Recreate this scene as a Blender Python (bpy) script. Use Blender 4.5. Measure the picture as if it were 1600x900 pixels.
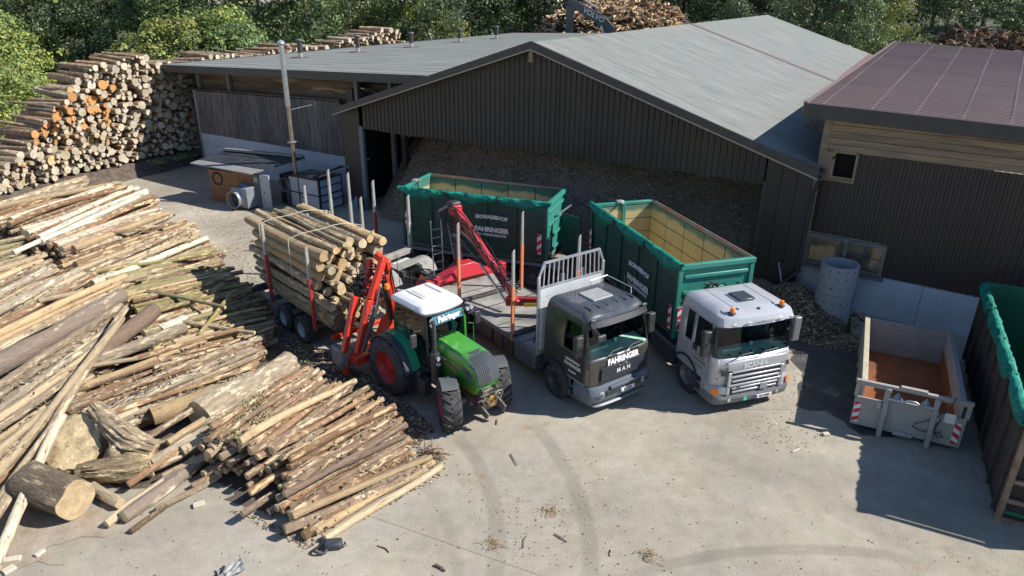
import bpy, bmesh, math, random
from mathutils import Vector, Matrix, noise
from math import sin, cos, pi, radians, sqrt, atan2
SC = bpy.context.scene
for o in list(bpy.data.objects): bpy.data.objects.remove(o)
COL = SC.collection
random.seed(7)

# ---------------------------------------------------------------- camera
H, F, PITCH, ROLL = 10.7, 1100.0, radians(23.2), radians(0.6)
_fw = Vector((0, cos(PITCH), -sin(PITCH))); _rt = Vector((1, 0, 0)); _up = _rt.cross(_fw)
_R = cos(ROLL)*_rt + sin(ROLL)*_up; _U = -sin(ROLL)*_rt + cos(ROLL)*_up
cam = bpy.data.objects.new('camera', bpy.data.cameras.new('camera')); COL.objects.link(cam)
cam.data.sensor_width = 36; cam.data.lens = F/1600*36; cam.data.clip_end = 1000; cam.data.clip_start = .3
M3 = Matrix((_R, _U, -_fw)).transposed()
cam.matrix_world = Matrix.Translation((0, 0, H)) @ M3.to_4x4()
SC.camera = cam
def P(x, y, z=0.0):
    """point of the yard at height z, surveyed from the 1600x900 photograph"""
    d = _fw + _R*((x-800)/F) - _U*((y-450)/F)
    t = (z-H)/d.z
    return Vector((d.x*t, d.y*t, z))
def PX(v):
    v = Vector(v) - Vector((0, 0, H)); z = v.dot(_fw)
    return 800+F*v.dot(_R)/z, 450-F*v.dot(_U)/z

# ---------------------------------------------------------------- light
SUNDIR = Vector((cos(radians(4)), -sin(radians(4)), 0)).normalized(); EL = radians(42)
W = bpy.data.worlds.new('World'); SC.world = W; W.use_nodes = True
nt = W.node_tree; bg = nt.nodes['Background']; bg.inputs['Strength'].default_value = .085
sky = nt.nodes.new('ShaderNodeTexSky'); sky.sky_type = 'NISHITA'; sky.sun_disc = False
sky.sun_elevation = EL; sky.sun_rotation = atan2(SUNDIR.x, SUNDIR.y); sky.altitude = 800; sky.dust_density = .25; sky.ozone_density = 3.5; sky.air_density = 1.1
nt.links.new(sky.outputs[0], bg.inputs[0])
sl = bpy.data.lights.new('sun', 'SUN'); sl.energy = 4.4; sl.angle = radians(.53); sl.color = (1, .955, .88)
so = bpy.data.objects.new('sun', sl); COL.objects.link(so)
sd = Vector((SUNDIR.x*cos(EL), SUNDIR.y*cos(EL), sin(EL)))
so.rotation_euler = sd.to_track_quat('Z', 'Y').to_euler(); so.location = (30, -10, 40)
SC.view_settings.view_transform = 'Standard'; SC.view_settings.look = 'None'
SC.view_settings.exposure = .72; SC.view_settings.gamma = 1
SC.render.engine = 'CYCLES'
SC.cycles.max_bounces = 6; SC.cycles.diffuse_bounces = 3; SC.cycles.transparent_max_bounces = 12

# ---------------------------------------------------------------- materials
MATS = {}
def mk(name, col, rough=.6, metal=0., col2=None, scale=3., thr=None, bump=0., bscale=20., stretch=None, rnd=0., coat=0., spec=None, col3=None, scale3=1., amt3=.5, detail=6, island=False, hue=0., spots=None):
    """procedural surface: col/col2 mixed by noise, optional second stain col3, value change per object, bump"""
    if name in MATS: return MATS[name]
    m = bpy.data.materials.new(name); MATS[name] = m; m.use_nodes = True
    n = m.node_tree.nodes; L = m.node_tree.links; b = n['Principled BSDF']
    b.inputs['Roughness'].default_value = rough; b.inputs['Metallic'].default_value = metal
    if coat: b.inputs['Coat Weight'].default_value = coat; b.inputs['Coat Roughness'].default_value = .08
    if spec is not None: b.inputs['Specular IOR Level'].default_value = spec
    tc = n.new('ShaderNodeTexCoord'); vec = tc.outputs['Object']
    if stretch:
        mp = n.new('ShaderNodeMapping'); mp.inputs['Scale'].default_value = stretch; L.new(vec, mp.inputs[0]); vec = mp.outputs[0]
    def nz(sc, det=detail, ro=.6):
        t = n.new('ShaderNodeTexNoise'); t.inputs['Scale'].default_value = sc; t.inputs['Detail'].default_value = det
        t.inputs['Roughness'].default_value = ro; L.new(vec, t.inputs['Vector']); return t.outputs['Fac']
    def ramp(f, a, c):
        r = n.new('ShaderNodeMapRange'); r.inputs[1].default_value = a; r.inputs[2].default_value = c; L.new(f, r.inputs[0]); return r.outputs[0]
    def mix(fac, a, c):
        x = n.new('ShaderNodeMix'); x.data_type = 'RGBA'
        if isinstance(fac, float): x.inputs[0].default_value = fac
        else: L.new(fac, x.inputs[0])
        for s, v in ((6, a), (7, c)):
            if isinstance(v, tuple): x.inputs[s].default_value = (*v, 1)
            else: L.new(v, x.inputs[s])
        return x.outputs[2]
    out = tuple(col)
    if col2 is not None:
        a, c = thr or (.35, .65)
        out = mix(ramp(nz(scale), a, c), out, tuple(col2))
    if col3 is not None:
        out = mix(ramp(nz(scale3, 8, .7), amt3, amt3+.08), out, tuple(col3))
    if spots:
        vo = n.new('ShaderNodeTexVoronoi'); vo.inputs['Scale'].default_value = spots[1]; L.new(vec, vo.inputs['Vector'])
        out = mix(ramp(vo.outputs['Distance'], spots[2]*1.2, spots[2]*.75), out, tuple(spots[0]))
    if rnd or hue:
        if island:
            g = n.new('ShaderNodeNewGeometry'); rr = g.outputs['Random Per Island']
        else:
            g = n.new('ShaderNodeObjectInfo'); rr = g.outputs['Random']
        hv = n.new('ShaderNodeHueSaturation')
        L.new(ramp(rr, 0, 1), hv.inputs['Value'])
        mr = hv.inputs['Value'].links[0].from_node; mr.inputs[3].default_value = 1-rnd; mr.inputs[4].default_value = 1+rnd
        if hue:
            mu = n.new('ShaderNodeMath'); mu.operation = 'MULTIPLY'; mu.inputs[1].default_value = 7.31; L.new(rr, mu.inputs[0])
            fr = n.new('ShaderNodeMath'); fr.operation = 'FRACT'; L.new(mu.outputs[0], fr.inputs[0])
            q = n.new('ShaderNodeMapRange'); q.inputs[3].default_value = .5-hue; q.inputs[4].default_value = .5+hue*.6
            L.new(fr.outputs[0], q.inputs[0]); L.new(q.outputs[0], hv.inputs['Hue'])
            q2 = n.new('ShaderNodeMapRange'); q2.inputs[3].default_value = 1.1; q2.inputs[4].default_value = .78
            L.new(fr.outputs[0], q2.inputs[0]); L.new(q2.outputs[0], hv.inputs['Saturation'])
        if isinstance(out, tuple): hv.inputs['Color'].default_value = (*out, 1)
        else: L.new(out, hv.inputs['Color'])
        out = hv.outputs[0]
    if isinstance(out, tuple): b.inputs['Base Color'].default_value = (*out, 1)
    else: L.new(out, b.inputs['Base Color'])
    if bump:
        bp = n.new('ShaderNodeBump'); bp.inputs['Strength'].default_value = min(1, bump); bp.inputs['Distance'].default_value = .02*max(1, bump)
        L.new(nz(bscale, 5, .65), bp.inputs['Height']); L.new(bp.outputs[0], b.inputs['Normal'])
    return m
def glass(name, tint, alpha=.55, rough=.03):
    if name in MATS: return MATS[name]
    m = bpy.data.materials.new(name); MATS[name] = m; m.use_nodes = True
    n = m.node_tree.nodes; L = m.node_tree.links; n.remove(n['Principled BSDF'])
    tr = n.new('ShaderNodeBsdfTransparent'); tr.inputs[0].default_value = (*tint, 1)
    gl = n.new('ShaderNodeBsdfGlossy'); gl.inputs['Roughness'].default_value = rough
    fr = n.new('ShaderNodeFresnel'); fr.inputs[0].default_value = 1.5
    mx = n.new('ShaderNodeMixShader'); L.new(fr.outputs[0], mx.inputs[0]); L.new(tr.outputs[0], mx.inputs[1]); L.new(gl.outputs[0], mx.inputs[2])
    L.new(mx.outputs[0], n['Material Output'].inputs[0]); return m

# ---------------------------------------------------------------- mesh helpers
class B:
    def __init__(s): s.v = []; s.f = []; s.m = []
    def add(s, vs, fs, mi=0, T=None):
        k = len(s.v)
        s.v += [tuple(T @ Vector(v)) if T else tuple(v) for v in vs]
        s.f += [tuple(i+k for i in f) for f in fs]; s.m += [mi]*len(fs); return s
    def box(s, x0, x1, y0, y1, z0, z1, mi=0, T=None):
        vs = [(x0,y0,z0),(x1,y0,z0),(x1,y1,z0),(x0,y1,z0),(x0,y0,z1),(x1,y0,z1),(x1,y1,z1),(x0,y1,z1)]
        return s.add(vs, [(0,3,2,1),(4,5,6,7),(0,1,5,4),(1,2,6,5),(2,3,7,6),(3,0,4,7)], mi, T)
    def bar(s, p, q, w, h, mi=0, up=(0,0,1), w2=None, h2=None):
        p = Vector(p); q = Vector(q); d = (q-p).normalized(); u = Vector(up)
        sx = d.cross(u)
        if sx.length < 1e-4: sx = d.cross(Vector((1,0,0)))
        sx.normalize(); uu = sx.cross(d)
        w2 = w if w2 is None else w2; h2 = h if h2 is None else h2
        vs = [o + sx*a*ww/2 + uu*c*hh/2 for o, ww, hh in ((p,w,h),(q,w2,h2)) for a, c in ((-1,-1),(1,-1),(1,1),(-1,1))]
        return s.add(vs, [(0,1,2,3),(7,6,5,4),(0,4,5,1),(1,5,6,2),(2,6,7,3),(3,7,4,0)], mi)
    def tube(s, pts, r, n=8, mi=0, caps=True, mcap=None, rs=None):
        pts = [Vector(p) for p in pts]; k = len(s.v); prev = None; N = len(pts)
        for i, p in enumerate(pts):
            d = (pts[min(i+1, N-1)]-pts[max(i-1, 0)]).normalized()
            a = prev if prev is not None else (Vector((0,0,1)) if abs(d.z) < .9 else Vector((1,0,0)))
            sx = (a - d*a.dot(d)).normalized(); prev = sx; sy = d.cross(sx)
            rr = rs[i] if rs else r
            for j in range(n):
                t = 2*pi*j/n; s.v.append(tuple(p + sx*cos(t)*rr + sy*sin(t)*rr))
        for i in range(N-1):
            for j in range(n):
                a = k+i*n+j; b2 = k+i*n+(j+1) % n; s.f.append((a, b2, b2+n, a+n)); s.m.append(mi)
        if caps:
            mc = mi if mcap is None else mcap
            s.f.append(tuple(k+j for j in reversed(range(n)))); s.m.append(mc)
            s.f.append(tuple(k+(N-1)*n+j for j in range(n))); s.m.append(mc)
        return s
    def prism(s, poly, y0, y1, mi=0, axis='y', T=None):
        """polygon in the plane across the axis, extruded from y0 to y1"""
        n = len(poly)
        def w(a, b, t): return {'y': (a, t, b), 'x': (t, a, b), 'z': (a, b, t)}[axis]
        vs = [w(a, b, y0) for a, b in poly] + [w(a, b, y1) for a, b in poly]
        fs = [tuple(range(n)), tuple(reversed(range(n, 2*n)))] + [(i, i+n, (i+1) % n+n, (i+1) % n) for i in range(n)]
        return s.add(vs, fs, mi, T)
    def lathe(s, prof, c, axis='y', n=24, mi=0, mis=None):
        """prof: (radius, offset along axis)"""
        k = len(s.v); c = Vector(c)
        for r, t in prof:
            for j in range(n):
                a = 2*pi*j/n
                v = {'y': (r*cos(a), t, r*sin(a)), 'z': (r*cos(a), r*sin(a), t), 'x': (t, r*cos(a), r*sin(a))}[axis]
                s.v.append(tuple(c+Vector(v)))
        for i in range(len(prof)-1):
            for j in range(n):
                a = k+i*n+j; b2 = k+i*n+(j+1) % n; s.f.append((a, b2, b2+n, a+n)); s.m.append(mis[i] if mis else mi)
        return s
    def build(s, name, mats, parent=None, smooth=False, bevel=0., loc=None, rotz=None, normals=True):
        me = bpy.data.meshes.new(name); me.from_pydata(s.v, [], s.f)
        if not isinstance(mats, (list, tuple)): mats = [mats]
        for m in mats: me.materials.append(m)
        me.polygons.foreach_set('material_index', s.m)
        if normals:
            bm = bmesh.new(); bm.from_mesh(me); bmesh.ops.recalc_face_normals(bm, faces=bm.faces); bm.to_mesh(me); bm.free()
        if smooth:
            me.polygons.foreach_set('use_smooth', [True]*len(me.polygons))
            try: me.set_sharp_from_angle(angle=radians(38 if smooth is True else smooth))
            except Exception: pass
        o = bpy.data.objects.new(name, me); COL.objects.link(o)
        if parent: o.parent = parent
        if loc is not None: o.location = loc
        if rotz is not None: o.rotation_euler = (0, 0, rotz)
        if bevel:
            md = o.modifiers.new('bevel', 'BEVEL'); md.width = bevel; md.segments = 2; md.limit_method = 'ANGLE'; md.angle_limit = radians(40)
            md.harden_normals = False
            me.polygons.foreach_set('use_smooth', [True]*len(me.polygons))
            try: me.set_sharp_from_angle(angle=radians(60))
            except Exception: pass
        return o
def tag(o, label=None, cat=None, group=None, kind=None):
    if label: o['label'] = label
    if cat: o['category'] = cat
    if group: o['group'] = group
    if kind: o['kind'] = kind
    return o
def thing(name, label, cat, loc=(0,0,0), rotz=0, group=None):
    o = bpy.data.objects.new(name, None); COL.objects.link(o); o.location = loc; o.rotation_euler = (0, 0, rotz)
    o.empty_display_size = .3
    return tag(o, label, cat, group)
def text(parent, s, size, origin, right, up, mat, name='lettering', bold=0., thick=.004, arc=0., sx=1., align='CENTER'):
    """flat printed letters as thin mesh: origin = centre of baseline"""
    cu = bpy.data.curves.new(name, 'FONT'); cu.body = s; cu.size = size; cu.align_x = align; cu.extrude = thick/2; cu.offset = bold
    cu.resolution_u = 3
    t = bpy.data.objects.new('tmp', cu); COL.objects.link(t)
    me = bpy.data.meshes.new_from_object(t.evaluated_get(bpy.context.evaluated_depsgraph_get())); bpy.data.objects.remove(t)
    r = Vector(right).normalized(); u = Vector(up).normalized(); n = r.cross(u); o0 = Vector(origin)
    for v in me.vertices:
        x, y, z = v.co; x *= sx; y -= arc*x*x
        v.co = o0 + r*x + u*y + n*(z+thick/2)
    me.materials.clear(); me.materials.append(mat)
    o = bpy.data.objects.new(name, me); COL.objects.link(o); o.parent = parent; return o
def stripes(parent, org, right, up, w, h, n, depth=.012, name='warning_board', slant=.5):
    """red and white striped warning board, stripes as flat print on a thin plate"""
    r = Vector(right).normalized(); u = Vector(up).normalized(); nn = r.cross(u); o0 = Vector(org); b = B()
    def q(x, y, z): return o0+r*x+u*y+nn*z
    vs = [q(0,0,0), q(w,0,0), q(w,h,0), q(0,h,0), q(0,0,depth), q(w,0,depth), q(w,h,depth), q(0,h,depth)]
    b.add(vs, [(0,3,2,1),(4,5,6,7),(0,1,5,4),(1,2,6,5),(2,3,7,6),(3,0,4,7)], 0)
    sh = h/n
    for i in range(-2, n+2, 2):
        y0 = i*sh
        poly = [(0, y0), (w, y0+w*slant*1.4), (w, y0+w*slant*1.4+sh), (0, y0+sh)]
        pts = []
        for x, y in poly: pts.append((x, min(max(y, 0), h)))
        if abs(pts[0][1]-pts[3][1]) < 1e-5 and abs(pts[1][1]-pts[2][1]) < 1e-5: continue
        b.add([q(x, y, depth+.003) for x, y in pts], [(0,1,2,3)], 1)
    return b.build(name, [mk('white reflective', (.75,.75,.75), .4), mk('red reflective', (.6,.03,.05), .4)], parent, normals=False)
# ---------------------------------------------------------------- palette
g_metal = mk('galvanised steel', (.42,.43,.45), .4, .6, (.55,.56,.58), 6, bump=.15)
alu = mk('aluminium', (.62,.63,.65), .35, .7, (.5,.5,.52), 8)
blackpl = mk('black plastic', (.025,.026,.028), .5, 0, (.045,.045,.048), 5)
rubber = mk('tyre rubber', (.028,.028,.03), .85, 0, (.085,.08,.075), 4, thr=(.4,.75), bump=.3)
darksteel = mk('dark chassis steel', (.035,.037,.042), .55, .1, (.08,.078,.075), 3)
white_p = mk('white paint', (.78,.78,.78), .35, 0, (.68,.68,.66), 3)
lettergrey = mk('pale lettering', (.72,.73,.73), .5)
orange_l = mk('amber lamp lens', (.9,.22,.02), .2)
red_p = mk('crane red paint', (.5,.02,.035), .38, 0, (.42,.03,.04), 5, col3=(.2,.05,.04), scale3=4, amt3=.66, coat=.2)
redor_p = mk('crane orange red paint', (.64,.042,.02), .38, 0, (.5,.04,.02), 5, col3=(.25,.1,.06), scale3=4, amt3=.66, coat=.2)
green_shade = mk('shaded green container paint', (.008,.05,.038), .5, 0, (.012,.07,.052), 2, col3=(.045,.06,.045), scale3=1.6, amt3=.58)  # container green with the shade of the long sides put into it, plus dirt
green_sun = mk('sunlit green container paint', (.025,.19,.15), .5, 0, (.04,.24,.19), 2, col3=(.28,.13,.07), scale3=3.2, amt3=.64)  # same green brightened as if sunlit, for the end walls; rust flecks on top
tarp_m = mk('green netting', (.0,.26,.18), .6, 0, (.0,.14,.1), 3.5, bump=1.6, bscale=11)
dirtyw = mk('weathered grey paint', (.34,.34,.34), .55, 0, (.25,.25,.25), 2.5, col3=(.2,.14,.1), scale3=4, amt3=.66)
rust = mk('rusty brown steel', (.035,.027,.024), .8, 0, (.065,.05,.042), 2, col3=(.16,.08,.05), scale3=5, amt3=.6, bump=.5)
hose_m = mk('black hose', (.02,.02,.022), .45)
chrome = mk('bright cylinder rod', (.6,.6,.62), .15, 1.)
concrete = mk('pale concrete', (.52,.55,.6), .85, 0, (.42,.46,.52), 1.6, bump=.2, bscale=30, col3=(.34,.35,.36), scale3=2.5, amt3=.62)
fac_m = mk('dark brown sheet', (.026,.021,.0195), .5, 0, (.036,.029,.026), .7, rnd=.1)
fac2_m = mk('brown sheet cladding', (.045,.031,.026), .5, 0, (.034,.026,.024), .5, rnd=.08)
trim_m = mk('dark trim', (.035,.033,.034), .5, 0, (.05,.047,.045), 2)
board_m = mk('weathered boards', (.19,.165,.155), .8, 0, (.085,.072,.07), 3, stretch=(3,3,.35), bump=.4, bscale=8, rnd=.25)
timber_m = mk('raw timber boards', (.33,.24,.15), .8, 0, (.2,.15,.11), 2.5, stretch=(.35,3,3), bump=.3, bscale=10, rnd=.2)
roofgrey = mk('grey roofing felt', (.225,.233,.215), .85, 0, (.13,.138,.13), 1.7, thr=(.3,.75), stretch=(.16,1.5,1), bump=.5, bscale=9, col3=(.085,.09,.088), scale3=4.2, amt3=.6, rnd=.05, spots=((.1,.105,.1), 2.2, .1))
roofbrown = mk('brown metal roof', (.15,.1,.092), .55, 0, (.185,.13,.12), .25, rnd=.07)
def ringed(m, freq=75., amt=.3):
    n = m.node_tree.nodes; L = m.node_tree.links; b = n['Principled BSDF']; src = b.inputs['Base Color'].links[0].from_socket
    tc = n.new('ShaderNodeTexCoord'); mp = n.new('ShaderNodeMapping'); mp.inputs['Scale'].default_value = (0,1,1); L.new(tc.outputs['Object'], mp.inputs[0])
    nz = n.new('ShaderNodeTexNoise'); nz.inputs['Scale'].default_value = 9; L.new(tc.outputs['Object'], nz.inputs['Vector'])
    ln = n.new('ShaderNodeVectorMath'); ln.operation = 'LENGTH'; L.new(mp.outputs[0], ln.inputs[0])
    ad = n.new('ShaderNodeMath'); ad.operation = 'MULTIPLY_ADD'; ad.inputs[1].default_value = .05; L.new(nz.outputs['Fac'], ad.inputs[0]); L.new(ln.outputs['Value'], ad.inputs[2])
    mu = n.new('ShaderNodeMath'); mu.operation = 'MULTIPLY'; mu.inputs[1].default_value = freq; L.new(ad.outputs[0], mu.inputs[0])
    sn = n.new('ShaderNodeMath'); sn.operation = 'SINE'; L.new(mu.outputs[0], sn.inputs[0])
    mr = n.new('ShaderNodeMapRange'); mr.inputs[1].default_value = -1; mr.inputs[2].default_value = 1; mr.inputs[3].default_value = 1-amt; mr.inputs[4].default_value = 1.05; L.new(sn.outputs[0], mr.inputs[0])
    sc = n.new('ShaderNodeVectorMath'); sc.operation = 'SCALE'; L.new(src, sc.inputs[0]); L.new(mr.outputs[0], sc.inputs['Scale']); L.new(sc.outputs[0], b.inputs['Base Color']); return m
woodpale = ringed(mk('fresh cut wood', (.66,.5,.27), .8, 0, (.46,.32,.17), 5, rnd=.25, hue=.012, bump=.3, bscale=30), 130., .25)
woodgrey = mk('weathered cut wood', (.56,.48,.35), .85, 0, (.36,.3,.21), 5, rnd=.25, island=True, hue=.012, bump=.3)
woodorange = mk('orange alder cut wood', (.6,.27,.08), .85, 0, (.42,.22,.1), 5, rnd=.2, island=True)
def bark(name, a, b, peel, amt, isl=False, rnd=.26, sp=None, s3=4.6):
    return mk(name, a, .9, 0, b, 8., thr=(.3,.7), bump=2.2, bscale=20, col3=peel, scale3=s3, amt3=amt, rnd=rnd, hue=.007, island=isl, stretch=None if isl else (.42,1.7,1.7), spots=(sp or tuple(c*.35 for c in a), 9., .1))
BARK = {
 'brown': bark('red brown bark', (.32,.192,.105), (.16,.1,.056), (.66,.5,.29), .52),
 'dark': bark('dark grey bark', (.24,.175,.11), (.12,.09,.058), (.5,.385,.23), .55),
 'pale': bark('peeled pale log', (.54,.41,.23), (.37,.265,.15), (.22,.145,.085), .59, sp=(.25,.16,.09)),
 'olive': bark('olive alder bark', (.31,.26,.11), (.19,.16,.07), (.52,.43,.22), .54),
 'grey': bark('grey bark', (.39,.305,.2), (.19,.145,.098), (.64,.52,.33), .52),
 'birch': bark('white birch bark', (.74,.67,.52), (.48,.37,.23), (.1,.075,.055), .57, sp=(.09,.065,.05)),
 'spruce': bark('smooth spruce bark', (.25,.178,.125), (.17,.118,.085), (.62,.5,.31), .6, s3=1.5),
 'moss': bark('mossy log bark', (.31,.23,.12), (.15,.115,.065), (.52,.4,.22), .53),
}
ISL = {'brown': bark('red brown bark pile', (.36,.22,.12), (.19,.12,.068), (.58,.44,.26), .54, True),
 'grey': bark('grey bark pile', (.42,.33,.21), (.23,.175,.115), (.56,.45,.29), .53, True)}
leafA = mk('leaves mid green', (.24,.34,.12), .4, 0, (.07,.12,.04), .5, thr=(.38,.62), rnd=.5, island=True, hue=.03)
leafB = mk('leaves dark green', (.16,.23,.1), .4, 0, (.04,.075,.03), .5, thr=(.38,.62), rnd=.5, island=True, hue=.025)
leafC = mk('leaves light green', (.4,.47,.12), .6, 0, (.17,.25,.06), .7, thr=(.38,.62), rnd=.4, island=True, hue=.03)
leafY = mk('leaves yellowing', (.3,.31,.07), .6, 0, (.15,.2,.05), .8, rnd=.4, island=True, hue=.03)
leafGold = mk('leaves golden', (.8,.6,.04), .6, 0, (.5,.42,.05), .8, rnd=.3, island=True)
trunk_m = mk('tree bark', (.07,.055,.045), .9, 0, (.12,.1,.08), 5, bump=.6)
for mm in (leafA, leafB, leafC, leafY, leafGold):
    n = mm.node_tree.nodes; L = mm.node_tree.links; pb = n['Principled BSDF']
    tl = n.new('ShaderNodeBsdfTranslucent'); ms = n.new('ShaderNodeMixShader'); ms.inputs[0].default_value = .3
    L.new(pb.inputs['Base Color'].links[0].from_socket, tl.inputs[0])
    L.new(pb.outputs[0], ms.inputs[1]); L.new(tl.outputs[0], ms.inputs[2]); L.new(ms.outputs[0], n['Material Output'].inputs[0])
# ---------------------------------------------------------------- ground
def circle3(a, b, c):
    ax, ay, bx, by, cx, cy = a.x, a.y, b.x, b.y, c.x, c.y
    d = 2*(ax*(by-cy)+bx*(cy-ay)+cx*(ay-by))
    ux = ((ax*ax+ay*ay)*(by-cy)+(bx*bx+by*by)*(cy-ay)+(cx*cx+cy*cy)*(ay-by))/d
    uy = ((ax*ax+ay*ay)*(cx-bx)+(bx*bx+by*by)*(ax-cx)+(cx*cx+cy*cy)*(bx-ax))/d
    return ux, uy, sqrt((ax-ux)**2+(ay-uy)**2)
def ground_material():
    m = mk('worn concrete yard', (.415,.365,.288), .9, 0, (.32,.284,.226), .45, thr=(.3,.7), bump=.5, bscale=26, col3=(.31,.245,.165), scale3=.5, amt3=.6)
    n = m.node_tree.nodes; L = m.node_tree.links; b = n['Principled BSDF']
    base = b.inputs['Base Color'].links[0].from_socket
    tc = n.new('ShaderNodeTexCoord'); sep = n.new('ShaderNodeSeparateXYZ'); L.new(tc.outputs['Object'], sep.inputs[0])
    def math_(op, a, c=None):
        q = n.new('ShaderNodeMath'); q.operation = op
        for i, v in enumerate((a, c)):
            if v is None: continue
            if isinstance(v, (int, float)): q.inputs[i].default_value = v
            else: L.new(v, q.inputs[i])
        return q.outputs[0]
    tracks = [(P(722,690), P(772,790), P(772,898), .2, .24), (P(838,668), P(905,780), P(924,898), .2, .26),
              (P(1010,893), P(1180,861), P(1420,872), .16, .26), (P(600,700), P(690,800), P(716,898), .14, .12), (P(1100,700), P(1250,760), P(1420,850), .5, .14)]
    tot = None
    nz = n.new('ShaderNodeTexNoise'); nz.inputs['Scale'].default_value = 1.3; nz.inputs['Detail'].default_value = 5; L.new(tc.outputs['Object'], nz.inputs['Vector'])
    for a, c, d, w, s in tracks:
        cx, cy, r = circle3(a, c, d)
        dx = math_('SUBTRACT', sep.outputs[0], cx); dy = math_('SUBTRACT', sep.outputs[1], cy)
        dd = math_('ABSOLUTE', math_('SUBTRACT', math_('SQRT', math_('ADD', math_('MULTIPLY', dx, dx), math_('MULTIPLY', dy, dy))), r))
        mr = n.new('ShaderNodeMapRange'); mr.interpolation_type = 'SMOOTHSTEP'; mr.inputs[1].default_value = w*1.25; mr.inputs[2].default_value = w*.5
        mr.inputs[3].default_value = 0; mr.inputs[4].default_value = s*1.5; L.new(dd, mr.inputs[0])
        mx_, my_ = c.x, c.y; ex = math_('SUBTRACT', sep.outputs[0], mx_); ey = math_('SUBTRACT', sep.outputs[1], my_)
        rad = n.new('ShaderNodeMapRange'); rad.interpolation_type = 'SMOOTHSTEP'; span = max((a-c).length, (d-c).length)
        rad.inputs[1].default_value = span*1.35; rad.inputs[2].default_value = span*.75; L.new(math_('SQRT', math_('ADD', math_('MULTIPLY', ex, ex), math_('MULTIPLY', ey, ey))), rad.inputs[0])
        q = math_('MULTIPLY', math_('MULTIPLY', mr.outputs[0], nz.outputs['Fac']), rad.outputs[0])
        tot = q if tot is None else math_('MAXIMUM', tot, q)
    fine = n.new('ShaderNodeTexNoise'); fine.inputs['Scale'].default_value = 38; fine.inputs['Detail'].default_value = 8; fine.inputs['Roughness'].default_value = .8
    L.new(tc.outputs['Object'], fine.inputs['Vector'])
    fr = n.new('ShaderNodeMapRange'); fr.inputs[1].default_value = .3; fr.inputs[2].default_value = .7; fr.inputs[3].default_value = .62; fr.inputs[4].default_value = 1.34; L.new(fine.outputs['Fac'], fr.inputs[0])
    spk = n.new('ShaderNodeTexVoronoi'); spk.inputs['Scale'].default_value = 9.; L.new(tc.outputs['Object'], spk.inputs['Vector'])
    sp = n.new('ShaderNodeMapRange'); sp.inputs[1].default_value = .05; sp.inputs[2].default_value = .1; sp.inputs[3].default_value = .8; sp.inputs[4].default_value = 1.; L.new(spk.outputs['Distance'], sp.inputs[0])
    big = n.new('ShaderNodeTexNoise'); big.inputs['Scale'].default_value = .12; big.inputs['Detail'].default_value = 4; big.inputs['Distortion'].default_value = 1.5; L.new(tc.outputs['Object'], big.inputs['Vector'])
    bb = n.new('ShaderNodeMapRange'); bb.inputs[1].default_value = .3; bb.inputs[2].default_value = .7; bb.inputs[3].default_value = .74; bb.inputs[4].default_value = 1.18; L.new(big.outputs['Fac'], bb.inputs[0])
    f = math_('MULTIPLY', math_('MULTIPLY', fr.outputs[0], math_('MULTIPLY', bb.outputs[0], sp.outputs[0])), math_('SUBTRACT', 1., tot))
    st = n.new('ShaderNodeTexNoise'); st.inputs['Scale'].default_value = 2.6; st.inputs['Detail'].default_value = 9; st.inputs['Roughness'].default_value = .72; L.new(tc.outputs['Object'], st.inputs['Vector'])
    sr = n.new('ShaderNodeMapRange'); sr.inputs[1].default_value = .36; sr.inputs[2].default_value = .66; sr.inputs[3].default_value = .86; sr.inputs[4].default_value = 1.1; L.new(st.outputs['Fac'], sr.inputs[0])
    f = math_('MULTIPLY', f, sr.outputs[0])
    # two hairline joints between concrete bays
    for (p0, p1) in ((P(640,828), P(860,905)), (P(1180,640), P(1335,640))):
        d = (p1-p0); ln = d.length; nx, ny = -d.y/ln, d.x/ln; c0 = nx*p0.x+ny*p0.y
        dist = math_('ABSOLUTE', math_('SUBTRACT', math_('ADD', math_('MULTIPLY', sep.outputs[0], nx), math_('MULTIPLY', sep.outputs[1], ny)), c0))
        j = n.new('ShaderNodeMapRange'); j.inputs[1].default_value = .006; j.inputs[2].default_value = .02; j.inputs[3].default_value = .6; j.inputs[4].default_value = 1; L.new(dist, j.inputs[0])
        f = math_('MULTIPLY', f, j.outputs[0])
    cp = n.new('ShaderNodeTexNoise'); cp.inputs['Scale'].default_value = .33; cp.inputs['Detail'].default_value = 7; cp.inputs['Roughness'].default_value = .65; cp.inputs['Distortion'].default_value = .8; L.new(tc.outputs['Object'], cp.inputs['Vector'])
    cr = n.new('ShaderNodeMapRange'); cr.inputs[1].default_value = .47; cr.inputs[2].default_value = .62; cr.inputs[4].default_value = .5; L.new(cp.outputs['Fac'], cr.inputs[0])
    cm = n.new('ShaderNodeMix'); cm.data_type = 'RGBA'; L.new(cr.outputs[0], cm.inputs[0]); L.new(base, cm.inputs[6]); cm.inputs[7].default_value = (.375,.35,.3,1); base = cm.outputs[2]
    mu = n.new('ShaderNodeVectorMath'); mu.operation = 'SCALE'; L.new(base, mu.inputs[0]); L.new(f, mu.inputs['Scale'])
    L.new(mu.outputs[0], b.inputs['Base Color'])
    return m
gm = ground_material()
b = B(); S = 400
b.add([(-S,-60,0),(S,-60,0),(S,S*1.5,0),(-S,S*1.5,0)], [(0,1,2,3)])
tag(b.build('ground', gm), kind='structure')

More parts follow.
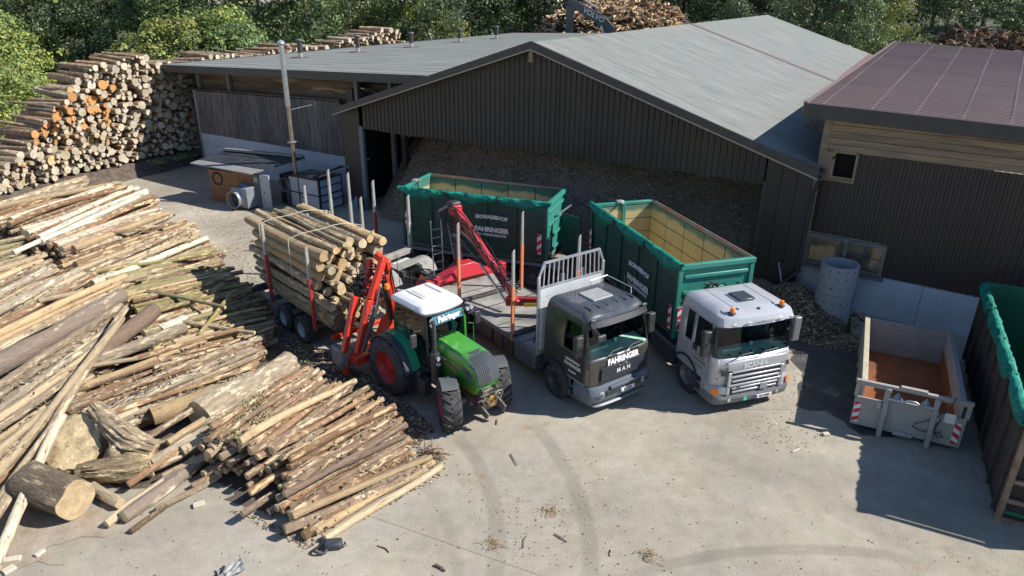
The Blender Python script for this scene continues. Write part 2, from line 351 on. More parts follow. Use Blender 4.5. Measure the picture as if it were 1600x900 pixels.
# planted slope and meadow behind the yard
soil = mk('undergrowth soil', (.07,.09,.03), .95, 0, (.05,.055,.03), .4, bump=1, bscale=3)
b = B(); NX, NY = 60, 24
def terr(x, y):
    edge = 52 - .35*(x+20) if x < -20 else (max(52, 66+.12*(x+20)))
    if x > 10: edge = 74
    e = y-edge
    return (-.3 if e < 0 else min(6., e*.12) + .5*noise.noise(Vector((x*.08, y*.08, 0)))) - .05
for j in range(NY+1):
    for i in range(NX+1):
        x = -130+i*(280/NX); y = 45+j*(150/NY)
        b.v.append((x, y, terr(x, y)))
for j in range(NY):
    for i in range(NX):
        a = j*(NX+1)+i; b.f.append((a, a+1, a+NX+2, a+NX+1)); b.m.append(0)
tag(b.build('hillside', soil, smooth=True), kind='structure')

# wet patch and bark dirt, thin sheets on the concrete
def sheet(name, outline, z, mat, rag=.12, sub=5):
    pts = [P(x, y) for x, y in outline]; out = []; s = 0
    for i, p in enumerate(pts):
        q = pts[(i+1) % len(pts)]; n = max(3, int((q-p).length/.22))
        for k in range(n):
            o = p.lerp(q, k/n); w = Vector((o.x*1.3, o.y*1.3, z*900)); out.append((o.x+1.6*rag*noise.noise(w)+.5*rag*noise.noise(w*3.1), o.y+1.6*rag*noise.noise(w+Vector((7,3,0)))+.5*rag*noise.noise(w*3.1+Vector((5,0,0))), z))
    bm = bmesh.new(); f = bm.faces.new([bm.verts.new(v) for v in out]); bmesh.ops.triangulate(bm, faces=[f], ngon_method='EAR_CLIP')
    me = bpy.data.meshes.new(name); bmesh.ops.recalc_face_normals(bm, faces=bm.faces)
    if sum(f.normal.z for f in bm.faces) < 0: bmesh.ops.reverse_faces(bm, faces=bm.faces)
    bm.to_mesh(me); bm.free(); me.materials.append(mat); o = bpy.data.objects.new(name, me); COL.objects.link(o); return tag(o, kind='structure')
wetm = mk('wet concrete', (.07,.07,.072), .35, 0, (.12,.11,.095), 1.6, thr=(.4,.62), col3=(.24,.22,.185), scale3=1.1, amt3=.57)
sheet('wet_ground', [(1226,528),(1290,520),(1352,535),(1352,600),(1350,650),(1395,673),(1352,676),(1318,660),(1292,646),(1262,644),(1240,628),(1246,585),(1232,560)], .004, wetm, .3)
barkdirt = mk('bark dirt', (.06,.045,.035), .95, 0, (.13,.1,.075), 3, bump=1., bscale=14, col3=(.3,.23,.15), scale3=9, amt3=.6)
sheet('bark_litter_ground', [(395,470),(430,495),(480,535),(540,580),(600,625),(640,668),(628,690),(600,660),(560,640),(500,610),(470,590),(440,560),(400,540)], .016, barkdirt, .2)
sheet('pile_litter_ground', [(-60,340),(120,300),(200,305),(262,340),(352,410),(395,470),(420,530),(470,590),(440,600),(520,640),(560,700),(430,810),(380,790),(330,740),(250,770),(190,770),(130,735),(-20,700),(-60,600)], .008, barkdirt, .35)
sheet('dirt_ground', [(-20,830),(60,790),(90,810),(150,800),(165,830),(120,845),(80,860),(90,880),(40,890),(-20,900)], .012, mk('brown dirt', (.26,.2,.14), .95, 0, (.36,.31,.245), 2, bump=1, bscale=12), .3)

# ---------------------------------------------------------------- hall (open chip store)
AH = radians(-30.87); eH = Vector((cos(AH), sin(AH), 0)); nH = Vector((-sin(AH), cos(AH), 0))
OH = Vector((-7.597, 35.003, 0))
hall = thing('storage_hall', 'big dark brown gabled hall with open front full of wood chips and grey felt roof', 'building', OH, AH)
UA, ZA, SL = 9.9, 8.66, .322      # apex, slope
def zr(u): return ZA - SL*abs(u-UA)
UL, UR = -1.2, 21.25
D = 40.0
ZLN = 4.2
# gable sheets: trapezoidal sheets about a metre wide, each one a part
def rib_sheet(u0, u1, zb, zt, name, mat, parent, v=0., pitch=.24, dep=.045, flip=1):
    """zb, zt: functions of u"""
    b = B(); u = u0; row = []
    while u < u1-1e-6:
        for a, off in ((0, 0), (.5, 0), (.62, dep), (.88, dep)):
            x = u+a*pitch
            if x < u1-1e-6: row.append((x, v-off*flip))
        u += pitch
    row.append((u1, v))
    vs = []
    for x, y in row: vs += [(x, y, zb(x)), (x, y, zt(x))]
    fs = [(2*i, 2*i+2, 2*i+3, 2*i+1) for i in range(len(row)-1)]
    b.add(vs, fs); return b.build(name, mat, parent, normals=False)
rg = random.Random(3)
u = 0.24; k = 0
while u < 19.4:
    u1 = min(u+1.2, 19.45)
    drop = rg.choice([0, 0, .04, .1, -.06])
    ph = rg.random()*6
    if u1 <= 9.9 or u >= 9.9:
        rib_sheet(u, u1, lambda x: ZLN + drop*.5 - .12*max(0, math.sin(x*2.1+ph))*(1 if rg.random() < .8 else 0), lambda x: zr(x)-.12, 'wall_sheet', fac_m, hall)
    else:
        rib_sheet(u, 9.9, lambda x: ZLN, lambda x: zr(x)-.12, 'wall_sheet', fac_m, hall)
        rib_sheet(9.9, u1, lambda x: ZLN, lambda x: zr(x)-.12, 'wall_sheet', fac_m, hall)
    u = u1; k += 1
b = B()   # flat cladding at both corners
for u0, u1 in ((-1.15, .0), (19.5, 20.02), (20.04, 20.56), (20.58, 21.1)):
    b = B(); b.add([(u0,-.02,0),(u1,-.02,0),(u1,-.02,zr(u1)-.1),(u0,-.02,zr(u0)-.1),(u0,.05,0),(u1,.05,0),(u1,.05,zr(u1)-.1),(u0,.05,zr(u0)-.1)], [(0,1,2,3),(7,6,5,4),(0,3,7,4),(1,5,6,2),(3,2,6,7),(0,4,5,1)])
    b.build('corner_panel', fac_m, hall)
B().box(-.04, .2, -.06, .12, 0, ZLN+.1).build('door_post', mk('grey blue post', (.13,.15,.17), .5), hall, bevel=.01)
B().box(19.44, 19.56, -.04, .3, 0, ZLN+.1).build('door_post', trim_m, hall)
b = B(); b.box(.2, 19.45, .06, .3, ZLN+.02, ZLN+.3); b.build('lintel_beam', trim_m, hall)
# inside: posts, back and side walls, all dark
for uu, vv in ((2.4, 3.0), (3.8, 6.0), (.9, 2.0), (-.6, 9)):
    B().box(uu, uu+.28, vv, vv+.28, 0, 6.0).build('inner_post', trim_m, hall)
b = B(); b.box(-1.15, -1.05, .06, D, 0, zr(-1.1)-.15); b.build('side_wall', fac_m, hall)
b = B(); b.box(21.0, 21.1, .06, D, 0, zr(21.1)-.15); b.build('side_wall', fac_m, hall)
b = B(); b.add([(-1.1,D,0),(21.1,D,0),(21.1,D,zr(21.1)-.2),(UA,D,ZA-.2),(-1.1,D,zr(-1.1)-.2)], [(0,1,2,3,4)]); b.build('back_wall', fac_m, hall)
# roof slopes with felt lanes running down the slope
def roof_slope(ua, ub, name):
    b = B(); v0 = -.42; v1 = D+.3; th = .1
    NV = 44
    for j in range(NV):          # lanes: each lane laps over the next by a few mm
        a = v0+(v1-v0)*j/NV; c = v0+(v1-v0)*(j+1)/NV; lift = .012*(j % 2)
        b.add([(ua,a,zr(ua)+lift),(ub,a,zr(ub)+lift),(ub,c,zr(ub)+.012),(ua,c,zr(ua)+.012)], [(0,1,2,3)])
        if j % 2: b.add([(ua,a,zr(ua)+.0),(ub,a,zr(ub)+.0),(ub,a,zr(ub)+lift),(ua,a,zr(ua)+lift)], [(0,1,2,3)])
    b.add([(ua,v0,zr(ua)-th),(ub,v0,zr(ub)-th),(ub,v1,zr(ub)-th),(ua,v1,zr(ua)-th)], [(0,1,2,3)])
    return b.build(name, roofgrey, hall, normals=False)
roof_slope(UA, UR, 'roof_slope'); roof_slope(UL, UA, 'roof_slope')
b = B()
for ua, ub in ((UL-.05, UA), (UA, UR+.05)):
    b.add([(ua,-.52,zr(ua)-.26),(ub,-.52,zr(ub)-.26),(ub,-.52,zr(ub)+.05),(ua,-.52,zr(ua)+.05),(ua,-.42,zr(ua)-.26),(ub,-.42,zr(ub)-.26),(ub,-.42,zr(ub)+.05),(ua,-.42,zr(ua)+.05)], [(0,1,2,3),(7,6,5,4),(3,2,6,7),(0,4,5,1),(0,3,7,4),(1,5,6,2)])
b.build('verge_board', trim_m, hall)
b = B()
for ua, ub in ((UL-.05, UA), (UA, UR+.05)):
    b.bar((ua,-.53,zr(ua)-.27), (ub,-.53,zr(ub)-.27), .03, .05)
b.build('verge_edge', mk('pale edge strip', (.3,.27,.24), .5, .3), hall)
B().bar((UA,-.45,ZA-.75),(UA,-.45,ZA-.22),.16,.12,up=(0,1,0)).build('apex_post', timber_m, hall)
# soffit
for ua, ub in ((UL, UA), (UA, UR)):
    B().add([(ua,-.42,zr(ua)-.12),(ub,-.42,zr(ub)-.12),(ub,.05,zr(ub)-.12),(ua,.05,zr(ua)-.12)], [(0,1,2,3)]).build('soffit', trim_m, hall, normals=False)
b = B(); b.box(UR-.02, UR+.14, -.4, D, zr(UR)-.22, zr(UR)-.06); b.build('gutter', trim_m, hall)
def flat_strip(pts, name, mat, parent, up=.03, th=.04):
    b = B(); n = len(pts); b.add([(x,y,z+up) for x,y,z in pts]+[(x,y,z+up-th) for x,y,z in pts], [tuple(range(n)), tuple(reversed(range(n,2*n)))]+[(i,(i+1)%n,(i+1)%n+n,i+n) for i in range(n)])
    return b.build(name, mat, parent)
redflash = mk('red brown flashing', (.17,.095,.085), .6, 0, (.12,.08,.07), 2)
flat_strip([(UA,19.3,zr(UA)),(UR,19.3,zr(UR)),(UR,19.75,zr(UR)),(UA,19.75,zr(UA))], 'roof_joint', redflash, hall)
flat_strip([(UR-2.6,22,zr(UR-2.6)),(UR,14,zr(UR)),(UR,D,zr(UR)),(UR-2.9,D,zr(UR-2.9))], 'valley_flashing', redflash, hall, .02)
# down pipe by the right corner, with its bend
B().tube([(21.3,-.48,zr(UR)-.2),(21.28,-.35,4.5),(21.2,-.2,4.2),(21.15,-.2,1.2),(20.6,-.5,.6),(20.4,-.7,.1)], .07, 8).build('drain_pipe', trim_m, hall, smooth=True)
B().box(21.12, 21.24, -.06, .06, 0, zr(21.1)-.15).build('corner_trim', mk('grey corner trim', (.2,.19,.185), .5), hall)

# chips piled inside the hall
chips = mk('dark wood chips', (.17,.122,.082), .95, 0, (.27,.2,.145), 14, thr=(.42,.6), bump=1.5, bscale=26, col3=(.32,.26,.2), scale3=30, amt3=.64, detail=4)
b = B(); NU, NV = 110, 60
def chipz(u, v):
    front = -1.6 + 1.0*math.sin(u*.35+1) + (1.6*(1.8-u)/1.8 if u < 1.8 else 0)
    h = (v-front)*.95
    h = min(h, 5.8 + .6*noise.noise(Vector((u*.2, v*.2, 3))))
    h += .25*noise.noise(Vector((u*.45, v*.45, 0))) + .16*noise.noise(Vector((u*1.5, v*1.5, 5))) - .25*abs(noise.noise(Vector((u*.7+9, v*.25, 2)))) + .03*noise.noise(Vector((u*6, v*6, 5)))
    return max(-.02, h)
for j in range(NV+1):
    for i in range(NU+1):
        uu = .35+i*(20.5/NU); vv = -3.4+j*(16/NV)
        if vv > -.1: uu = min(uu, 20.9)
        b.v.append((uu, vv, chipz(uu, vv)))
for j in range(NV):
    for i in range(NU):
        a = j*(NU+1)+i; b.f.append((a, a+1, a+NU+2, a+NU+1)); b.m.append(0)
cp = b.build('chip_heap', chips, smooth=90, loc=OH, rotz=AH); tag(cp, kind='stuff'); cp['label'] = 'dark heap of wood chips filling the open hall behind the green containers'; cp['category'] = 'wood chips'
def chips_scatter(name, mats, fn, n, size, label, cat, seed=1):
    """loose chips: fn(rng) gives a point on the surface"""
    r = random.Random(seed); b = B()
    for i in range(n):
        p = fn(r); 
        if p is None: continue
        a = r.uniform(0, 2*pi); L = size*r.uniform(.5, 1.5); w = L*r.uniform(.25, .6); t = r.uniform(-.5, .5)
        d = Vector((cos(a), sin(a), t)).normalized(); s = Vector((-sin(a), cos(a), r.uniform(-.4, .4))).normalized(); up = d.cross(s)*size*.12
        c = Vector(p)+Vector((0, 0, size*.25))
        vs = [c-d*L/2-s*w/2, c+d*L/2-s*w/2, c+d*L/2*r.uniform(.7,1)+s*w/2, c-d*L/2+s*w/2]
        b.add([v+up for v in vs]+[v-up for v in vs], [(0,1,2,3),(7,6,5,4),(0,4,5,1),(1,5,6,2),(2,6,7,3),(3,7,4,0)], r.randrange(len(mats)))
    o = b.build(name, mats, normals=False); tag(o, label, cat, kind='stuff'); return o
chipA = mk('pale chip', (.42,.33,.21), .9, rnd=.35, island=True); chipB = mk('brown chip', (.2,.14,.09), .9, rnd=.4, island=True); chipD = mk('dark chip', (.1,.075,.055), .9, rnd=.5, island=True)
TH = Matrix.Translation(OH) @ Matrix.Rotation(AH, 4, 'Z')
def f(r):
    u = r.uniform(.4, 20.3); v = r.uniform(-3.2, 3.5)
    z = chipz(u, v)
    if z <= 0 or z > 4.2: return None
    return TH @ Vector((u, v, z))
chips_scatter('loose_chips', [chipD, chipB, chipB, chipA], f, 14000, .085, 'loose dark chips lying over the heap inside the hall', 'wood chips', 2)

# ---------------------------------------------------------------- low wing on the left
OLW = Vector((-19.55, 44.15, 0)); ALW = radians(-31.03)
low = thing('low_workshop', 'long low workshop with flat grey roof and weathered board wall left of the hall', 'building', OLW, ALW)
def zl(u): return 6.1+.035*(u+1.82)
u = 0.; r0 = random.Random(5)
bw = .135
proto = None
while u < 12.0:       # boards joined eight by eight into panels, each board with its own edge
    b = B()
    for i in range(6):
        x = u+i*bw*1.0; w = bw-.012
        if x > 12.05: break
        top = 4.68+.028*x - r0.uniform(0, .03); bot = 2.16 - r0.uniform(0, .05); o = r0.uniform(0, .018)
        b.box(x, x+w, -.03-o, .02, bot, top)
    b.build('board_panel', board_m, low); u += bw*6
b = B(); b.box(-.02, 12.1, .02, .1, 2.1, 4.7); b.build('wall_backing', trim_m, low)
b = B(); b.add([(-.1,-.09,4.72),(12.15,-.09,5.06),(12.15,.12,5.06),(-.1,.12,4.72),(-.1,-.09,4.8),(12.15,-.09,5.14),(12.15,.12,5.14),(-.1,.12,4.8)], [(0,1,2,3),(7,6,5,4),(0,4,5,1),(1,5,6,2),(2,6,7,3),(3,7,4,0)]); b.build('ledge_rail', trim_m, low)
x = 0.; 
while x < 12.1:
    x1 = min(x+1.95, 12.15)
    B().box(x+.008, x1-.008, -.02, .2, 0, 1.45).build('concrete_panel', concrete, low)
    B().box(x+.008, x1-.008, -.024, .2, 1.465, 2.12).build('concrete_panel', concrete, low); x = x1
upm = mk('dark stained timber', (.08,.055,.038), .8, 0, (.17,.115,.075), 1.2, stretch=(.3,3,3), col3=(.34,.24,.14), scale3=.8, amt3=.58)
for i in range(6):
    z0 = 4.7+.33*i
    b = B(); b.add([(-.2,.55,z0),(13.1,.55,z0+.3),(13.1,.55,z0+.62),(-.2,.55,z0+.32),(-.2,.6,z0),(13.1,.6,z0+.3),(13.1,.6,z0+.62),(-.2,.6,z0+.32)], [(0,1,2,3),(7,6,5,4),(0,4,5,1),(1,5,6,2),(2,6,7,3),(3,7,4,0)])
    if z0+.3 < 6.2: b.build('upper_board', upm, low)
for uu in (0., 2.8, 12.9, 15.2):
    B().box(uu, uu+.2, .3, .5, 0, zl(uu)-.1).build('post', mk('grey post', (.2,.19,.18), .7), low)
b = B(); b.box(-.04, .14, -.05, .16, 0, 4.75); b.build('corner_post', mk('pale grey post', (.3,.28,.27), .6), low)
# roof
b = B(); NVL = 60; v0, v1 = -.87, 41.
for j in range(NVL):
    a = v0+(v1-v0)*j/NVL; c = v0+(v1-v0)*(j+1)/NVL; lf = .02*(j % 2)
    b.add([(-1.82,a,zl(-1.82)+lf),(19.3,a,zl(19.3)+lf),(19.3,c,zl(19.3)+.01),(-1.82,c,zl(-1.82)+.01)], [(0,1,2,3)])
    if j % 2: b.add([(-1.82,a,zl(-1.82)),(19.3,a,zl(19.3)),(19.3,a,zl(19.3)+lf),(-1.82,a,zl(-1.82)+lf)], [(0,1,2,3)])
b.add([(-1.82,v0,zl(-1.82)-.15),(19.3,v0,zl(19.3)-.15),(19.3,v1,zl(19.3)-.15),(-1.82,v1,zl(-1.82)-.15)], [(0,3,2,1)])
b.build('roof', roofgrey, low, normals=False)
b = B(); b.add([(-1.86,-.95,zl(-1.8)-.36),(18.6,-.95,zl(18.6)-.36),(18.6,-.95,zl(18.6)+.05),(-1.86,-.95,zl(-1.8)+.05),(-1.86,-.87,zl(-1.8)-.36),(18.6,-.87,zl(18.6)-.36),(18.6,-.87,zl(18.6)+.05),(-1.86,-.87,zl(-1.8)+.05)], [(0,1,2,3),(7,6,5,4),(0,4,5,1),(1,5,6,2),(2,6,7,3),(3,7,4,0)]); b.build('fascia_board', trim_m, low)
b = B(); b.box(-1.9, -1.8, -.9, 41, zl(-1.8)-.3, zl(-1.8)+.05); b.build('fascia_board', trim_m, low)
B().tube([(-1.2,-.9,5.75),(-1.1,-.6,5.3),(-.9,-.4,4.9),(-.25,-.15,4.2),(-.1,-.12,3.6),(-.08,-.12,.1)], .06, 8).build('drain_pipe', trim_m, low, smooth=True)
b = B()
for i in range(8): b.box(-1.6+.3*i*0, 18, 1.5+4.5*i, 1.7+4.5*i, 5.6, 5.85)
b.build('roof_beam', upm, low)
B().box(12.3, 12.75, .3, .42, 4.9, 5.7).build('vent_grille', trim_m, low)
for i, (vu, vv) in enumerate(((2.75,6.3),(2.85,11.6),(3.1,17.3),(2.75,24.3),(3.1,29.6))):
    h = 1.05 if i < 2 else 1.0
    t = thing('roof_vent', ['roof vent pipe nearest the steel chimney, on the low roof','second roof vent pipe from the left on the low roof','middle one of the five vent pipes on the low roof','fourth roof vent pipe from the left on the low roof','rightmost vent pipe on the low roof, near the hall gable'][i], 'vent pipe', (OLW+Matrix.Rotation(ALW,3,'Z') @ Vector((vu,vv,0))) + Vector((0,0,zl(vu)+.02)), ALW, 'vent pipes along the low roof')
    B().tube([(0,0,0),(0,0,.32)], .15, 14).build('base_collar', alu, t, smooth=True)
    B().tube([(0,0,.32),(0,0,h)], .17, 14).build('pipe', mk('brown plastic pipe', (.05,.045,.048), .5), t, smooth=True)
    B().lathe([(.19,h-.03),(.24,h+.02),(.22,h+.08),(.0,h+.12)], (0,0,0), 'z', 14).build('cap', mk('vent cap', (.12,.11,.11), .5), t, smooth=True)
    B().lathe([(.17,.0),(.62,.0),(.62,.02),(.17,.03)], (0,0,0), 'z', 16).build('flashing', redflash, t)

# ---------------------------------------------------------------- right building
OR = Vector((12.963, 22.958, 0)); AR = radians(-34.99)
rb = thing('brown_shed', 'brown clad shed with wide brown metal roof and raw timber band at the right edge', 'building', OR, AR)
u = -2.6
while u < 7.5:
    u1 = u+1.1; zb0 = 1.45; z0f = (lambda x: 1.43); 
    parts_ = [(z0f, lambda x: 5.58)]
    if u < -1.5: parts_ = [(lambda x: 2.62, lambda x: 4.62)]
    elif u < 0.: parts_ = [(lambda x: 2.62 if x < 0 else 1.43, lambda x: 5.58)]
    for zb_, zt_ in parts_: rib_sheet(u, u1, zb_, zt_, 'wall_sheet', fac2_m, rb, pitch=.22, dep=.04)
    u = u1
for i in range(5):
    z0 = 5.6+.22*i
    B().add([(-2.75,-.05-.012*(i%2),z0),(8,-.05-.012*(i%2),z0-.0),(8,-.05-.012*(i%2),z0+.205),(-2.75,-.05-.012*(i%2),z0+.205),(-2.75,.05,z0),(8,.05,z0),(8,.05,z0+.205),(-2.75,.05,z0+.205)], [(0,1,2,3),(7,6,5,4),(0,4,5,1),(1,5,6,2),(2,6,7,3),(3,7,4,0)]).build('timber_board', timber_m, rb)
b = B(); b.box(-2.75, -2.5, -.08, .1, 4.5, 6.95); b.build('corner_board', timber_m, rb)
b = B(); b.box(-1.55, -1.47, -.09, .02, 4.55, 5.62); b.box(-2.5, -1.55, -.09, .02, 4.55, 4.64); b.box(-2.5, -2.3, -.09, .02, 4.64, 5.62); b.box(-2.5,-1.47,-.09,.02,5.54,5.62); b.build('opening_frame', timber_m, rb)
B().box(-2.3, -1.55, .5, .55, 4.6, 5.6).build('dark_opening', mk('dark inside', (.01,.01,.01), .9), rb)
u = -2.75
while u < 7.5:
    B().box(u+.01, u+2.04, -.12, .15, 0, 1.42).build('concrete_panel', concrete, rb); u += 2.05
# two light window
wx0, wx1, wz0, wz1 = -2.58, .0, 1.47, 2.58
w = B(); fr = .1
w.box(wx0, wx1, -.13, -.03, wz0, wz0+fr); w.box(wx0, wx1, -.13, -.03, wz1-fr, wz1); w.box(wx0, wx0+fr, -.13, -.03, wz0+fr, wz1-fr); w.box(wx1-fr, wx1, -.13, -.03, wz0+fr, wz1-fr)
w.box(-1.36, -1.22, -.13, -.03, wz0+fr, wz1-fr)
win = w.build('window', mk('old window frame', (.22,.2,.185), .7, 0, (.13,.12,.11), 4), rb)
B().box(-.68, -.64, -.09, -.05, wz0+fr, wz1-fr).box(-1.22, -.1, -.09, -.05, 2.02, 2.06).build('glazing_bar', mk('dark bar', (.1,.1,.1), .6), win)
B().box(wx0-.08, wx1+.1, -.24, -.12, wz0-.14, wz0-.02).build('window_sill', mk('blue grey sill', (.12,.13,.16), .6), win)
for a, c in ((wx0+fr, -1.36), (-1.22, wx1-fr)): B().box(a, c, -.075, -.07, wz0+fr, wz1-fr).build('pane', glass('dusty pane', (.88,.85,.8)), win)
B().add([(-2.5,.1,1.45),(-.1,.1,1.45),(-.1,.1,2.6),(-2.5,.1,2.6)], [(0,1,2,3)]).build('pale_inside_wall', mk('pale inside wall', (.72,.68,.58), .8, 0, (.3,.27,.22), 2.2), win)
B().box(-2.75, -2.65, .1, 30, 0, 6.9).build('side_wall', fac2_m, rb)
# roof: fine ribs parallel to the front
FL, FR_, BL, BR = Vector((-3.34,-.42,7.1)), Vector((8.5,-.42,6.9)), Vector((-6.9,42,6.8)), Vector((8.5,36,6.6))
b = B(); NR = 112
def rp(s, t): return FL.lerp(FR_, s).lerp(BL.lerp(BR, s), t)
for j in range(NR):
    t0 = j/NR; t1 = (j+.45)/NR; t2 = (j+.6)/NR; t3 = (j+.85)/NR; t4 = (j+1)/NR
    q = [(t0,0),(t1,0),(t2,.055),(t3,.055),(t4,0)]
    for (a, za), (c, zc) in zip(q, q[1:]):
        A0, A1, B0, B1 = rp(0,a), rp(1,a), rp(0,c), rp(1,c)
        b.add([A0+Vector((0,0,za)), A1+Vector((0,0,za)), B1+Vector((0,0,zc)), B0+Vector((0,0,zc))], [(0,1,2,3)])
for s0, s1 in ((0, 1),): b.add([rp(0,0)-Vector((0,0,.1)), rp(1,0)-Vector((0,0,.1)), rp(1,1)-Vector((0,0,.1)), rp(0,1)-Vector((0,0,.1))], [(0,3,2,1)])
b.build('roof', roofbrown, rb, normals=False)
scr = mk('pale screw row', (.3,.25,.25), .5)
for (p0, p1) in (((-2.85,-.4),(-6.6,42)), ((-1.35,-.4),(-4.0,41)), ((-.05,-.4),(-2.05,40.5)), ((1.25,-.4),(.0,40)), ((2.5,-.4),(2.0,39.5)), ((3.7,-.4),(4.,39)), ((5.,-.4),(6.,38.5))):
    b = B(); A0 = Vector((*p0, 0)); B0 = Vector((*p1, 0)); n_ = 112
    for i in range(n_):
        c = A0.lerp(B0, (i+.35)/n_); c.z = 7.1-.3*(c.y+.42)/42.4-.0169*(c.x+3.3)+.058
        b.box(c.x-.03, c.x+.03, c.y-.05, c.y+.05, c.z, c.z+.014)
    sp_ = b.build('screw_row', scr, rb); sp_['kind'] = 'stuff'
b = B(); b.add([FL+Vector((-.06,-.08,-.42)), FR_+Vector((0,-.08,-.42)), FR_+Vector((0,-.08,.05)), FL+Vector((-.06,-.08,.05)), FL+Vector((-.06,0,-.42)), FR_+Vector((0,0,-.42)), FR_+Vector((0,0,.05)), FL+Vector((-.06,0,.05))], [(0,1,2,3),(7,6,5,4),(0,4,5,1),(1,5,6,2),(2,6,7,3),(3,7,4,0)]); b.build('fascia_board', trim_m, rb)
b = B(); b.bar(FL+Vector((-.06,0,-.12)), BL+Vector((-.06,0,-.12)), .12, .42); b.build('verge_board', mk('rose brown verge', (.2,.14,.13), .5), rb)
B().add([(-3.3,-.42,6.7),(8.5,-.42,6.5),(8.5,.05,6.75),(-3.3,.05,6.75)], [(0,1,2,3)]).build('soffit', trim_m, rb, normals=False)
# ---------------------------------------------------------------- vehicle helpers
def frame(name, label, cat, o, f, group=None, z=0.):
    t = thing(name, label, cat, (o[0], o[1], z), atan2(f[1], f[0]), group); return t
_wc = {}
def wheel(parent, x, y, r, w, rimmat, kind='truck', steer=0., side=1):
    """axis along local y; side=+1: outer face towards +y"""
    key = (r, w, rimmat.name, kind, side)
    if key not in _wc:
        b = B(); h = w/2
        b.lathe([(r*.56,-h*.9),(r*.6,-h),(r*.9,-h),(r*.975,-h*.86),(r,-h*.7),(r,h*.7),(r*.975,h*.86),(r*.9,h),(r*.6,h),(r*.56,h*.9)], (0,0,0), 'y', 40)
        if kind == 'truck':
            for yy in (-h*.45, 0, h*.45): b.lathe([(r+.001,yy-.01),(r+.008,yy-.035),(r+.008,yy+.035),(r+.001,yy+.01)], (0,0,0), 'y', 40)
        else:
            n = 18
            for i in range(n):
                for sgn in (-1, 1):
                    a0 = 2*pi*(i+(0 if sgn > 0 else .5))/n
                    pts = []
                    for k_, (yy, da) in enumerate(((.03, 0), (.5, .10), (1., .24))):
                        a = a0+da*1.15; rr = r*(1.0 if k_ < 2 else .965)
                        pts.append((a, sgn*yy*h, rr))
                    lug = .045*r/.6; wd = .075
                    for (a1, y1, r1), (a2, y2, r2) in zip(pts, pts[1:]):
                        vs = []
                        for (a, yy, rr) in ((a1,y1,r1),(a2,y2,r2)):
                            for da, dr in ((-wd/2,-.01),(wd/2,-.01),(wd*.36,lug),(-wd*.36,lug)):
                                q = a+da/ (r/.6)*.9; vs.append(((rr+dr)*cos(q), yy, (rr+dr)*sin(q)))
                        b.add(vs, [(0,1,2,3),(7,6,5,4),(0,4,5,1),(1,5,6,2),(2,6,7,3),(3,7,4,0)])
        tyre = b
        rb_ = B(); s = side
        rb_.lathe([(r*.57,-h*.8*s),(r*.5,-h*.6*s),(r*.5,h*.2*s),(r*.56,h*.75*s),(r*.6,h*.86*s),(r*.57,h*.93*s),(r*.5,h*.6*s),(r*.42,h*.25*s),(r*.3,h*.22*s),(r*.24,h*.5*s),(r*.12,h*.55*s),(0.001,h*.55*s)], (0,0,0), 'y', 32)
        for i in range(10):
            a = 2*pi*i/10; rb_.lathe([(.016,0),(.016,.03*s),(.001,.03*s)], (r*.2*cos(a)*1.0, h*.5*s, r*.2*sin(a)), 'y', 6)
        _wc[key] = (tyre, rb_)
        o = tyre.build('wheel', rubber, None, smooth=35); q = rb_.build('rim', rimmat, o, smooth=35)
        _wc[key] = (o.data, q.data); first = (o, q)
    else:
        o = bpy.data.objects.new('wheel', _wc[key][0]); q = bpy.data.objects.new('rim', _wc[key][1]); COL.objects.link(o); COL.objects.link(q); q.parent = o
    o.parent = parent; o.location = (x, y, r-.01); o.rotation_euler = (0, random.uniform(0, 6), steer); o.rotation_mode = 'XYZ'
    return o
def loft_cab(parent, levels, sides, classify, mats, name='cab_body', fr=(.55,)):
    """levels: (z, xf, xr, w, rc, bow). classify(i, j)-> material index of the body, or a pane name"""
    half = []
    for (z, xf, xr, w, rc, bow, *sx) in levels:
        ss = sx[0] if sx else sides
        row = [(xf, 0), (xf-bow*.25, (w-rc)*.5), (xf-bow, w-rc), (xf-bow-rc*.3, w-rc*.3), (xf-bow-rc, w)] + [(x, w) for x in ss] + [(xr, w), (xr, 0)]
        half.append([(x, y, z) for x, y in row])
    nj = len(half[0]); body = B(); panes = {}
    for sgn in (1, -1):
        for i in range(len(half)-1):
            for j in range(nj-1):
                c = classify(i, j, sgn)
                q = [half[i][j], half[i][j+1], half[i+1][j+1], half[i+1][j]]
                q = [(x, y*sgn, z) for x, y, z in q]
                if sgn < 0: q.reverse()
                if isinstance(c, int): body.add(q, [(0,1,2,3)], c)
                elif c: panes.setdefault((c, 0 if c.startswith('windscreen') or c.startswith('rear_glass') else sgn), []).append(q)
    top = half[-1]
    body.add([(x, y, z) for x, y, z in top]+[(x, -y, z) for x, y, z in reversed(top[1:-1])], [tuple(range(2*nj-2))], classify('top', 0, 1))
    bot = half[0]
    body.add([(x, y, z) for x, y, z in bot]+[(x, -y, z) for x, y, z in reversed(bot[1:-1])], [tuple(reversed(range(2*nj-2)))], 0)
    # weld
    me_v = {}; nv = []; nf = []
    for f in body.f:
        g_ = []
        for i in f:
            k = tuple(round(c, 4) for c in body.v[i])
            if k not in me_v: me_v[k] = len(nv); nv.append(body.v[i])
            g_.append(me_v[k])
        seen = []; [seen.append(i) for i in g_ if i not in seen]
        nf.append(tuple(seen))
    keep = [i for i, f in enumerate(nf) if len(f) > 2]
    body.v = nv; body.m = [body.m[i] for i in keep]; body.f = [nf[i] for i in keep]
    o = body.build(name, mats, parent, smooth=32)
    md = o.modifiers.new('skin', 'SOLIDIFY'); md.thickness = .03; md.offset = -1
    for (pn, _s), qs in panes.items():
        b = B()
        for q in qs: b.add(q, [(0,1,2,3)])
        p = b.build(pn.split(':')[0], mats[int(pn.split(':')[1])], parent, smooth=60, normals=False)
    return o
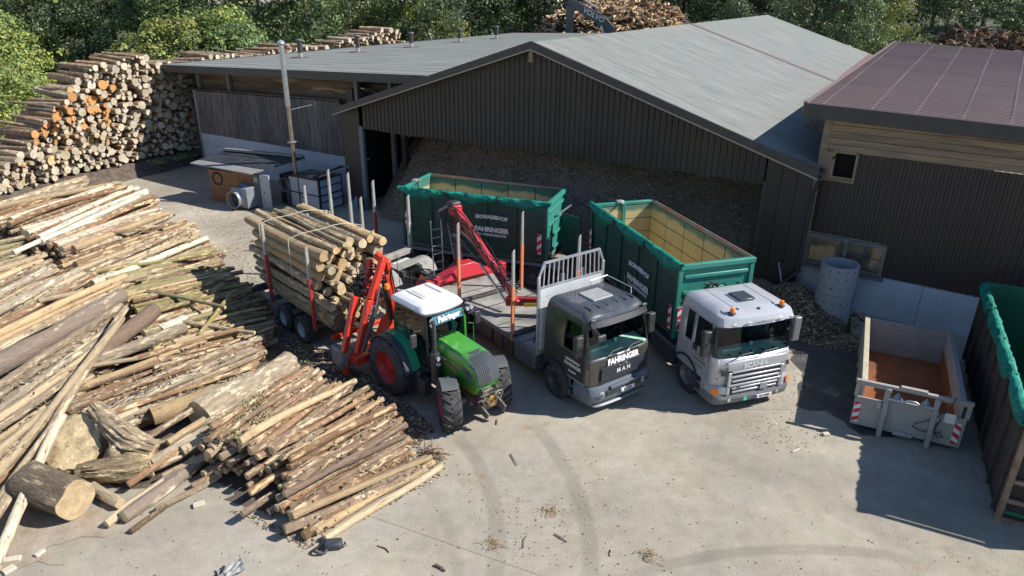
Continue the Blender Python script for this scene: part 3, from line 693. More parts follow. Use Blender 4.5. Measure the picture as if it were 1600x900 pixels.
def tread_plate(b, x0, x1, y0, y1, z): b.box(x0, x1, y0, y1, z, z+.03)
def cab_interior(parent, w, x0, floor, dash, mint, seatmat):
    b = B(); b.box(x0-.05, -1.75, -w+.1, w-.1, floor-.05, floor); b.build('cab_floor', blackpl, parent)
    b = B(); b.prism([(x0-.07, floor), (x0-.07, dash-.02), (x0-.14, dash+.04), (x0-.62, dash+.09), (x0-.74, dash-.02), (x0-.8, floor)], -w+.09, w-.09)
    b.box(x0-.55, x0-.35, -.8, -.2, dash+.06, dash+.13); b.box(x0-.5, x0-.42, .1, .2, dash+.08, dash+.2)
    b.build('dashboard', mint, parent, bevel=.02)
    for y in (-.5, .5):
        b = B(); b.box(-1.35, -.9, y-.24, y+.24, floor+.3, floor+.45); b.box(-1.45, -1.32, y-.23, y+.23, floor+.4, floor+1.0); b.box(-1.44, -1.34, y-.12, y+.12, floor+1.03, floor+1.2)
        b.build('seat', seatmat, parent, bevel=.04)
    b = B(); pts = [(x0-.85+.1*sin(a)*0 + .09*cos(a), .5+.22*sin(a), dash+.12+.17*cos(a)) for a in [2*pi*i/16 for i in range(17)]]
    b.tube(pts, .018, 6, caps=False); b.build('steering_wheel', blackpl, parent, smooth=True)
def plate(parent, s, x, y, z, rot=0., w=.52):
    b = B(); b.box(x, x+.014, y-w/2, y+w/2, z, z+.115); o = b.build('number_plate', white_p, parent)
    b = B(); b.box(x+.0145, x+.016, y-w/2, y-w/2+.045, z+.004, z+.111); b.build('blue_band', mk('plate blue', (.02,.06,.35), .5), o)
    text(o, s, .1, (x+.0145, y+.02, z+.022), (0,1,0), (0,0,1), mk('plate lettering', (.02,.02,.02), .6), sx=.72, bold=.002)
    return o

# ---------------------------------------------------------------- dark grey timber truck (forwarder crane truck)
mo = (P(920,632,.4)+P(1012,600,.4))/2; mf = Vector((.585,-.811,0)).normalized()
man = frame('timber_truck', 'dark grey flatbed timber truck with red loading crane folded on its deck', 'truck', mo, mf)
manp = mk('dark grey metallic paint', (.056,.053,.051), .34, .3, (.07,.066,.06), 1.6, coat=.45, col3=(.085,.078,.068), scale3=2.2, amt3=.56)
manb = mk('blue grey bumper plastic', (.11,.135,.165), .4, 0, (.09,.11,.14), 3)
roofm = mk('dusty dark roof paint', (.06,.068,.085), .32, .3, (.095,.1,.11), 2.5, coat=.4, col3=(.15,.145,.135), scale3=4, amt3=.6)
wsm = glass('windscreen glass', (.8,.96,.9)); sdm = glass('side glass', (.3,.42,.38))
mint = mk('mint dashboard', (.62,.78,.7), .7, 0, (.4,.56,.5), 4); seatm = mk('dark seat', (.035,.04,.045), .9)
def cls(i, j, s):
    if i == 'top': return 1
    if i in (3, 4) and j in (0, 1, 2): return 'windscreen:3'
    if i in (3, 4) and j in (3,): return 2
    if i in (3, 4) and j == 5: return 'side_window:4'
    if i in (3, 4) and j == 4: return 0
    if i == 5 and j <= 3: return 2
    if i >= 6: return 1
    return 0
Wm = 1.12
S_ = lambda a: [-.36, a, -1.62]
lv = [(.95,.03,-1.95,Wm,.16,.05,[-.3,-1.12,-1.62]), (1.35,.05,-1.95,Wm,.17,.06,[-.3,-1.12,-1.62]), (1.62,.03,-1.95,Wm,.17,.06,[-.3,-1.12,-1.62]), (1.74,.0,-1.95,Wm,.17,.06,[-.3,-1.12,-1.62]),
      (2.15,-.09,-1.95,Wm-.02,.16,.06,[-.36,-1.12,-1.62]), (2.56,-.19,-1.95,Wm-.05,.15,.06,[-.5,-1.1,-1.62]), (2.72,-.2,-1.93,Wm-.08,.14,.07,[-.5,-1.1,-1.62]), (2.84,-.26,-1.9,Wm-.12,.2,.08,[-.55,-1.1,-1.6]), (2.92,-.42,-1.85,Wm-.22,.25,.08,[-.75,-1.1,-1.55]), (2.95,-.62,-1.7,Wm-.42,.2,.05,[-.9,-1.1,-1.5])]
loft_cab(man, lv, None, cls, [manp, roofm, blackpl, wsm, sdm])
cab_interior(man, Wm, 0, 1.15, 1.72, mint, seatm)
# front: grille panel, emblem, name, steps, bumper
B().prism([(.052,1.0),(.07,1.05),(.078,1.4),(.06,1.46),(.052,1.46)], -.78, .78, 0, 'y').build('grille_panel', mk('dark grille panel', (.03,.037,.05), .4, .2), man, bevel=.006)
b = B()
for zz in (1.06, 1.12, 1.44): b.box(.078, .086, -.72, .72, zz, zz+.014)
b.build('grille_bar', mk('grille bar', (.06,.07,.085), .3, .5), man)
text(man, 'M A N', .18, (.092,0,1.2), (0,1,0), (0,0,1), mk('bright badge', (.75,.76,.78), .3, .2), 'maker_lettering', bold=.004)
text(man, 'FAHRINGER', .225, (.064,0,1.5), (0,1,0), (-.15,0,1), mk('bright white lettering', (.85,.85,.85), .5), 'company_lettering', bold=.009, sx=.93)
b = B()
for a in range(9):
    an = 2*pi*a/9; b.bar((.08,.06*cos(an),1.425+.02*sin(an)),(.09,.1*cos(an),1.425+.035*sin(an)),.02,.012)
b.box(.08,.09,-.16,.16,1.385,1.395); b.build('lion_emblem', chrome, man)
B().box(.0,.03,-.5,-.2,1.7,1.73).build('bonnet_vent', blackpl, man); B().box(.0,.03,.3,.6,1.7,1.73).build('bonnet_vent', blackpl, man)
for (yy) in (-.92, .92):
    b = B(); s = 1 if yy > 0 else -1
    b.add([(.0,s*.82,.98),(-.14,s*1.13,.98),(-.14,s*1.13,1.46),(.0,s*.84,1.46)], [(0,1,2,3)]); 
    o = b.build('corner_flap', mk('warm grey corner panel', (.13,.12,.11), .35, .3, coat=.4), man); o.location = (.012, .012*s, 0)
def bumper(parent, mat, w, x, zs, name='bumper', back=-.62, rc=.22):
    b = B(); rows = []
    for z, dx, dw in zs:
        ww = w+dw; xf = x+dx
        r_ = [(back, ww), (xf-rc-.12, ww), (xf-rc*.55, ww-.035), (xf-rc*.2, ww-.13), (xf-.02, ww-.3), (xf, ww*.4), (xf+.01, 0)]
        rows.append([(a, c, z) for a, c in r_]+[(a, -c, z) for a, c in reversed(r_[:-1])])
    n = len(rows[0])
    for r_ in rows: b.v += r_
    for i in range(len(rows)-1):
        for j in range(n-1): b.f.append((i*n+j, i*n+j+1, (i+1)*n+j+1, (i+1)*n+j)); b.m.append(0)
    b.f.append(tuple(range((len(rows)-1)*n, len(rows)*n))); b.m.append(0); b.f.append(tuple(reversed(range(n)))); b.m.append(0)
    return b.build(name, mat, parent, smooth=35)
bumper(man, manb, 1.13, .1, [(.38,-.12,-.04),(.46,.0,0),(.62,.05,.02),(.8,.03,.02),(.9,-.02,.0),(.93,-.08,-.03)])
bumper(man, mk('silver lower lip', (.16,.18,.2), .5, .1), 1.0, .12, [(.3,-.06,0),(.34,.02,.01),(.38,-.02,0)], 'lower_lip')
B().box(.11,.165,-.62,.62,.62,.78).build('centre_recess', blackpl, man, bevel=.01)
B().box(.12,.19,-.5,.5,.8,.89).build('front_step', manb, man, bevel=.01)
plate(man, 'KU 283BT', .17, .12, .6)
lens = mk('headlamp glass', (.55,.58,.6), .1, .3, coat=1); lamph = mk('lamp housing', (.1,.11,.12), .3, .3)
for s in (-1, 1):
    b = B(); b.add([(.155,s*.72,.6),(.02,s*1.09,.6),(.02,s*1.09,.76),(.155,s*.72,.78),(.1,s*.72,.6),(-.05,s*1.0,.6),(-.05,s*1.0,.76),(.1,s*.72,.78)], [(0,1,2,3),(7,6,5,4),(0,4,5,1),(1,5,6,2),(2,6,7,3),(3,7,4,0)])
    hl = b.build('headlight', lens, man, bevel=.01); B().bar((.15,s*.76,.69),(.07,s*.98,.685),.1,.05).build('reflector', lamph, hl)
# sun visor, roof details
b = B(); n = 12
prof = []
for i in range(n+1):
    y = -1.0+2.0*i/n; x = -.06-.1*abs(y)**3; prof.append((x, y))
for i in range(n):
    (x0, y0), (x1, y1) = prof[i], prof[i+1]
    b.add([(x0,y0,2.61),(x1,y1,2.61),(x1-.09,y1,2.75),(x0-.09,y0,2.75),(x0-.03,y0,2.61),(x1-.03,y1,2.61),(x1-.12,y1,2.75),(x0-.12,y0,2.75)], [(0,1,2,3),(7,6,5,4),(0,4,5,1),(3,2,6,7)])
b.build('sun_visor', mk('smoked sun visor', (.012,.015,.02), .4), man, smooth=40)
B().box(-1.5,-.85,-.36,.36,2.94,2.995).build('roof_hatch', mk('pale grey hatch', (.33,.34,.34), .5, 0, (.25,.26,.26), 4), man, bevel=.04)
for y in (-.75,-.45,-.15,.2,.5,.78):
    B().box(-.78,-.5,y-.015,y+.015,2.925,2.958).build('roof_rib', blackpl, man, bevel=.008)
for s in (-1,1): B().box(-.26,-.19,s*.92-.08,s*.92+.08,2.76,2.83).build('roof_lamp', lamph, man, bevel=.012)
B().tube([(-1.75,.35,2.93),(-1.8,.35,3.08),(-1.8,1.0,3.1),(-.85,1.02,3.06),(-.8,.98,2.9)], .016, 7).build('roof_rail', g_metal, man, smooth=True)
B().tube([(-.9,.8,2.9),(-.93,.8,3.45)], .008, 5).build('aerial', blackpl, man)
# mirrors
def mirror(parent, y, s, z0, z1, mat, x=-.2):
    b = B(); b.box(x-.1, x+.06, min(y, y+s*.24), max(y, y+s*.24), z0, z1); m_ = b.build('mirror', mat, parent, bevel=.035)
    B().tube([(x-.02, y+s*.12, z1-.02), (x-.05, y-s*.1, z1+.02), (x-.06, y-s*.1, z0-.02), (x-.02, y+s*.12, z0+.05)], .02, 6).build('mirror_arm', blackpl, m_)
    B().box(x-.112, x-.102, min(y+s*.02, y+s*.22), max(y+s*.02, y+s*.22), z0+.03, z1-.03).build('mirror_glass', chrome, m_)
    return m_
for s in (-1, 1): mirror(man, s*1.2, s, 1.82, 2.42, blackpl, -.28)
o = B().box(.05,.15,-1.06,-.76,2.32,2.52).build('front_mirror', blackpl, man, bevel=.04)
B().tube([(-.1,-.98,2.62),(.08,-.92,2.5)],.015,6).build('mirror_arm', blackpl, o)
for y0, y1 in ((-.7,.02),(.02,.72)):
    B().tube([(.06,y0,1.72),(.0,(y0+y1)/2,1.84),(-.02,y1,1.84)], .012, 5).build('wiper', blackpl, man)
# doors: gaps, handle, sill window line, steps, lettering
for s in (-1, 1):
    b = B()
    for xa in (-.34, -1.14): b.box(xa-.008, xa+.008, s*(Wm+.001)-.003, s*(Wm+.001)+.003, 1.0, 1.74)
    b.box(-1.14,-.34, s*(Wm+.001)-.003, s*(Wm+.001)+.003, 1.0, 1.015)
    b.build('door_gap', blackpl, man)
    B().box(-1.08,-.88,s*Wm+min(0,s*.035),s*Wm+max(0,s*.035),1.6,1.64).build('door_handle', blackpl, man, bevel=.008)
    B().box(-1.12,-.2,s*Wm+min(0,s*.012),s*Wm+max(0,s*.012),.93,.965).build('trim_strip', alu, man)
for z_, t_, sz, arc in ((1.42,'BIOMASSEHOF',.105,-.35),(1.26,'FAHRINGER',.15,0),(1.1,'Brennholz',.085,.25)):
    text(man, t_, sz, (-.72,-Wm-.002,z_), (1,0,0), (0,0,1), lettergrey, bold=.002, arc=-arc*.4, sx=.85)
# wheel arch and front wheels
def arch(parent, x, y0, y1, r, mat, th=.05, a0=10, a1=170, name='wheel_arch', zc=.5):
    b = B(); n = 12; vs = []
    for i in range(n+1):
        a = radians(a0+(a1-a0)*i/n)
        for rr in (r, r+th):
            for y in (y0, y1): vs.append((x+rr*cos(a), y, zc+rr*sin(a)))
    fs = []
    for i in range(n):
        k = i*4; fs += [(k,k+1,k+5,k+4),(k+2,k+6,k+7,k+3),(k,k+4,k+6,k+2),(k+1,k+3,k+7,k+5)]
    fs += [(0,2,3,1),(n*4,n*4+1,n*4+3,n*4+2)]
    b.add(vs, fs); return b.build(name, mat, parent, smooth=40)
bluepl = mk('dark blue plastic', (.02,.032,.055), .5, 0, (.03,.042,.065), 4)
for s in (-1, 1):
    y0, y1 = (s*1.18, s*.8) if s > 0 else (s*1.18, s*.8)
    arch(man, -1.42, min(y0,y1), max(y0,y1), .6, bluepl, .06, 5, 178)
    wheel(man, -1.42, s*1.0, .51, .3, mk('dark rim', (.05,.052,.056), .5, .2), side=s)
    b = B()
    for z in (.4, .68): b.box(-.8,-.36,min(s*.85,s*1.14),max(s*.85,s*1.14),z,z+.035)
    for xx in (-.8,-.38): b.box(xx-.02,xx+.02,min(s*1.1,s*1.14),max(s*1.1,s*1.14),.38,.95)
    b.build('entry_step', manb, man, bevel=.006)
# chassis and deck, axles
def chassis(parent, x0, x1, z0=.72, z1=.95, y=.4):
    b = B(); b.box(x1, x0, -y-.06, -y+.02, z0, z1); b.box(x1, x0, y-.02, y+.06, z0, z1)
    x = x0-.4
    while x > x1: b.box(x-.05, x+.05, -y, y, z0+.03, z1-.03); x -= 1.1
    return b.build('chassis', darksteel, parent, bevel=.005)
chassis(man, -.5, -9.3)
drim = mk('grey rim', (.16,.17,.18), .5, .3)
for x in (-6.4, -7.7):
    for s in (-1, 1): wheel(man, x, s*.93, .5, .5, drim, side=s)
    B().tube([(x,-.9,.5),(x,.9,.5)], .08, 8).build('axle', darksteel, man)
deckm = mk('dusty deck plate', (.34,.325,.29), .8, 0, (.17,.165,.15), 1.4, bump=.4, col3=(.13,.11,.09), scale3=3, amt3=.62)
deckb = mk('blue grey deck side', (.13,.15,.18), .6, 0, (.18,.19,.21), 2)
b = B(); b.box(-8.2,-2.2,-1.2,1.2,1.02,1.12); dk = b.build('deck', deckm, man, bevel=.01)
b = B()
for x in (-2.9,-4.2,-5.5,-6.9): b.box(x-.02,x+.02,-1.19,1.19,1.12,1.128)
b.build('deck_seam', darksteel, dk)
for s in (-1,1):
    B().box(-8.2,-2.2,min(s*1.2,s*1.25),max(s*1.2,s*1.25),.98,1.13).build('deck_edge', deckb, man, bevel=.008)
    for k_, (xa, xb, mt) in enumerate(((-3.35,-2.35,mk('grey side box', (.11,.125,.15), .5)),(-3.9,-3.4,darksteel),(-4.45,-3.95,darksteel),(-5.5,-4.5,mk('black fuel tank', (.04,.04,.045), .4)))):
        B().box(xa,xb,min(s*.62,s*1.18),max(s*.62,s*1.18),.42,.96).build('side_box', mt, man, bevel=.05)
    for x in (-6.4,-7.7): arch(man, x, min(s*.66,s*1.2), max(s*.66,s*1.2), .56, blackpl, .03, 15, 165, 'mudguard')
# headboard
hb = B(); xh = -2.2
hb.box(xh-.03,xh+.03,-1.22,-1.14,1.0,3.4); hb.box(xh-.03,xh+.03,1.14,1.22,1.0,3.4)
hb.box(xh-.03,xh+.03,-1.14,1.14,1.0,1.08); hbo = hb.build('headboard', g_metal, man, bevel=.008)
for i in range(7): B().box(xh-.02,xh+.02,-1.13,1.13,1.14+.27*i,1.4+.27*i).build('board', mk('pale headboard board', (.62,.64,.66), .5, .1, (.52,.55,.58), 3), hbo, bevel=.004)
B().bar((xh,-1.18,3.38),(xh+.0,-1.0,3.78),.05,.05).bar((xh,1.18,3.38),(xh,1.0,3.78),.05,.05).bar((xh,-1.02,3.78),(xh,1.02,3.78),.06,.06).bar((xh,-1.15,3.06),(xh,1.15,3.06),.05,.06).build('top_rail', g_metal, hbo)
for i in range(13):
    y = -1.02+i*.17; B().bar((xh,y,3.06),(xh,y*.96,3.77),.03,.03).build('rail_bar', g_metal, hbo)
for y in (-.28, .45): B().box(xh-.1,xh-.03,y-.06,y+.06,1.12,3.3).build('headboard_post', mk('grey blue post', (.13,.15,.17)), man, bevel=.01)
o = B().bar((xh+.05,.75,2.35),(xh+.05,1.12,2.42),.09,.12).build('hand_saw', mk('orange tool', (.65,.12,.03), .5), None)
o.parent = None; o.matrix_world = man.matrix_basis.copy() if False else Matrix.Translation(man.location) @ Matrix.Rotation(man.rotation_euler.z,4,'Z')
tag(o, 'small orange tool hooked on the headboard of the dark grey truck', 'tool')
# stakes
stpale = mk('pale aluminium stake', (.5,.5,.49), .5, .4, (.4,.4,.39), 5); storange = mk('orange painted stake', (.75,.2,.07), .5, 0, (.6,.25,.15), 5, col3=(.5,.45,.4), scale3=6, amt3=.62); stred = mk('dark red stake', (.38,.03,.03), .5, 0, (.3,.04,.04), 5)
def stake(parent, x, y, z0, z1, low, split=.55, lean=0., name='stake', w=.1):
    h = z1-z0; zs = z0+h*split
    b = B(); b.bar((x,y,z0),(x+lean*split,y,zs),w,w*.8,0,(1,0,0)); o = b.build(name, low, parent, bevel=.008)
    vs_ = B(); vs_.add([(x+lean*split-w*.36,y-w*.42,zs),(x+lean*split+w*.36,y-w*.42,zs),(x+lean*split+w*.36,y+w*.42,zs),(x+lean*split-w*.36,y+w*.42,zs),(x+lean-w*.3,y-w*.36,z1-.08),(x+lean+w*.3,y-w*.36,z1),(x+lean+w*.3,y+w*.36,z1+.03),(x+lean-w*.3,y+w*.36,z1-.06)], [(0,3,2,1),(4,5,6,7),(0,1,5,4),(1,2,6,5),(2,3,7,6),(3,0,4,7)])
    vs_.build('stake_tip', stpale, o, bevel=.006)
    return o
for x, y in ((-3.35,-1.22),(-6.35,-1.22),(-3.3,1.2),(-6.2,1.2)):
    stake(man, x, y, 1.0, 3.85, storange, .6)
for x in (-3.35,-6.3): B().box(x-.09,x+.09,-1.25,1.25,1.12,1.22).build('bunk_beam', darksteel, man, bevel=.01)
B().tube([(-2.65,-.95,1.14),(-2.6,-.8,1.9),(-2.5,-.5,2.0),(-2.35,-.3,1.5)], .025, 6).build('cable_loop', hose_m, man, smooth=True)
# crane, a part group of the truck (boom folded down to the deck)
b = B()
b.bar((-8.0,-1.75,1.18),(-8.0,1.6,1.18),.34,.28); b.add([(-8.35,-1.0,1.3),(-7.65,-1.0,1.3),(-7.65,1.0,1.3),(-8.35,1.0,1.3),(-8.2,-.3,1.75),(-7.8,-.3,1.75),(-7.8,.3,1.75),(-8.2,.3,1.75)], [(0,3,2,1),(4,5,6,7),(0,1,5,4),(1,2,6,5),(2,3,7,6),(3,0,4,7)])
cb = b.build('crane_base', red_p, man, bevel=.02)
for y in (-1.75,1.6): B().box(-8.15,-7.85,y-.12,y+.12,.35,1.4).build('outrigger_leg', red_p, cb, bevel=.015)
B().tube([(-8.0,-.25,1.6),(-8.0,-.25,3.55)], .12, 12).build('crane_column', mk('dark crane column', (.1,.02,.025), .5), man, smooth=True)
p0 = Vector((-8.15,-.25,3.75)); p1 = Vector((-4.3,-.35,1.62)); p2 = Vector((-3.3,.95,1.72))
b = B(); b.bar(p0, p0.lerp(p1,.3), .2, .24, w2=.22, h2=.32).bar(p0.lerp(p1,.3), p0.lerp(p1,.62), .2, .3, w2=.2, h2=.26).bar(p0.lerp(p1,.62), p1, .17, .24, w2=.15, h2=.2).box(p0.x-.15,p0.x+.25,p0.y-.16,p0.y+.16,p0.z-.25,p0.z+.1); bm_ = b.build('main_boom', red_p, man, bevel=.02)
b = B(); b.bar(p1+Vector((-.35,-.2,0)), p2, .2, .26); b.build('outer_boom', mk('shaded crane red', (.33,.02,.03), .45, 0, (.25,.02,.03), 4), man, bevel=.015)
B().bar(p1.lerp(p2,.1)+Vector((.14,-.06,.0)), p1.lerp(p2,.75)+Vector((.14,-.06,.0)), .01, .12).build('yellow_label', mk('yellow label', (.7,.5,.05), .5), man)
for dy in (-.2,.2):
    B().tube([p0+Vector((.1,dy*.8,-.9)), p0.lerp(p1,.45)+Vector((0,dy*.8,-.3))], .055, 8).build('lift_cylinder', darksteel, man, smooth=True)
    B().tube([p0.lerp(p1,.5)+Vector((0,dy,-.3)), p1+Vector((-.3,dy,-.05))], .045, 8).build('cylinder_rod', chrome, man, smooth=True)
b = B(); b.box(-8.4,-8.05,-.42,-.02,3.7,3.95); b.build('crane_head', blackpl, man, bevel=.06)
B().tube([(-8.6,-.1,3.7),(-8.75,-.5,3.5),(-8.6,-.6,3.2)],.09,8).build('rotator', darksteel, man, smooth=True)
b = B()
rr = random.Random(4)
for i in range(15):
    a = p0+Vector((rr.uniform(-.2,.2),rr.uniform(-.3,.2),rr.uniform(-.1,.2))); c = p1+Vector((rr.uniform(-.3,.1),rr.uniform(-.2,.2),rr.uniform(.1,.25)))
    t0, t1 = sorted((rr.random(), rr.random())); 
    if t1-t0 < .25: t1 = min(1, t0+.3)
    pts = [a.lerp(c, t0+(t1-t0)*k/6)+Vector((0,.06*sin(k),.16+.09*sin(k*1.7+i))) for k in range(7)]; b.tube(pts, .02, 5, caps=False)
for i in range(5):
    pts = [Vector((-8.2+.25*cos(t+i), -.35+.2*sin(t*1.3+i), 3.6-.5*t/3)) for t in [k*.6 for k in range(8)]]; b.tube(pts, .022, 5, caps=False)
b.build('hydraulic_hoses', hose_m, man, smooth=True)
# ladder on crane
b = B(); 
for y in (-1.0,-.6): b.tube([(-8.4,y,1.3),(-8.5,y,3.3)], .018, 6)
for i in range(6): b.tube([(-8.41,-1.0,1.5+.3*i),(-8.41,-.6,1.5+.3*i)], .015, 6)
b.build('crane_ladder', g_metal, man)
B().lathe([(.07,0),(.075,.08),(.05,.14),(0.001,.16)], (-8.3,-1.55,1.36), 'z', 12).build('beacon', orange_l, man, smooth=True)
B().box(-9.4,-9.2,-1.15,1.15,.75,.9).build('rear_beam', darksteel, man)
arch(man, -7.05, .55, 1.15, .6, dirtyw, .03, 35, 145, 'rear_mudguard')

# ---------------------------------------------------------------- silver container truck
so_ = (P(1112,632,.4)+P(1231,605,.4))/2; sf = Vector((.335,-.942,0)).normalized()
sca = frame('container_truck', 'silver white truck cab with amber roof beacons carrying a green container', 'truck', so_, sf)
silv = mk('silver paint', (.5,.505,.53), .32, .35, (.44,.445,.465), 1.5, coat=.4, col3=(.42,.405,.39), scale3=2.5, amt3=.57); silvr = mk('dusty white roof', (.47,.48,.51), .35, .15, (.4,.41,.44), 2, coat=.3)
Ws = 1.23
def cls2(i, j, s):
    if i == 'top': return 1
    if i in (3, 4) and j in (0, 1, 2): return 'windscreen:3'
    if i in (3, 4) and j == 3: return 2
    if i in (3, 4) and j == 5: return 'side_window:4'
    if i in (3, 4) and j == 7: return 'rear_side_window:4'
    if i == 5 and j <= 2: return 1
    if i >= 6: return 1
    return 0
sd = lambda a: [a, -1.15, -1.3, -1.62]
lv = [(.85,-.02,-1.95,Ws,.22,.06,sd(-.4)), (1.2,.02,-1.95,Ws,.22,.07,sd(-.4)), (1.5,.0,-1.95,Ws,.22,.08,sd(-.4)), (1.66,-.03,-1.95,Ws-.01,.2,.08,sd(-.4)),
      (2.1,-.1,-1.95,Ws-.02,.18,.08,sd(-.42)), (2.52,-.16,-1.95,Ws-.05,.16,.08,sd(-.5)), (2.6,.02,-1.95,Ws-.07,.18,.08,sd(-.5)), (2.8,-.06,-1.92,Ws-.1,.2,.1,sd(-.55)), (2.9,-.28,-1.88,Ws-.22,.25,.08,[-.7,-1.1,-1.3,-1.6]), (2.94,-.5,-1.75,Ws-.42,.2,.05,[-.8,-1.1,-1.3,-1.55])]
loft_cab(sca, lv, None, cls2, [silv, silvr, blackpl, wsm, sdm])
cab_interior(sca, Ws, -.05, 1.1, 1.62, mint, seatm)
for k in range(5): B().lathe([(.05,0),(.035,.02),(.001,.02)], (-.22,-.75+.36*k,1.675), 'z', 12).build('dash_vent', blackpl, sca)
# grille
gsil = mk('grille silver', (.36,.37,.39), .35, .3)
B().add([(.035,-.86,1.52),(.035,.86,1.52),(.05,.74,.62),(.05,-.74,.62)], [(0,1,2,3)]).build('grille_back', mk('grille black', (.02,.02,.022), .5), sca)
for i, z in enumerate((1.27,1.12,.99,.77,.66)):
    w_ = .8-.02*i
    B().box(.04,.1,-w_,w_,z,z+.062).build('grille_bar', gsil, sca, bevel=.018)
B().add([(.036,-.9,1.34),(.036,.9,1.34),(.026,.95,1.6),(.026,-.95,1.6),(.062,-.86,1.34),(.062,.86,1.34),(.045,.92,1.58),(.045,-.92,1.58)], [(0,1,2,3),(7,6,5,4),(0,4,5,1),(1,5,6,2),(2,6,7,3),(3,7,4,0)]).build('name_panel', silv, sca, bevel=.01)
text(sca, 'SCANIA', .18, (.07,-.05,1.375), (0,1,0), (0,0,1), mk('bright badge', (.75,.76,.78), .3, .2), 'maker_lettering', bold=.007, sx=1.2)
B().box(.06,.1,-.86,.86,.86,.93).build('grille_bar', gsil, sca, bevel=.02)
for y in (-.84,.84): B().box(.04,.09,y-.05,y+.05,.62,1.3).build('grille_side', silv, sca, bevel=.02)
for s in (-1, 1):
    B().add([(.04,s*.98,1.22),(-.0,s*1.1,1.22),(-.02,s*1.1,1.36),(.03,s*.92,1.36)], [(0,1,2,3)]).build('air_inlet', blackpl, sca).location = (.02, .0, .0)
B().box(.1,.125,.16,.4,.65,.84).build('silver_badge', gsil, sca, bevel=.006)
text(sca, '730', .08, (.105,-.55,.8), (0,1,0), (0,0,1), blackpl, bold=.002)
bumper(sca, mk('grey bumper plastic', (.16,.165,.175), .45, 0, (.13,.135,.14), 3), 1.24, .07, [(.28,-.1,-.04),(.34,.0,0),(.5,.04,.01),(.6,.0,.0)], 'bumper')
bumper(sca, silv, 1.24, .03, [(.6,.0,.0),(.8,-.01,0),(.86,-.05,-.02)], 'bumper_top')
for s in (-1, 1):
    b = B(); b.add([(.06,s*.84,.63),(-.16,s*1.2,.62),(-.18,s*1.2,.83),(.03,s*.84,.85),(.0,s*.84,.63),(-.22,s*1.12,.62),(-.24,s*1.12,.83),(-.03,s*.84,.85)], [(0,1,2,3),(7,6,5,4),(0,4,5,1),(1,5,6,2),(2,6,7,3),(3,7,4,0)])
    hl = b.build('headlight', lens, sca, bevel=.012); hl.location = (.03, s*.02, 0)
    B().add([(-.02,s*1.08,.64),(-.1,s*1.22,.63),(-.12,s*1.22,.82),(-.04,s*1.08,.84)], [(0,1,2,3)]).build('indicator', orange_l, hl).location = (.02, s*.012, 0)
    for yy in (.95, .78): B().lathe([(.055,0),(.05,.015),(.001,.018)], (.085 if yy < .9 else .05, s*yy, .46), 'x', 14).build('fog_lamp', lens, sca, smooth=True)
    mirror(sca, s*1.32, s, 1.72, 2.45, mk('grey mirror housing', (.2,.205,.215), .4, .2) if s > 0 else blackpl, -.32)
    b = B()
    for z in (.38, .66): b.box(-.86,-.42,min(s*.95,s*1.26),max(s*.95,s*1.26),z,z+.03)
    b.build('entry_step', alu, sca)
    b = B(); b.box(-.95,-.4,min(s*.9,s*1.2),max(s*.9,s*1.2),.42,.82); b.build('step_well', blackpl, sca, bevel=.02)
    arch(sca, -1.42, min(s*1.27,s*.85), max(s*1.27,s*.85), .62, bluepl, .06, 5, 178)
    wheel(sca, -1.42, s*1.04, .52, .32, drim, side=s)
    b = B()
    for xa in (-.4, -1.2): b.box(xa-.007, xa+.007, s*(Ws+.001)-.003, s*(Ws+.001)+.003, .9, 1.68)
    b.build('door_gap', blackpl, sca)
    B().box(-1.15,-.98,s*Ws-.02,s*Ws+.02,1.5,1.68).build('door_handle', blackpl, sca)
plate(sca, 'KU P 31KF', .125, .32, .38)
B().lathe([(.07,0),(.07,.008),(.001,.008)], (.115,-.28,.44), 'x', 18).build('green_sticker', mk('green sticker', (.02,.45,.32), .5), sca)
text(sca, 'L', .1, (.126,-.28,.405), (0,1,0), (0,0,1), white_p)
for s in (-1,): 
    text(sca, 'Biomassehof', .1, (-.82,s*Ws-.002,1.4), (1,0,0), (0,0,1), mk('dark lettering', (.12,.12,.13), .6), arc=.25, sx=.9)
    text(sca, 'FAHRINGER', .14, (-.82,s*Ws-.002,1.24), (1,0,0), (0,0,1), mk('dark lettering', (.12,.12,.13), .6), sx=.8)
    text(sca, 'Brennholz', .09, (-.82,s*Ws-.002,1.1), (1,0,0), (0,0,1), mk('dark lettering', (.12,.12,.13), .6), sx=.9)
text(sca, 'FAHRINGER', .11, (.033,.05,2.64), (0,1,0), (-.35,0,1), mk('dark lettering', (.12,.12,.13), .6), 'visor_lettering', sx=1.1)
for y in (-.9,-.45,.55,.9):
    if abs(y) > .5 or y < 0: B().box(.0,.035,y-.07,y+.07,2.64,2.72).build('visor_lamp', lens, sca, bevel=.01)
B().box(-1.3,-.75,-.3,.3,2.93,2.975).build('hatch_frame', silvr, sca, bevel=.01); B().box(-1.25,-.72,-.25,.25,2.96,3.02).build('roof_hatch', mk('smoked hatch', (.04,.045,.055), .25), sca, bevel=.015)
b = B()
for y in (-.62,.62,-.98,.98): b.box(-1.75,-.4,y-.008,y+.008,2.915 if abs(y) < .9 else 2.86,2.945 if abs(y) < .9 else 2.9)
b.build('roof_seam', mk('roof groove', (.15,.16,.18), .5), sca)
for y in (-.78,.78):
    be = B().lathe([(.09,0),(.1,.03),(.06,.05)], (-.3,y,2.87), 'z', 14).build('beacon_base', blackpl, sca, smooth=True)
    B().lathe([(.062,.04),(.068,.1),(.055,.16),(.001,.18)], (-.3,y,2.87), 'z', 14).build('beacon', orange_l, be, smooth=True)
B().lathe([(.05,0),(.04,.02),(.001,.02)], (-.3,.05,2.915), 'z', 12).build('roof_knob', blackpl, sca)
B().box(-.5,-.38,-.55,-.5,2.9,2.93).build('air_horn', blackpl, sca)
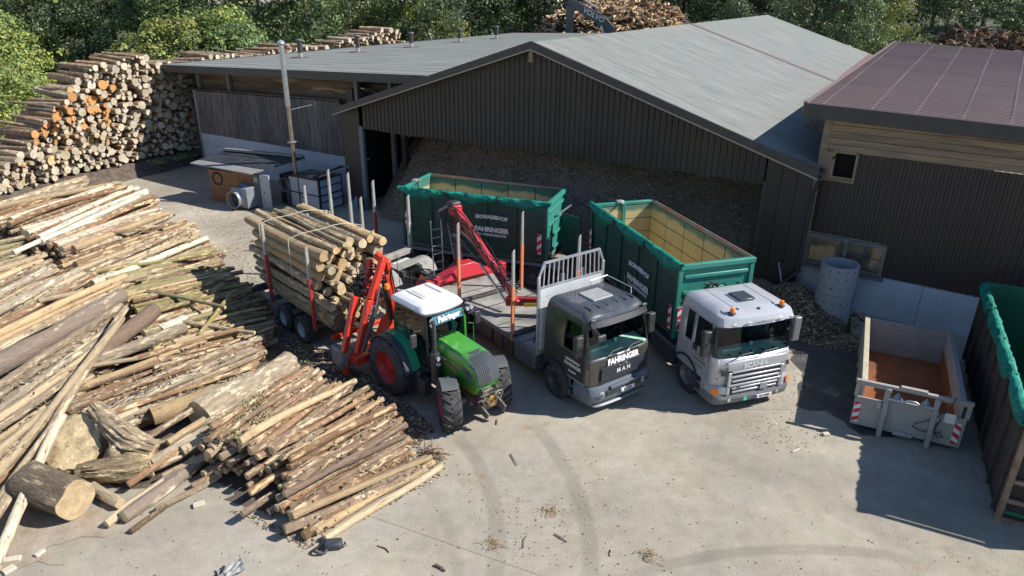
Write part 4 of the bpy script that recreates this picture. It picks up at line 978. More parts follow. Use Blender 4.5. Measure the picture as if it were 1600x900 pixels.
for y0, y1 in ((-.85,-.1),(-.05,.7)): B().tube([(.02,y0,1.64),(-.03,(y0+y1)/2,1.73),(-.05,y1,1.75)], .012, 5).build('wiper', blackpl, sca)
chassis(sca, -.6, -8.9)
for s in (-1, 1):
    B().box(-3.6,-2.1,min(s*.65,s*1.15),max(s*.65,s*1.15),.42,1.0).build('side_tank', mk('dark tank', (.05,.052,.058), .4), sca, bevel=.06)
    B().box(-4.5,-3.7,min(s*.65,s*1.15),max(s*.65,s*1.15),.42,1.0).build('side_tank', blackpl, sca, bevel=.06)
    for x in (-6.2,-7.5): wheel(sca, x, s*.93, .5, .55, drim, side=s)
B().box(-2.2,-2.0,-1.1,1.1,.85,1.05).build('catwalk', mk('tan catwalk', (.25,.22,.18), .8), sca)
b = B(); b.box(-8.9,-2.3,-.55,-.42,.96,1.14); b.box(-8.9,-2.3,.42,.55,.96,1.14); b.build('hook_frame', darksteel, sca)
b = B(); b.bar((-2.35,-.35,1.2),(-2.35,0,2.6),.12,.14).bar((-2.35,.35,1.2),(-2.35,0,2.6),.12,.14).bar((-2.35,0,2.5),(-2.45,0,2.75),.12,.12); b.build('hook_arm', green_sun, sca, bevel=.01)
b = B(); rr = random.Random(8)
for i in range(7): b.tube([(-2.2+rr.uniform(-.05,.1),rr.uniform(-.3,.5)+.1*sin(k),2.3+.35*sin(k*.7+i)+.05*i) for k in range(7)], .02, 5, caps=False)
b.build('hydraulic_hoses', hose_m, sca, smooth=True)
# ---------------------------------------------------------------- open top containers
yel = mk('yellow dusty inside paint', (.52,.43,.2), .75, 0, (.43,.36,.18), 1.2, col3=(.1,.085,.05), scale3=1.6, amt3=.71)
yelpale = mk('pale inside paint', (.5,.45,.28), .75, 0, (.4,.38,.26), 1.2, col3=(.2,.2,.12), scale3=1.6, amt3=.7)
grtop = mk('worn green inner band', (.16,.24,.16), .6, 0, (.07,.15,.11), 2.5)
def inner_material(name, yl, gr, zb):
    m = mk(name, yl, .75, 0, tuple(c*.85 for c in yl), 1.2, col3=tuple(c*.25 for c in yl), scale3=1.7, amt3=.7)
    if m.get('done'): return m
    m['done'] = 1
    n = m.node_tree.nodes; L = m.node_tree.links; b = n['Principled BSDF']; src = b.inputs['Base Color'].links[0].from_socket
    tc = n.new('ShaderNodeTexCoord'); sp = n.new('ShaderNodeSeparateXYZ'); L.new(tc.outputs['Object'], sp.inputs[0])
    nz = n.new('ShaderNodeTexNoise'); nz.inputs['Scale'].default_value = 1.1; nz.inputs['Detail'].default_value = 5; L.new(tc.outputs['Object'], nz.inputs['Vector'])
    ad = n.new('ShaderNodeMath'); ad.operation = 'MULTIPLY_ADD'; ad.inputs[1].default_value = .6; L.new(nz.outputs['Fac'], ad.inputs[0]); L.new(sp.outputs[2], ad.inputs[2])
    mr = n.new('ShaderNodeMapRange'); mr.inputs[1].default_value = zb+.3; mr.inputs[2].default_value = zb+.42; L.new(ad.outputs[0], mr.inputs[0])
    mx = n.new('ShaderNodeMix'); mx.data_type = 'RGBA'; L.new(mr.outputs[0], mx.inputs[0]); L.new(src, mx.inputs[6]); mx.inputs[7].default_value = (*gr, 1); L.new(mx.outputs[2], b.inputs['Base Color'])
    return m
def tarp(parent, L, y, z, side, n_sag=3, drop=.32, name='tarpaulin', seed=1, over=.15, head=.3):
    """bunched net rolled over the top rail, hanging down outside in swags; runs x=0..L"""
    rn = random.Random(seed); b = B(); NX = 90; prof = 14
    sag_n = n_sag
    for i in range(NX+1):
        t = i/NX; x = -over + (L+2*over)*t
        q = (t*sag_n) % 1.0
        sg = .4+.6*sin(pi*q)**.8 if 0 < t < 1 else .4
        d = drop*sg*(1+.35*noise.noise(Vector((x*1.1, seed, 0))))
        bulge = .045+.05*noise.noise(Vector((x*1.7, seed*3, 1)))+.04*sg
        ring = []
        for k in range(prof):
            a = k/(prof-1)
            if a < .3: px, pz = -.10+.14*(a/.3), .03+.07*sin(a/.3*pi/2)
            else:
                s = (a-.3)/.7; px, pz = .04+bulge*sin(pi*min(1, s*1.1))*1.1, .1-d*1.15*s
            f = noise.noise(Vector((x*3.2+seed, a*4, seed)))*.05 + noise.noise(Vector((x*9, a*6+x*2, seed)))*.045
            ring.append((x, y+side*(px+f), z+pz+f*.5))
        for k in range(prof-1, 0, -1):   # inner layer back up
            a = k/(prof-1); r_ = ring[k]; ring.append((r_[0], r_[1]-side*.035, r_[2]+.0))
        b.v += ring
    m = 2*prof-1
    for i in range(NX):
        for k in range(m-1):
            b.f.append((i*m+k, i*m+k+1, (i+1)*m+k+1, (i+1)*m+k)); b.m.append(0)
    o = b.build(name, tarp_m, parent, smooth=70)
    for i in range(1, n_sag):
        x = -over+(L+2*over)*i/n_sag
        B().bar((x, y-side*.05, z+.11), (x+.0, y+side*.13, z+.02), .05, .03).bar((x, y+side*.12, z+.08), (x, y+side*.14, z-.28), .04, .02).build('strap', blackpl, o)
    return o
def container(name, label, o, f, L, Wd, z0, h, out, outf, inner, tarp_side, posts=5, frontmat=None, letters=True, group=None, seed=1):
    """local: x from 0 (front end) to -L, y +-W/2, floor z0"""
    t = frame(name, label, 'container', o, f, group, z0)
    hw = Wd/2; th = .06
    B().box(-L, 0, -hw, hw, 0, .1).build('floor', inner, t)
    for s in (-1, 1):
        b = B(); y0, y1 = (hw-th, hw) if s > 0 else (-hw, -hw+th)
        b.box(-L, 0, y0, y1, .0, h); w_ = b.build('side_wall', out, t)
        yi = s*(hw-th-.004)
        for k in range(posts):      # inside panels with folded joints between
            xa = -L+.06+k*(L-.12)/posts; xb = xa+(L-.12)/posts
            for q in range(4):
                za = .1+q*(h-.2)/4; zb = za+(h-.2)/4
                B().box(xa+.02, xb-.02, min(yi, yi-s*.022), max(yi, yi-s*.022), za+.012, zb-.02).build('inner_panel', inner, w_)
        for k in range(posts+1):
            x = -L+.06+k*(L-.12)/posts
            B().box(x-.06, x+.06, min(s*hw, s*(hw+.06)), max(s*hw, s*(hw+.06)), .0, h-.08).build('wall_post', out, w_, bevel=.008)
        for q in range(1, 4):       # folds pressed into each outer bay
            z = q*h/4
            for k in range(posts):
                xa = -L+.15+k*(L-.12)/posts; xb = xa+(L-.12)/posts-.18
                B().box(xa, xb, min(s*hw, s*(hw+.022)), max(s*hw, s*(hw+.022)), z-.03, z+.03).build('wall_fold', out, w_, bevel=.01)
        B().box(-L, 0, min(s*(hw-.08), s*(hw+.05)), max(s*(hw-.08), s*(hw+.05)), h-.1, h).build('top_rail', mk('rust worn rail', (.2,.2,.17), .6, 0, (.3,.13,.09), 2, thr=(.45,.6)) if s != tarp_side else out, t, bevel=.012)
    # front end (hook end) with three pressed beams
    fm = frontmat or outf
    B().box(-th, 0, -hw, hw, 0, h).build('front_wall', fm, t)
    for z in (.25, .8, 1.35, 1.85):
        if z < h-.25: B().box(0, .07, -hw+.15, hw-.15, z, z+.13).build('front_beam', fm, t, bevel=.03)
    B().box(-.06, .09, -hw-.05, hw+.05, h-.14, h+.01).build('front_rail', fm, t, bevel=.015)
    for s in (-1, 1): B().box(-.04, .06, min(s*(hw-.1),s*(hw+.04)), max(s*(hw-.1),s*(hw+.04)), -.05, h-.12).build('corner_post', fm, t, bevel=.015)
    B().box(-L, -L+th, -hw, hw, 0, h).build('rear_door', fm, t)
    for s in (-1,1):
        for q in range(4):
            za = .1+q*(h-.2)/4; B().box(-L+th, -L+th+.025, min(s*.05,s*(hw-.1)), max(s*.05,s*(hw-.1)), za+.012, za+(h-.2)/4-.02).build('inner_panel', inner, t)
            B().box(-th-.03, -th-.005, min(s*.05,s*(hw-.1)), max(s*.05,s*(hw-.1)), za+.012, za+(h-.2)/4-.02).build('inner_panel', inner, t)
    B().box(-L+th, -L+th+.09, -.07, .07, .1, h).build('door_post', outf, t, bevel=.01)
    B().box(-L-.05, -L+.1, -hw-.03, hw+.03, h-.1, h+.02).build('rear_rail', fm, t, bevel=.015)
    B().box(-L-.06, -L+.14, -.28, -.02, h, h+.09).box(-L-.02, -L+.3, -.2, -.12, h+.02, h+.07).build('door_catch', g_metal, t, bevel=.01)
    if tarp_side: tarp(t, -0, 0, 0, 1) if False else None
    return t
inC = inner_material('yellow container inside', (.55,.455,.24), (.12,.2,.14), 1.95)
inP = inner_material('pale container inside', (.5,.43,.25), (.05,.15,.11), 1.85)
# on the silver truck: position measured on its own top rim
a_, b_, c_, d_ = P(926,320,3.45), P(1020,311.6,3.45), P(1180,400,3.45), P(1060,416,3.45)
cf = ((c_+d_)/2-(a_+b_)/2); Lc = cf.length; cf.normalize(); co = (c_+d_)/2
HC = 2.3
def lettering_side(t, y, s, x, h, col=lettergrey, scale=1.):
    r = (-1*s*-1, 0, 0)
    right = (1, 0, 0) if s < 0 else (-1, 0, 0)
    yy = y+s*.07
    text(t, 'BIOMASSEHOF', .21*scale, (x, yy, h), right, (0,0,1), col, arc=.08, sx=1.02, bold=.009)
    text(t, 'FAHRINGER', .27*scale, (x, yy, h-.52), right, (0,0,1), col, sx=1.02, bold=.014)
    text(t, 'Tel. +43(0)676/5632758', .135*scale, (x, yy, h-.68), right, (0,0,1), col, sx=.98, bold=.005)
c2 = container('green_container', 'open green container with dusty yellow inside, carried by the silver truck', co, cf, Lc, 2.42, 3.45-HC, HC, green_shade, green_sun, inC, -1)
tm = tarp(c2, Lc, -1.21, HC-.02, -1, 3, .36, seed=2); tm.location = (-Lc, 0, 0)
lettering_side(c2, -1.21, -1, -2.3, 1.25)
stripes(c2, (.0,-1.22,.25), (0,1,0), (0,0,1), .16, .75, 5, name='warning_board').location = (.08, .04, 0)
stripes(c2, (-.22,-1.3,.25), (1,0,0), (0,0,1), .16, .75, 5)
stripes(c2, (-Lc+.1,-1.3,.7), (1,0,0), (0,0,1), .16, .75, 5)
b = B(); b.bar((.1,.35,1.35),(.1,.95,1.55),.05,.05).bar((.1,.55,1.2),(.1,.75,1.62),.04,.04).bar((.1,.55,1.2),(.1,.95,1.3),.04,.04).bar((.1,-.5,1.45),(.1,.1,1.6),.04,.04); b.build('rope_hooks', darksteel, c2)
b = B(); b.add([(.06,-.55,.95),(.06,.55,.95),(.06,.25,1.6),(.06,-.25,1.6),(.14,-.5,.95),(.14,.5,.95),(.14,.2,1.55),(.14,-.2,1.55)], [(0,1,2,3),(7,6,5,4),(0,4,5,1),(1,5,6,2),(2,6,7,3),(3,7,4,0)]); b.build('hook_plate', green_sun, c2)

# container on the drawbar trailer in front of the chip heap
a_, b_, c_, d_ = P(668,271,3.45), P(881,292,3.45), P(858,320,3.45), P(631,293.6,3.45)
cf1 = ((b_+c_)/2-(a_+d_)/2); L1 = cf1.length; cf1.normalize(); co1 = (b_+c_)/2
c1 = container('green_container', 'open green container with rolled net, on the low trailer before the chip heap', co1, cf1, L1, 2.42, 3.45-HC, HC, green_shade, green_sun, inP, -1, group=None)
tm = tarp(c1, L1, -1.21, HC-.02, -1, 3, .34, seed=5); tm.location = (-L1, 0, 0)
lettering_side(c1, -1.21, -1, -2.15, 1.5, scale=.93)
stripes(c1, (-.32,-1.3,.35), (1,0,0), (0,0,1), .17, .8, 5); stripes(c1, (-L1+.14,-1.3,.7), (1,0,0), (0,0,1), .17, .75, 5)
o = B().box(.1,1.0,.55,.6,.1,1.75).build('open_door_leaf', green_shade, c1, bevel=.01); o.location = (-.0,-.75,0); o.rotation_euler = (0,0,-.5)
B().bar((.1,-.2,1.6),(.5,.3,1.9),.05,.05).build('hook_bar', g_metal, c1)
stripes(c1, (.08,-1.12,.3), (0,1,0), (0,0,1), .16, .75, 5)
# its trailer
tr = frame('container_trailer', 'low dark trailer chassis with ladder under the green container', 'trailer', co1, cf1)
b = B(); b.box(-L1-.2,.5,-.6,-.45,.85,1.1); b.box(-L1-.2,.5,.45,.6,.85,1.1)
for x in (-6,-4.8,-3.6,-2.4,-1.2,0): b.box(x-.06,x+.06,-1.15,1.15,.95,1.08)
b.build('chassis', darksteel, tr, bevel=.006)
B().box(-L1-.25,.75,-1.32,-1.2,1.0,1.12).build('side_rail', mk('blue grey rail', (.17,.2,.25), .5, .2), tr, bevel=.01)
B().box(-L1-.25,.75,1.2,1.32,1.0,1.12).build('side_rail', mk('blue grey rail', (.17,.2,.25), .5), tr, bevel=.01)
for x in (-5.7,-4.4,-.5):
    for s in (-1, 1): wheel(tr, x, s*1.0, .5, .5, drim, side=s)
    for s in (-1, 1): arch(tr, x, min(s*.72,s*1.25), max(s*.72,s*1.25), .55, blackpl, .03, 20, 160, 'mudguard')
B().box(-3.9,-1.3,-1.1,-1.0,.45,.55).box(-3.9,-3.82,-1.1,-1.0,.45,.95).box(-1.4,-1.3,-1.1,-1.0,.45,.95).box(-3.9,-1.3,-1.1,-1.0,.7,.76).build('side_guard', darksteel, tr)
B().box(-3.0,-2.2,-1.1,-.6,.5,.9).build('tool_box', mk('blue grey box', (.1,.12,.15), .5), tr, bevel=.02)
B().bar((.5,0,.9),(2.3,.0,.8),.14,.14).build('drawbar', darksteel, tr)
B().box(.1,.6,-1.0,.4,1.02,1.1).build('walkway', mk('tan catwalk', (.25,.22,.18), .8), tr)
la = thing('ladder', 'narrow steel ladder leaning on the side of the green container', 'ladder', (0,0,0))
la.matrix_world = Matrix.Translation((co1.x, co1.y, 0)) @ Matrix.Rotation(atan2(cf1.y, cf1.x), 4, 'Z')
q = B()
for x in (-3.95,-3.6): q.tube([(x+.35,-1.5,.85),(x,-1.36,2.35)], .022, 6)
q.build('side_rail', g_metal, la)
for i in range(5): B().tube([(-3.95+.35*(1-i/5),-1.5+.14*i/5,.95+.28*i),(-3.6+.35*(1-i/5),-1.5+.14*i/5,.95+.28*i)], .016, 6).build('rung', g_metal, la)

# green container at the right edge, rusty outside
a_, d_ = P(1538,447,2.55), P(1603,655,2.55)
gf = (d_-a_); Lg = gf.length+0; gf.normalize(); gl = Vector((-gf.y, gf.x, 0)); go = d_+gl*1.25*1.0 
c3 = frame('rusty_container', 'tall container with rust brown side and green inside at the right edge of the yard', 'container', go, gf)
hw = 1.22; h = 2.55; ing = mk('green container inside paint', (.015,.13,.07), .6, 0, (.01,.09,.055), 1.2)
B().box(-Lg,0,-hw,hw,.15,.25).build('floor', ing, c3)
for s in (-1,1):
    y0, y1 = sorted((s*hw, s*(hw-.05)))
    b = B(); b.box(-Lg,0,y0,y1,.1,h); w_ = b.build('side_wall', rust, c3)
    B().box(-Lg+.05,-.05,min(s*(hw-.056),s*(hw-.05)),max(s*(hw-.056),s*(hw-.05)),.2,h-.05).build('inner_skin', ing, w_)
    for k in range(9):
        x = -.15-k*(Lg-.3)/8
        b = B(); b.bar((x-.0, s*(hw+.035), .12), (x-.0, s*(hw+.035), h-.12), .09, .07, up=(1,0,0)); b.build('wall_post', rust, w_, bevel=.01)
    B().box(-Lg,0,min(s*(hw-.08),s*(hw+.05)),max(s*(hw-.08),s*(hw+.05)),h-.1,h).build('top_rail', mk('cream rail', (.5,.46,.34), .6, 0, (.4,.35,.25), 4), c3, bevel=.01)
B().box(-Lg,-Lg+.05,-hw,hw,.1,h+.15).build('rear_wall', ing, c3)
frm = mk('rusty frame', (.26,.19,.14), .8, 0, (.16,.1,.07), 4)
b = B()
for y in (-hw,hw-.12): b.box(-.02,.1,y,y+.12,.0,h)
for z in (.0,.5,1.0,1.9,h-.12): b.box(-.0,.09,-hw+.12,hw-.12,z,z+.1)
b.build('end_frame', frm, c3, bevel=.008)
B().box(-.08,-.03,-hw+.05,hw-.05,.1,h-.1).build('end_wall', mk('dark rusted wall', (.035,.028,.025), .85), c3)
tm = tarp(c3, Lg, -hw, h-.02, -1, 4, .42, seed=9, over=.1); tm.location = (-Lg, 0, 0)

# grey low tipper container (hook skip)
fl, fr_ = P(1325,658,.12), P(1500,699,.12)
kf0 = fr_-fl; hwk = kf0.length/2; kl = kf0.normalized(); kf = Vector((kl.y, -kl.x, 0)); ko = (fl+fr_)/2
if kf.y > 0: kf = -kf
c4 = frame('grey_skip', 'low grey hook skip with orange lit floor standing right of the concrete rings', 'skip', ko, kf)
skp = mk('pale grey skip paint', (.36,.345,.32), .6, 0, (.3,.29,.275), 2, col3=(.2,.15,.12), scale3=5, amt3=.68)
skin = mk('rust orange skip inside', (.3,.1,.028), .55, 0, (.17,.065,.028), 1.3, col3=(.1,.05,.03), scale3=1.2, amt3=.6)
L4 = 4.5; h4 = 1.3; hb_ = 1.14
B().box(-L4,0,-hb_,hb_,.14,.24).build('floor', skin, c4)
for s in (-1,1):
    w_ = B().box(-L4,-.05,min(s*hb_,s*(hb_-.06)),max(s*hb_,s*(hb_-.06)),.12,h4).build('side_wall', skp, c4, bevel=.006)
    B().box(-L4+.06,-.1,min(s*(hb_-.06),s*(hb_-.066)),max(s*(hb_-.06),s*(hb_-.066)),.24,.24+.5).build('rust_band', skin, w_)
    B().box(-L4,-.05,min(s*(hb_-.09),s*(hb_+.05)),max(s*(hb_-.09),s*(hb_+.05)),h4-.03,h4+.06).build('top_rail', mk('cream rail', (.5,.46,.34)) if s < 0 else skp, c4, bevel=.01)
    for k in range(5): 
        x = -.6-k*.9; B().box(x-.04,x+.04,min(s*hb_,s*(hb_+.05)),max(s*hb_,s*(hb_+.05)),.14,h4-.05).build('wall_post', skp, w_, bevel=.006)
B().box(-L4,-L4+.06,-hb_,hb_,.12,h4+.02).build('rear_wall', mk('blue grey skip wall', (.2,.215,.235), .6, 0, (.26,.27,.28), 2), c4, bevel=.006)
# front wall with two cut-outs: built from plates
hw4 = 1.3; ft = 1.42
b = B()
for s in (-1,1):
    y = lambda a: s*a
    def bx(a, c, z0_, z1_): b.box(0,.05,min(y(a),y(c)),max(y(a),y(c)),z0_,z1_)
    bx(.5,1.26,.12,.95); bx(.5,.62,.95,1.36); bx(1.2,hw4,.95,1.36); bx(.62,1.2,1.3,1.36)
b.box(0,.05,-.5,.5,.12,1.05)
fw_ = b.build('front_wall', skp, c4)
B().box(-.03,.08,-hw4-.02,hw4+.02,1.36,1.44).build('top_rail', skp, c4, bevel=.012)
B().box(-.03,.09,-.3,.3,1.44,1.49).build('top_plate', skp, c4, bevel=.01)
for y in (-.55,.55): B().add([(.05,y-.06,.0),(.05,y+.06,.0),(.05,y+.06,1.37),(.05,y-.06,1.37),(.22,y-.06,.0),(.22,y+.06,.0),(.14,y+.06,1.37),(.14,y-.06,1.37)], [(0,3,2,1),(4,5,6,7),(0,1,5,4),(1,2,6,5),(2,3,7,6),(3,0,4,7)]).build('upright', skp, c4, bevel=.012)
B().tube([(.16,-.55,1.12),(.16,-.2,1.12),(.2,-.08,1.2),(.2,.08,1.2),(.16,.2,1.12),(.16,.55,1.12)], .03, 8).build('hook_bar', g_metal, c4, smooth=True)
for s in (-1,1): B().add([(.052,s*.16,1.06),(.052,s*.48,1.06),(.052,s*.32,1.3),(.2,s*.32,1.1)], [(0,1,2),(0,1,3),(1,2,3),(2,0,3)]).build('hook_gusset', mk('blue grey gusset', (.3,.33,.38), .5), c4)
B().box(.05,.12,-.25,.2,.1,.2).build('step_plate', g_metal, c4, bevel=.01)
for y in (-.7,.62): B().box(.05,.12,y-.04,y+.06,.75,.95).build('latch', g_metal, c4, bevel=.01)
stripes(c4, (.052,-hw4+.06,.2), (0,1,0), (0,0,1), .15, .6, 5, slant=.4); stripes(c4, (.052,hw4-.26,.2), (0,1,0), (0,0,1), .15, .6, 5, slant=-.4)
B().box(.05,.056,.78,1.02,.75,1.02).build('white_label', white_p, c4)
b = B(); b.tube([(.1,.9,1.5),(.12,.85,1.3),(.14,.6,.85),(.16,.2,.6),(.16,.15,.5),(.15,.3,.42),(.13,.6,.42),(.12,.75,.45)], .013, 6, caps=False)
b.tube([(.12,.7,.85),(.14,.62,.5),(.12,.75,.3),(.14,.85,.36),(.13,.74,.48)], .012, 6, caps=False); b.build('cable', hose_m, c4, smooth=True)
b = B()
for i in range(4): b.tube([(-L4+.1,-1.2-.03*i,1.2),(-L4+.3,-1.35-.05*i,1.42+.05*i),(-L4-.1,-1.6,1.2),(-L4-.1,-1.5-.04*i,.6)], .018, 6, caps=False)
b.build('hoses', hose_m, c4, smooth=True)
# ---------------------------------------------------------------- green tractor
tf = Vector((.69,-.724,0)).normalized(); tl_ = Vector((-tf.y, tf.x, 0)); to_ = Vector((-2.68,18.05,0))
tra = frame('tractor', 'green tractor with white cab roof and red rear wheel rims beside the log trailer', 'tractor', to_, tf)
tg = mk('bright tractor green', (.05,.25,.03), .3, 0, (.055,.27,.03), 2, coat=.5, col3=(.12,.27,.08), scale3=3, amt3=.6); tgd = mk('tractor green', (.045,.2,.03), .3, 0, (.035,.17,.025), 2, coat=.5)
tred = mk('red wheel rim', (.5,.02,.015), .4, 0, (.38,.03,.02), 5); trgrey = mk('tractor grey', (.1,.105,.11), .5, .2, (.14,.145,.15), 5)
for s in (-1,1):
    wheel(tra, 0, s*.9, .84, .56, tred, 'tractor', side=s); wheel(tra, 2.45, s*.86, .66, .5, tred, 'tractor', steer=-.5, side=s)
B().tube([(0,-.7,.83),(0,.7,.83)], .17, 12).build('rear_axle', trgrey, tra, smooth=True)
B().tube([(2.45,-.7,.6),(2.45,.7,.6)], .1, 10).box(2.25,2.65,-.3,.3,.45,.8).build('front_axle', trgrey, tra, bevel=.02)
b = B(); b.box(-.4,2.9,-.27,.27,.55,1.05); b.box(.3,1.6,-.42,.42,.5,1.0); b.build('gearbox', darksteel, tra, bevel=.05)
# bonnet
def cls3(i, j, s): return 1 if i == 'top' or i >= 2 else 0
lv = [(.95,3.0,1.38,.4,.08,.05,[2.6,2.2,1.8]), (1.3,3.12,1.38,.43,.1,.06,[2.6,2.2,1.8]), (1.62,3.05,1.38,.43,.12,.08,[2.6,2.2,1.8]), (1.78,2.86,1.38,.4,.12,.1,[2.5,2.2,1.8]), (1.86,2.6,1.38,.33,.12,.1,[2.3,2.1,1.8])]
# slope: shear rear up
ho = loft_cab(tra, lv, None, cls3, [tgd, tg], 'bonnet')
for v in ho.data.vertices:
    if v.co.z > 1.5: v.co.z += .14*(3.1-v.co.x)/1.7*(1 if v.co.z > 1.7 else .5)
gr = mk('grille grey', (.13,.14,.155), .4, .2)
for i in range(15):
    y = -.35+i*.05
    b = B(); yy = abs(y)/.4
    b.tube([(2.45-.05*yy,y*.92,1.925-.05*yy**2),(2.72-.05*yy,y,1.87-.06*yy**2),(2.95-.07*yy,y,1.78-.07*yy**2),(3.1-.09*yy,y,1.58-.03*yy),(3.15-.09*yy,y*.95,1.28)], .022, 5)
    b.build('grille_slat', gr, tra, smooth=True)
for s in (-1,1):
    b = B(); b.add([(2.35,s*.405,1.72),(2.8,s*.43,1.6),(3.0,s*.41,1.32),(2.86,s*.435,1.28),(2.55,s*.432,1.5)], [(0,1,2,3,4)]); b.build('headlight', lamph, tra).location=(0,s*.012,0)
    b = B(); b.bar((1.5,s*.445,1.52),(2.3,s*.452,1.42),.006,.045); b.build('bonnet_stripe', mk('grey red stripe', (.4,.12,.1), .5), tra)
    text(tra, 'FENDT' if s < 0 else 'FENDT', .1, (1.72,s*.449,1.56), (1 if s < 0 else -1,0,-.12*1), (0,0,1), lettergrey, 'maker_lettering')
b = B(); b.box(3.08,3.12,-.05,.05,1.4,1.5); b.build('emblem', chrome, tra)
# front linkage
b = B(); b.bar((2.7,-.3,.75),(3.35,-.3,.45),.07,.2).bar((2.7,.3,.75),(3.35,.3,.45),.07,.2).bar((3.0,-.36,.62),(3.0,.36,.62),.1,.1).box(2.8,3.12,-.27,.27,.5,1.08); b.bar((3.1,-.34,.95),(3.2,.34,.95),.05,.05)
b.build('front_linkage', mk('oily grey metal', (.22,.21,.2), .4, .6, (.1,.09,.08), 8), tra, bevel=.012)
B().lathe([(.05,0),(.16,.0),(.17,.05),(.12,.08),(.1,.03),(.04,.03),(.04,.12),(.001,.12)], (3.14,0,.75), 'x', 20).build('power_take_off_guard', mk('brass guard', (.36,.23,.08), .4, .6), tra, smooth=True)
b = B(); rr = random.Random(2)
for i in range(14):
    q = Vector((3.1+rr.uniform(-.05,.1), rr.uniform(-.3,.3), rr.uniform(.85,1.2))); b.tube([q, q+Vector((rr.uniform(.03,.12), rr.uniform(-.1,.1), rr.uniform(-.1,.1))), q+Vector((rr.uniform(0,.1), rr.uniform(-.15,.15), rr.uniform(-.25,0)))], .02, 6)
b.build('hydraulic_couplings', mk('oily couplings', (.35,.33,.3), .3, .8), tra)['kind'] = 'stuff'
for s in (-1,1):
    fm_ = arch(tra, 0, -.22, .22, .71, mk('dark mudguard', (.075,.08,.085), .55, 0, (.1,.105,.11), 4), .03, 62, 128, 'front_mudguard', zc=.63); fm_.location = (2.45, s*.86, 0); fm_.rotation_euler = (0,0,-.5)
    B().tube([(2.2,s*.6,.8),(2.15,s*.55,1.2),(2.3,s*.75,1.36)], .03, 6).build('mudguard_arm', trgrey, tra)
# cab
def cls4(i, j, s):
    if i == 'top': return 1
    if i in (0,): return 'windscreen:2' if j in (0,1) else ('door_glass:3' if j in (4,5) else 0)
    if i in (1,2,3): return 'windscreen:2' if j in (0,1,2) else ('door_glass:3' if j in (4,5) else ('rear_side_glass:3' if j == 7 else ('rear_glass:3' if j == 9 else 0)))
    return 0
sx = [.95,.4,.32,-.2]
lv = [(1.15,1.38,-.2,.62,.1,.04,[.95,.4,.32,-.1]), (1.6,1.42,-.22,.66,.1,.05,[.95,.4,.32,-.12]), (2.1,1.42,-.2,.67,.1,.05,[.95,.4,.32,-.1]), (2.45,1.38,-.17,.65,.1,.05,[.93,.4,.32,-.08]), (2.66,1.32,-.14,.62,.1,.05,[.9,.4,.32,-.06]), (2.7,1.3,-.14,.6,.1,.05,[.9,.4,.32,-.06])]
tglass = glass('tractor windscreen', (.62,.9,.86)); tside = glass('tractor side glass', (.7,.82,.7))
cabo = loft_cab(tra, lv, None, cls4, [mk('dark cab frame', (.02,.025,.025), .4), blackpl, tglass, tside], 'cab_frame')
rl = [(2.68,1.34,-.2,.65,.16,.05,[.9,.4,.32,-.1]), (2.76,1.38,-.24,.69,.16,.06,[.9,.4,.32,-.1]), (2.86,1.28,-.2,.64,.18,.06,[.85,.4,.32,-.08]), (2.93,1.05,-.12,.52,.2,.05,[.7,.4,.3,.0]), (2.945,.88,-.05,.42,.15,.03,[.6,.4,.3,.05])]
wr = mk('white cab roof', (.8,.8,.8), .35, 0, (.7,.71,.72), 4, coat=.4)
loft_cab(tra, rl, None, lambda i, j, s: 0 if i == 'top' or i else 1, [wr, mk('grey roof edge', (.4,.42,.46), .5)], 'cab_roof')
b = B()
for s in (-1,1): b.box(.0,.75,s*.32-.03,s*.32+.03,2.945,2.962)
b.build('roof_slot', mk('grey roof slot', (.36,.37,.38), .5), tra)
B().box(.1,.75,-.22,.22,2.945,2.965).build('roof_hatch', wr, tra, bevel=.01)
B().add([(1.4,-.52,2.42),(1.4,.52,2.42),(1.345,.5,2.66),(1.345,-.5,2.66)], [(0,1,2,3)]).build('sun_strip', mk('blue tinted strip', (.08,.2,.27), .3), tra).location=(.012,0,0)
text(tra, 'Fahringer', .21, (1.42,.03,2.48), (0,1,0), (-.18,0,1), mk('bright white lettering', (.85,.85,.85), .5), 'windscreen_lettering', bold=.009, sx=.92)
# inside: seat, wheel, console
b = B(); b.box(.1,.6,-.25,.25,1.25,1.5); b.box(.0,.14,-.24,.24,1.45,2.1); b.build('seat', seatm, tra, bevel=.04)
B().box(1.05,1.25,-.2,.2,1.1,1.75).tube([(1.0+.1*0+.14*cos(a)*.7, .2*sin(a), 1.85+.14*cos(a)) for a in [2*pi*i/14 for i in range(15)]], .018, 6, caps=False).build('steering_console', blackpl, tra)
B().box(-.2,1.35,-.66,.66,1.08,1.14).build('cab_floor', blackpl, tra)
b = B(); rr = random.Random(3)
for i in range(16): 
    q = Vector((1.1+rr.uniform(-.1,.15), rr.uniform(-.5,.4), 1.3+rr.uniform(0,.45))); b.box(q.x, q.x+rr.uniform(.05,.2), q.y, q.y+rr.uniform(.05,.3), q.z, q.z+.015)
b.build('papers_and_cables', mk('pale clutter', (.3,.34,.34), .4), tra)
B().box(-.15,.1,-.62,-.3,1.2,1.9).build('side_console', mk('mint trim', (.3,.42,.36), .6), tra, bevel=.03)
b = B(); b.tube([(1.36,.58,1.2),(1.39,.61,1.7),(1.37,.6,2.35),(1.28,.56,2.6)], .035, 6); b.build('green_pillar', tg, tra, smooth=True)
b = B(); b.tube([(.6,.3,1.3),(.9,.5,1.5),(1.05,.5,2.0),(.9,.45,2.4)], .07, 8); b.build('inner_green_post', mk('mint green post', (.05,.35,.2), .5), tra, smooth=True)
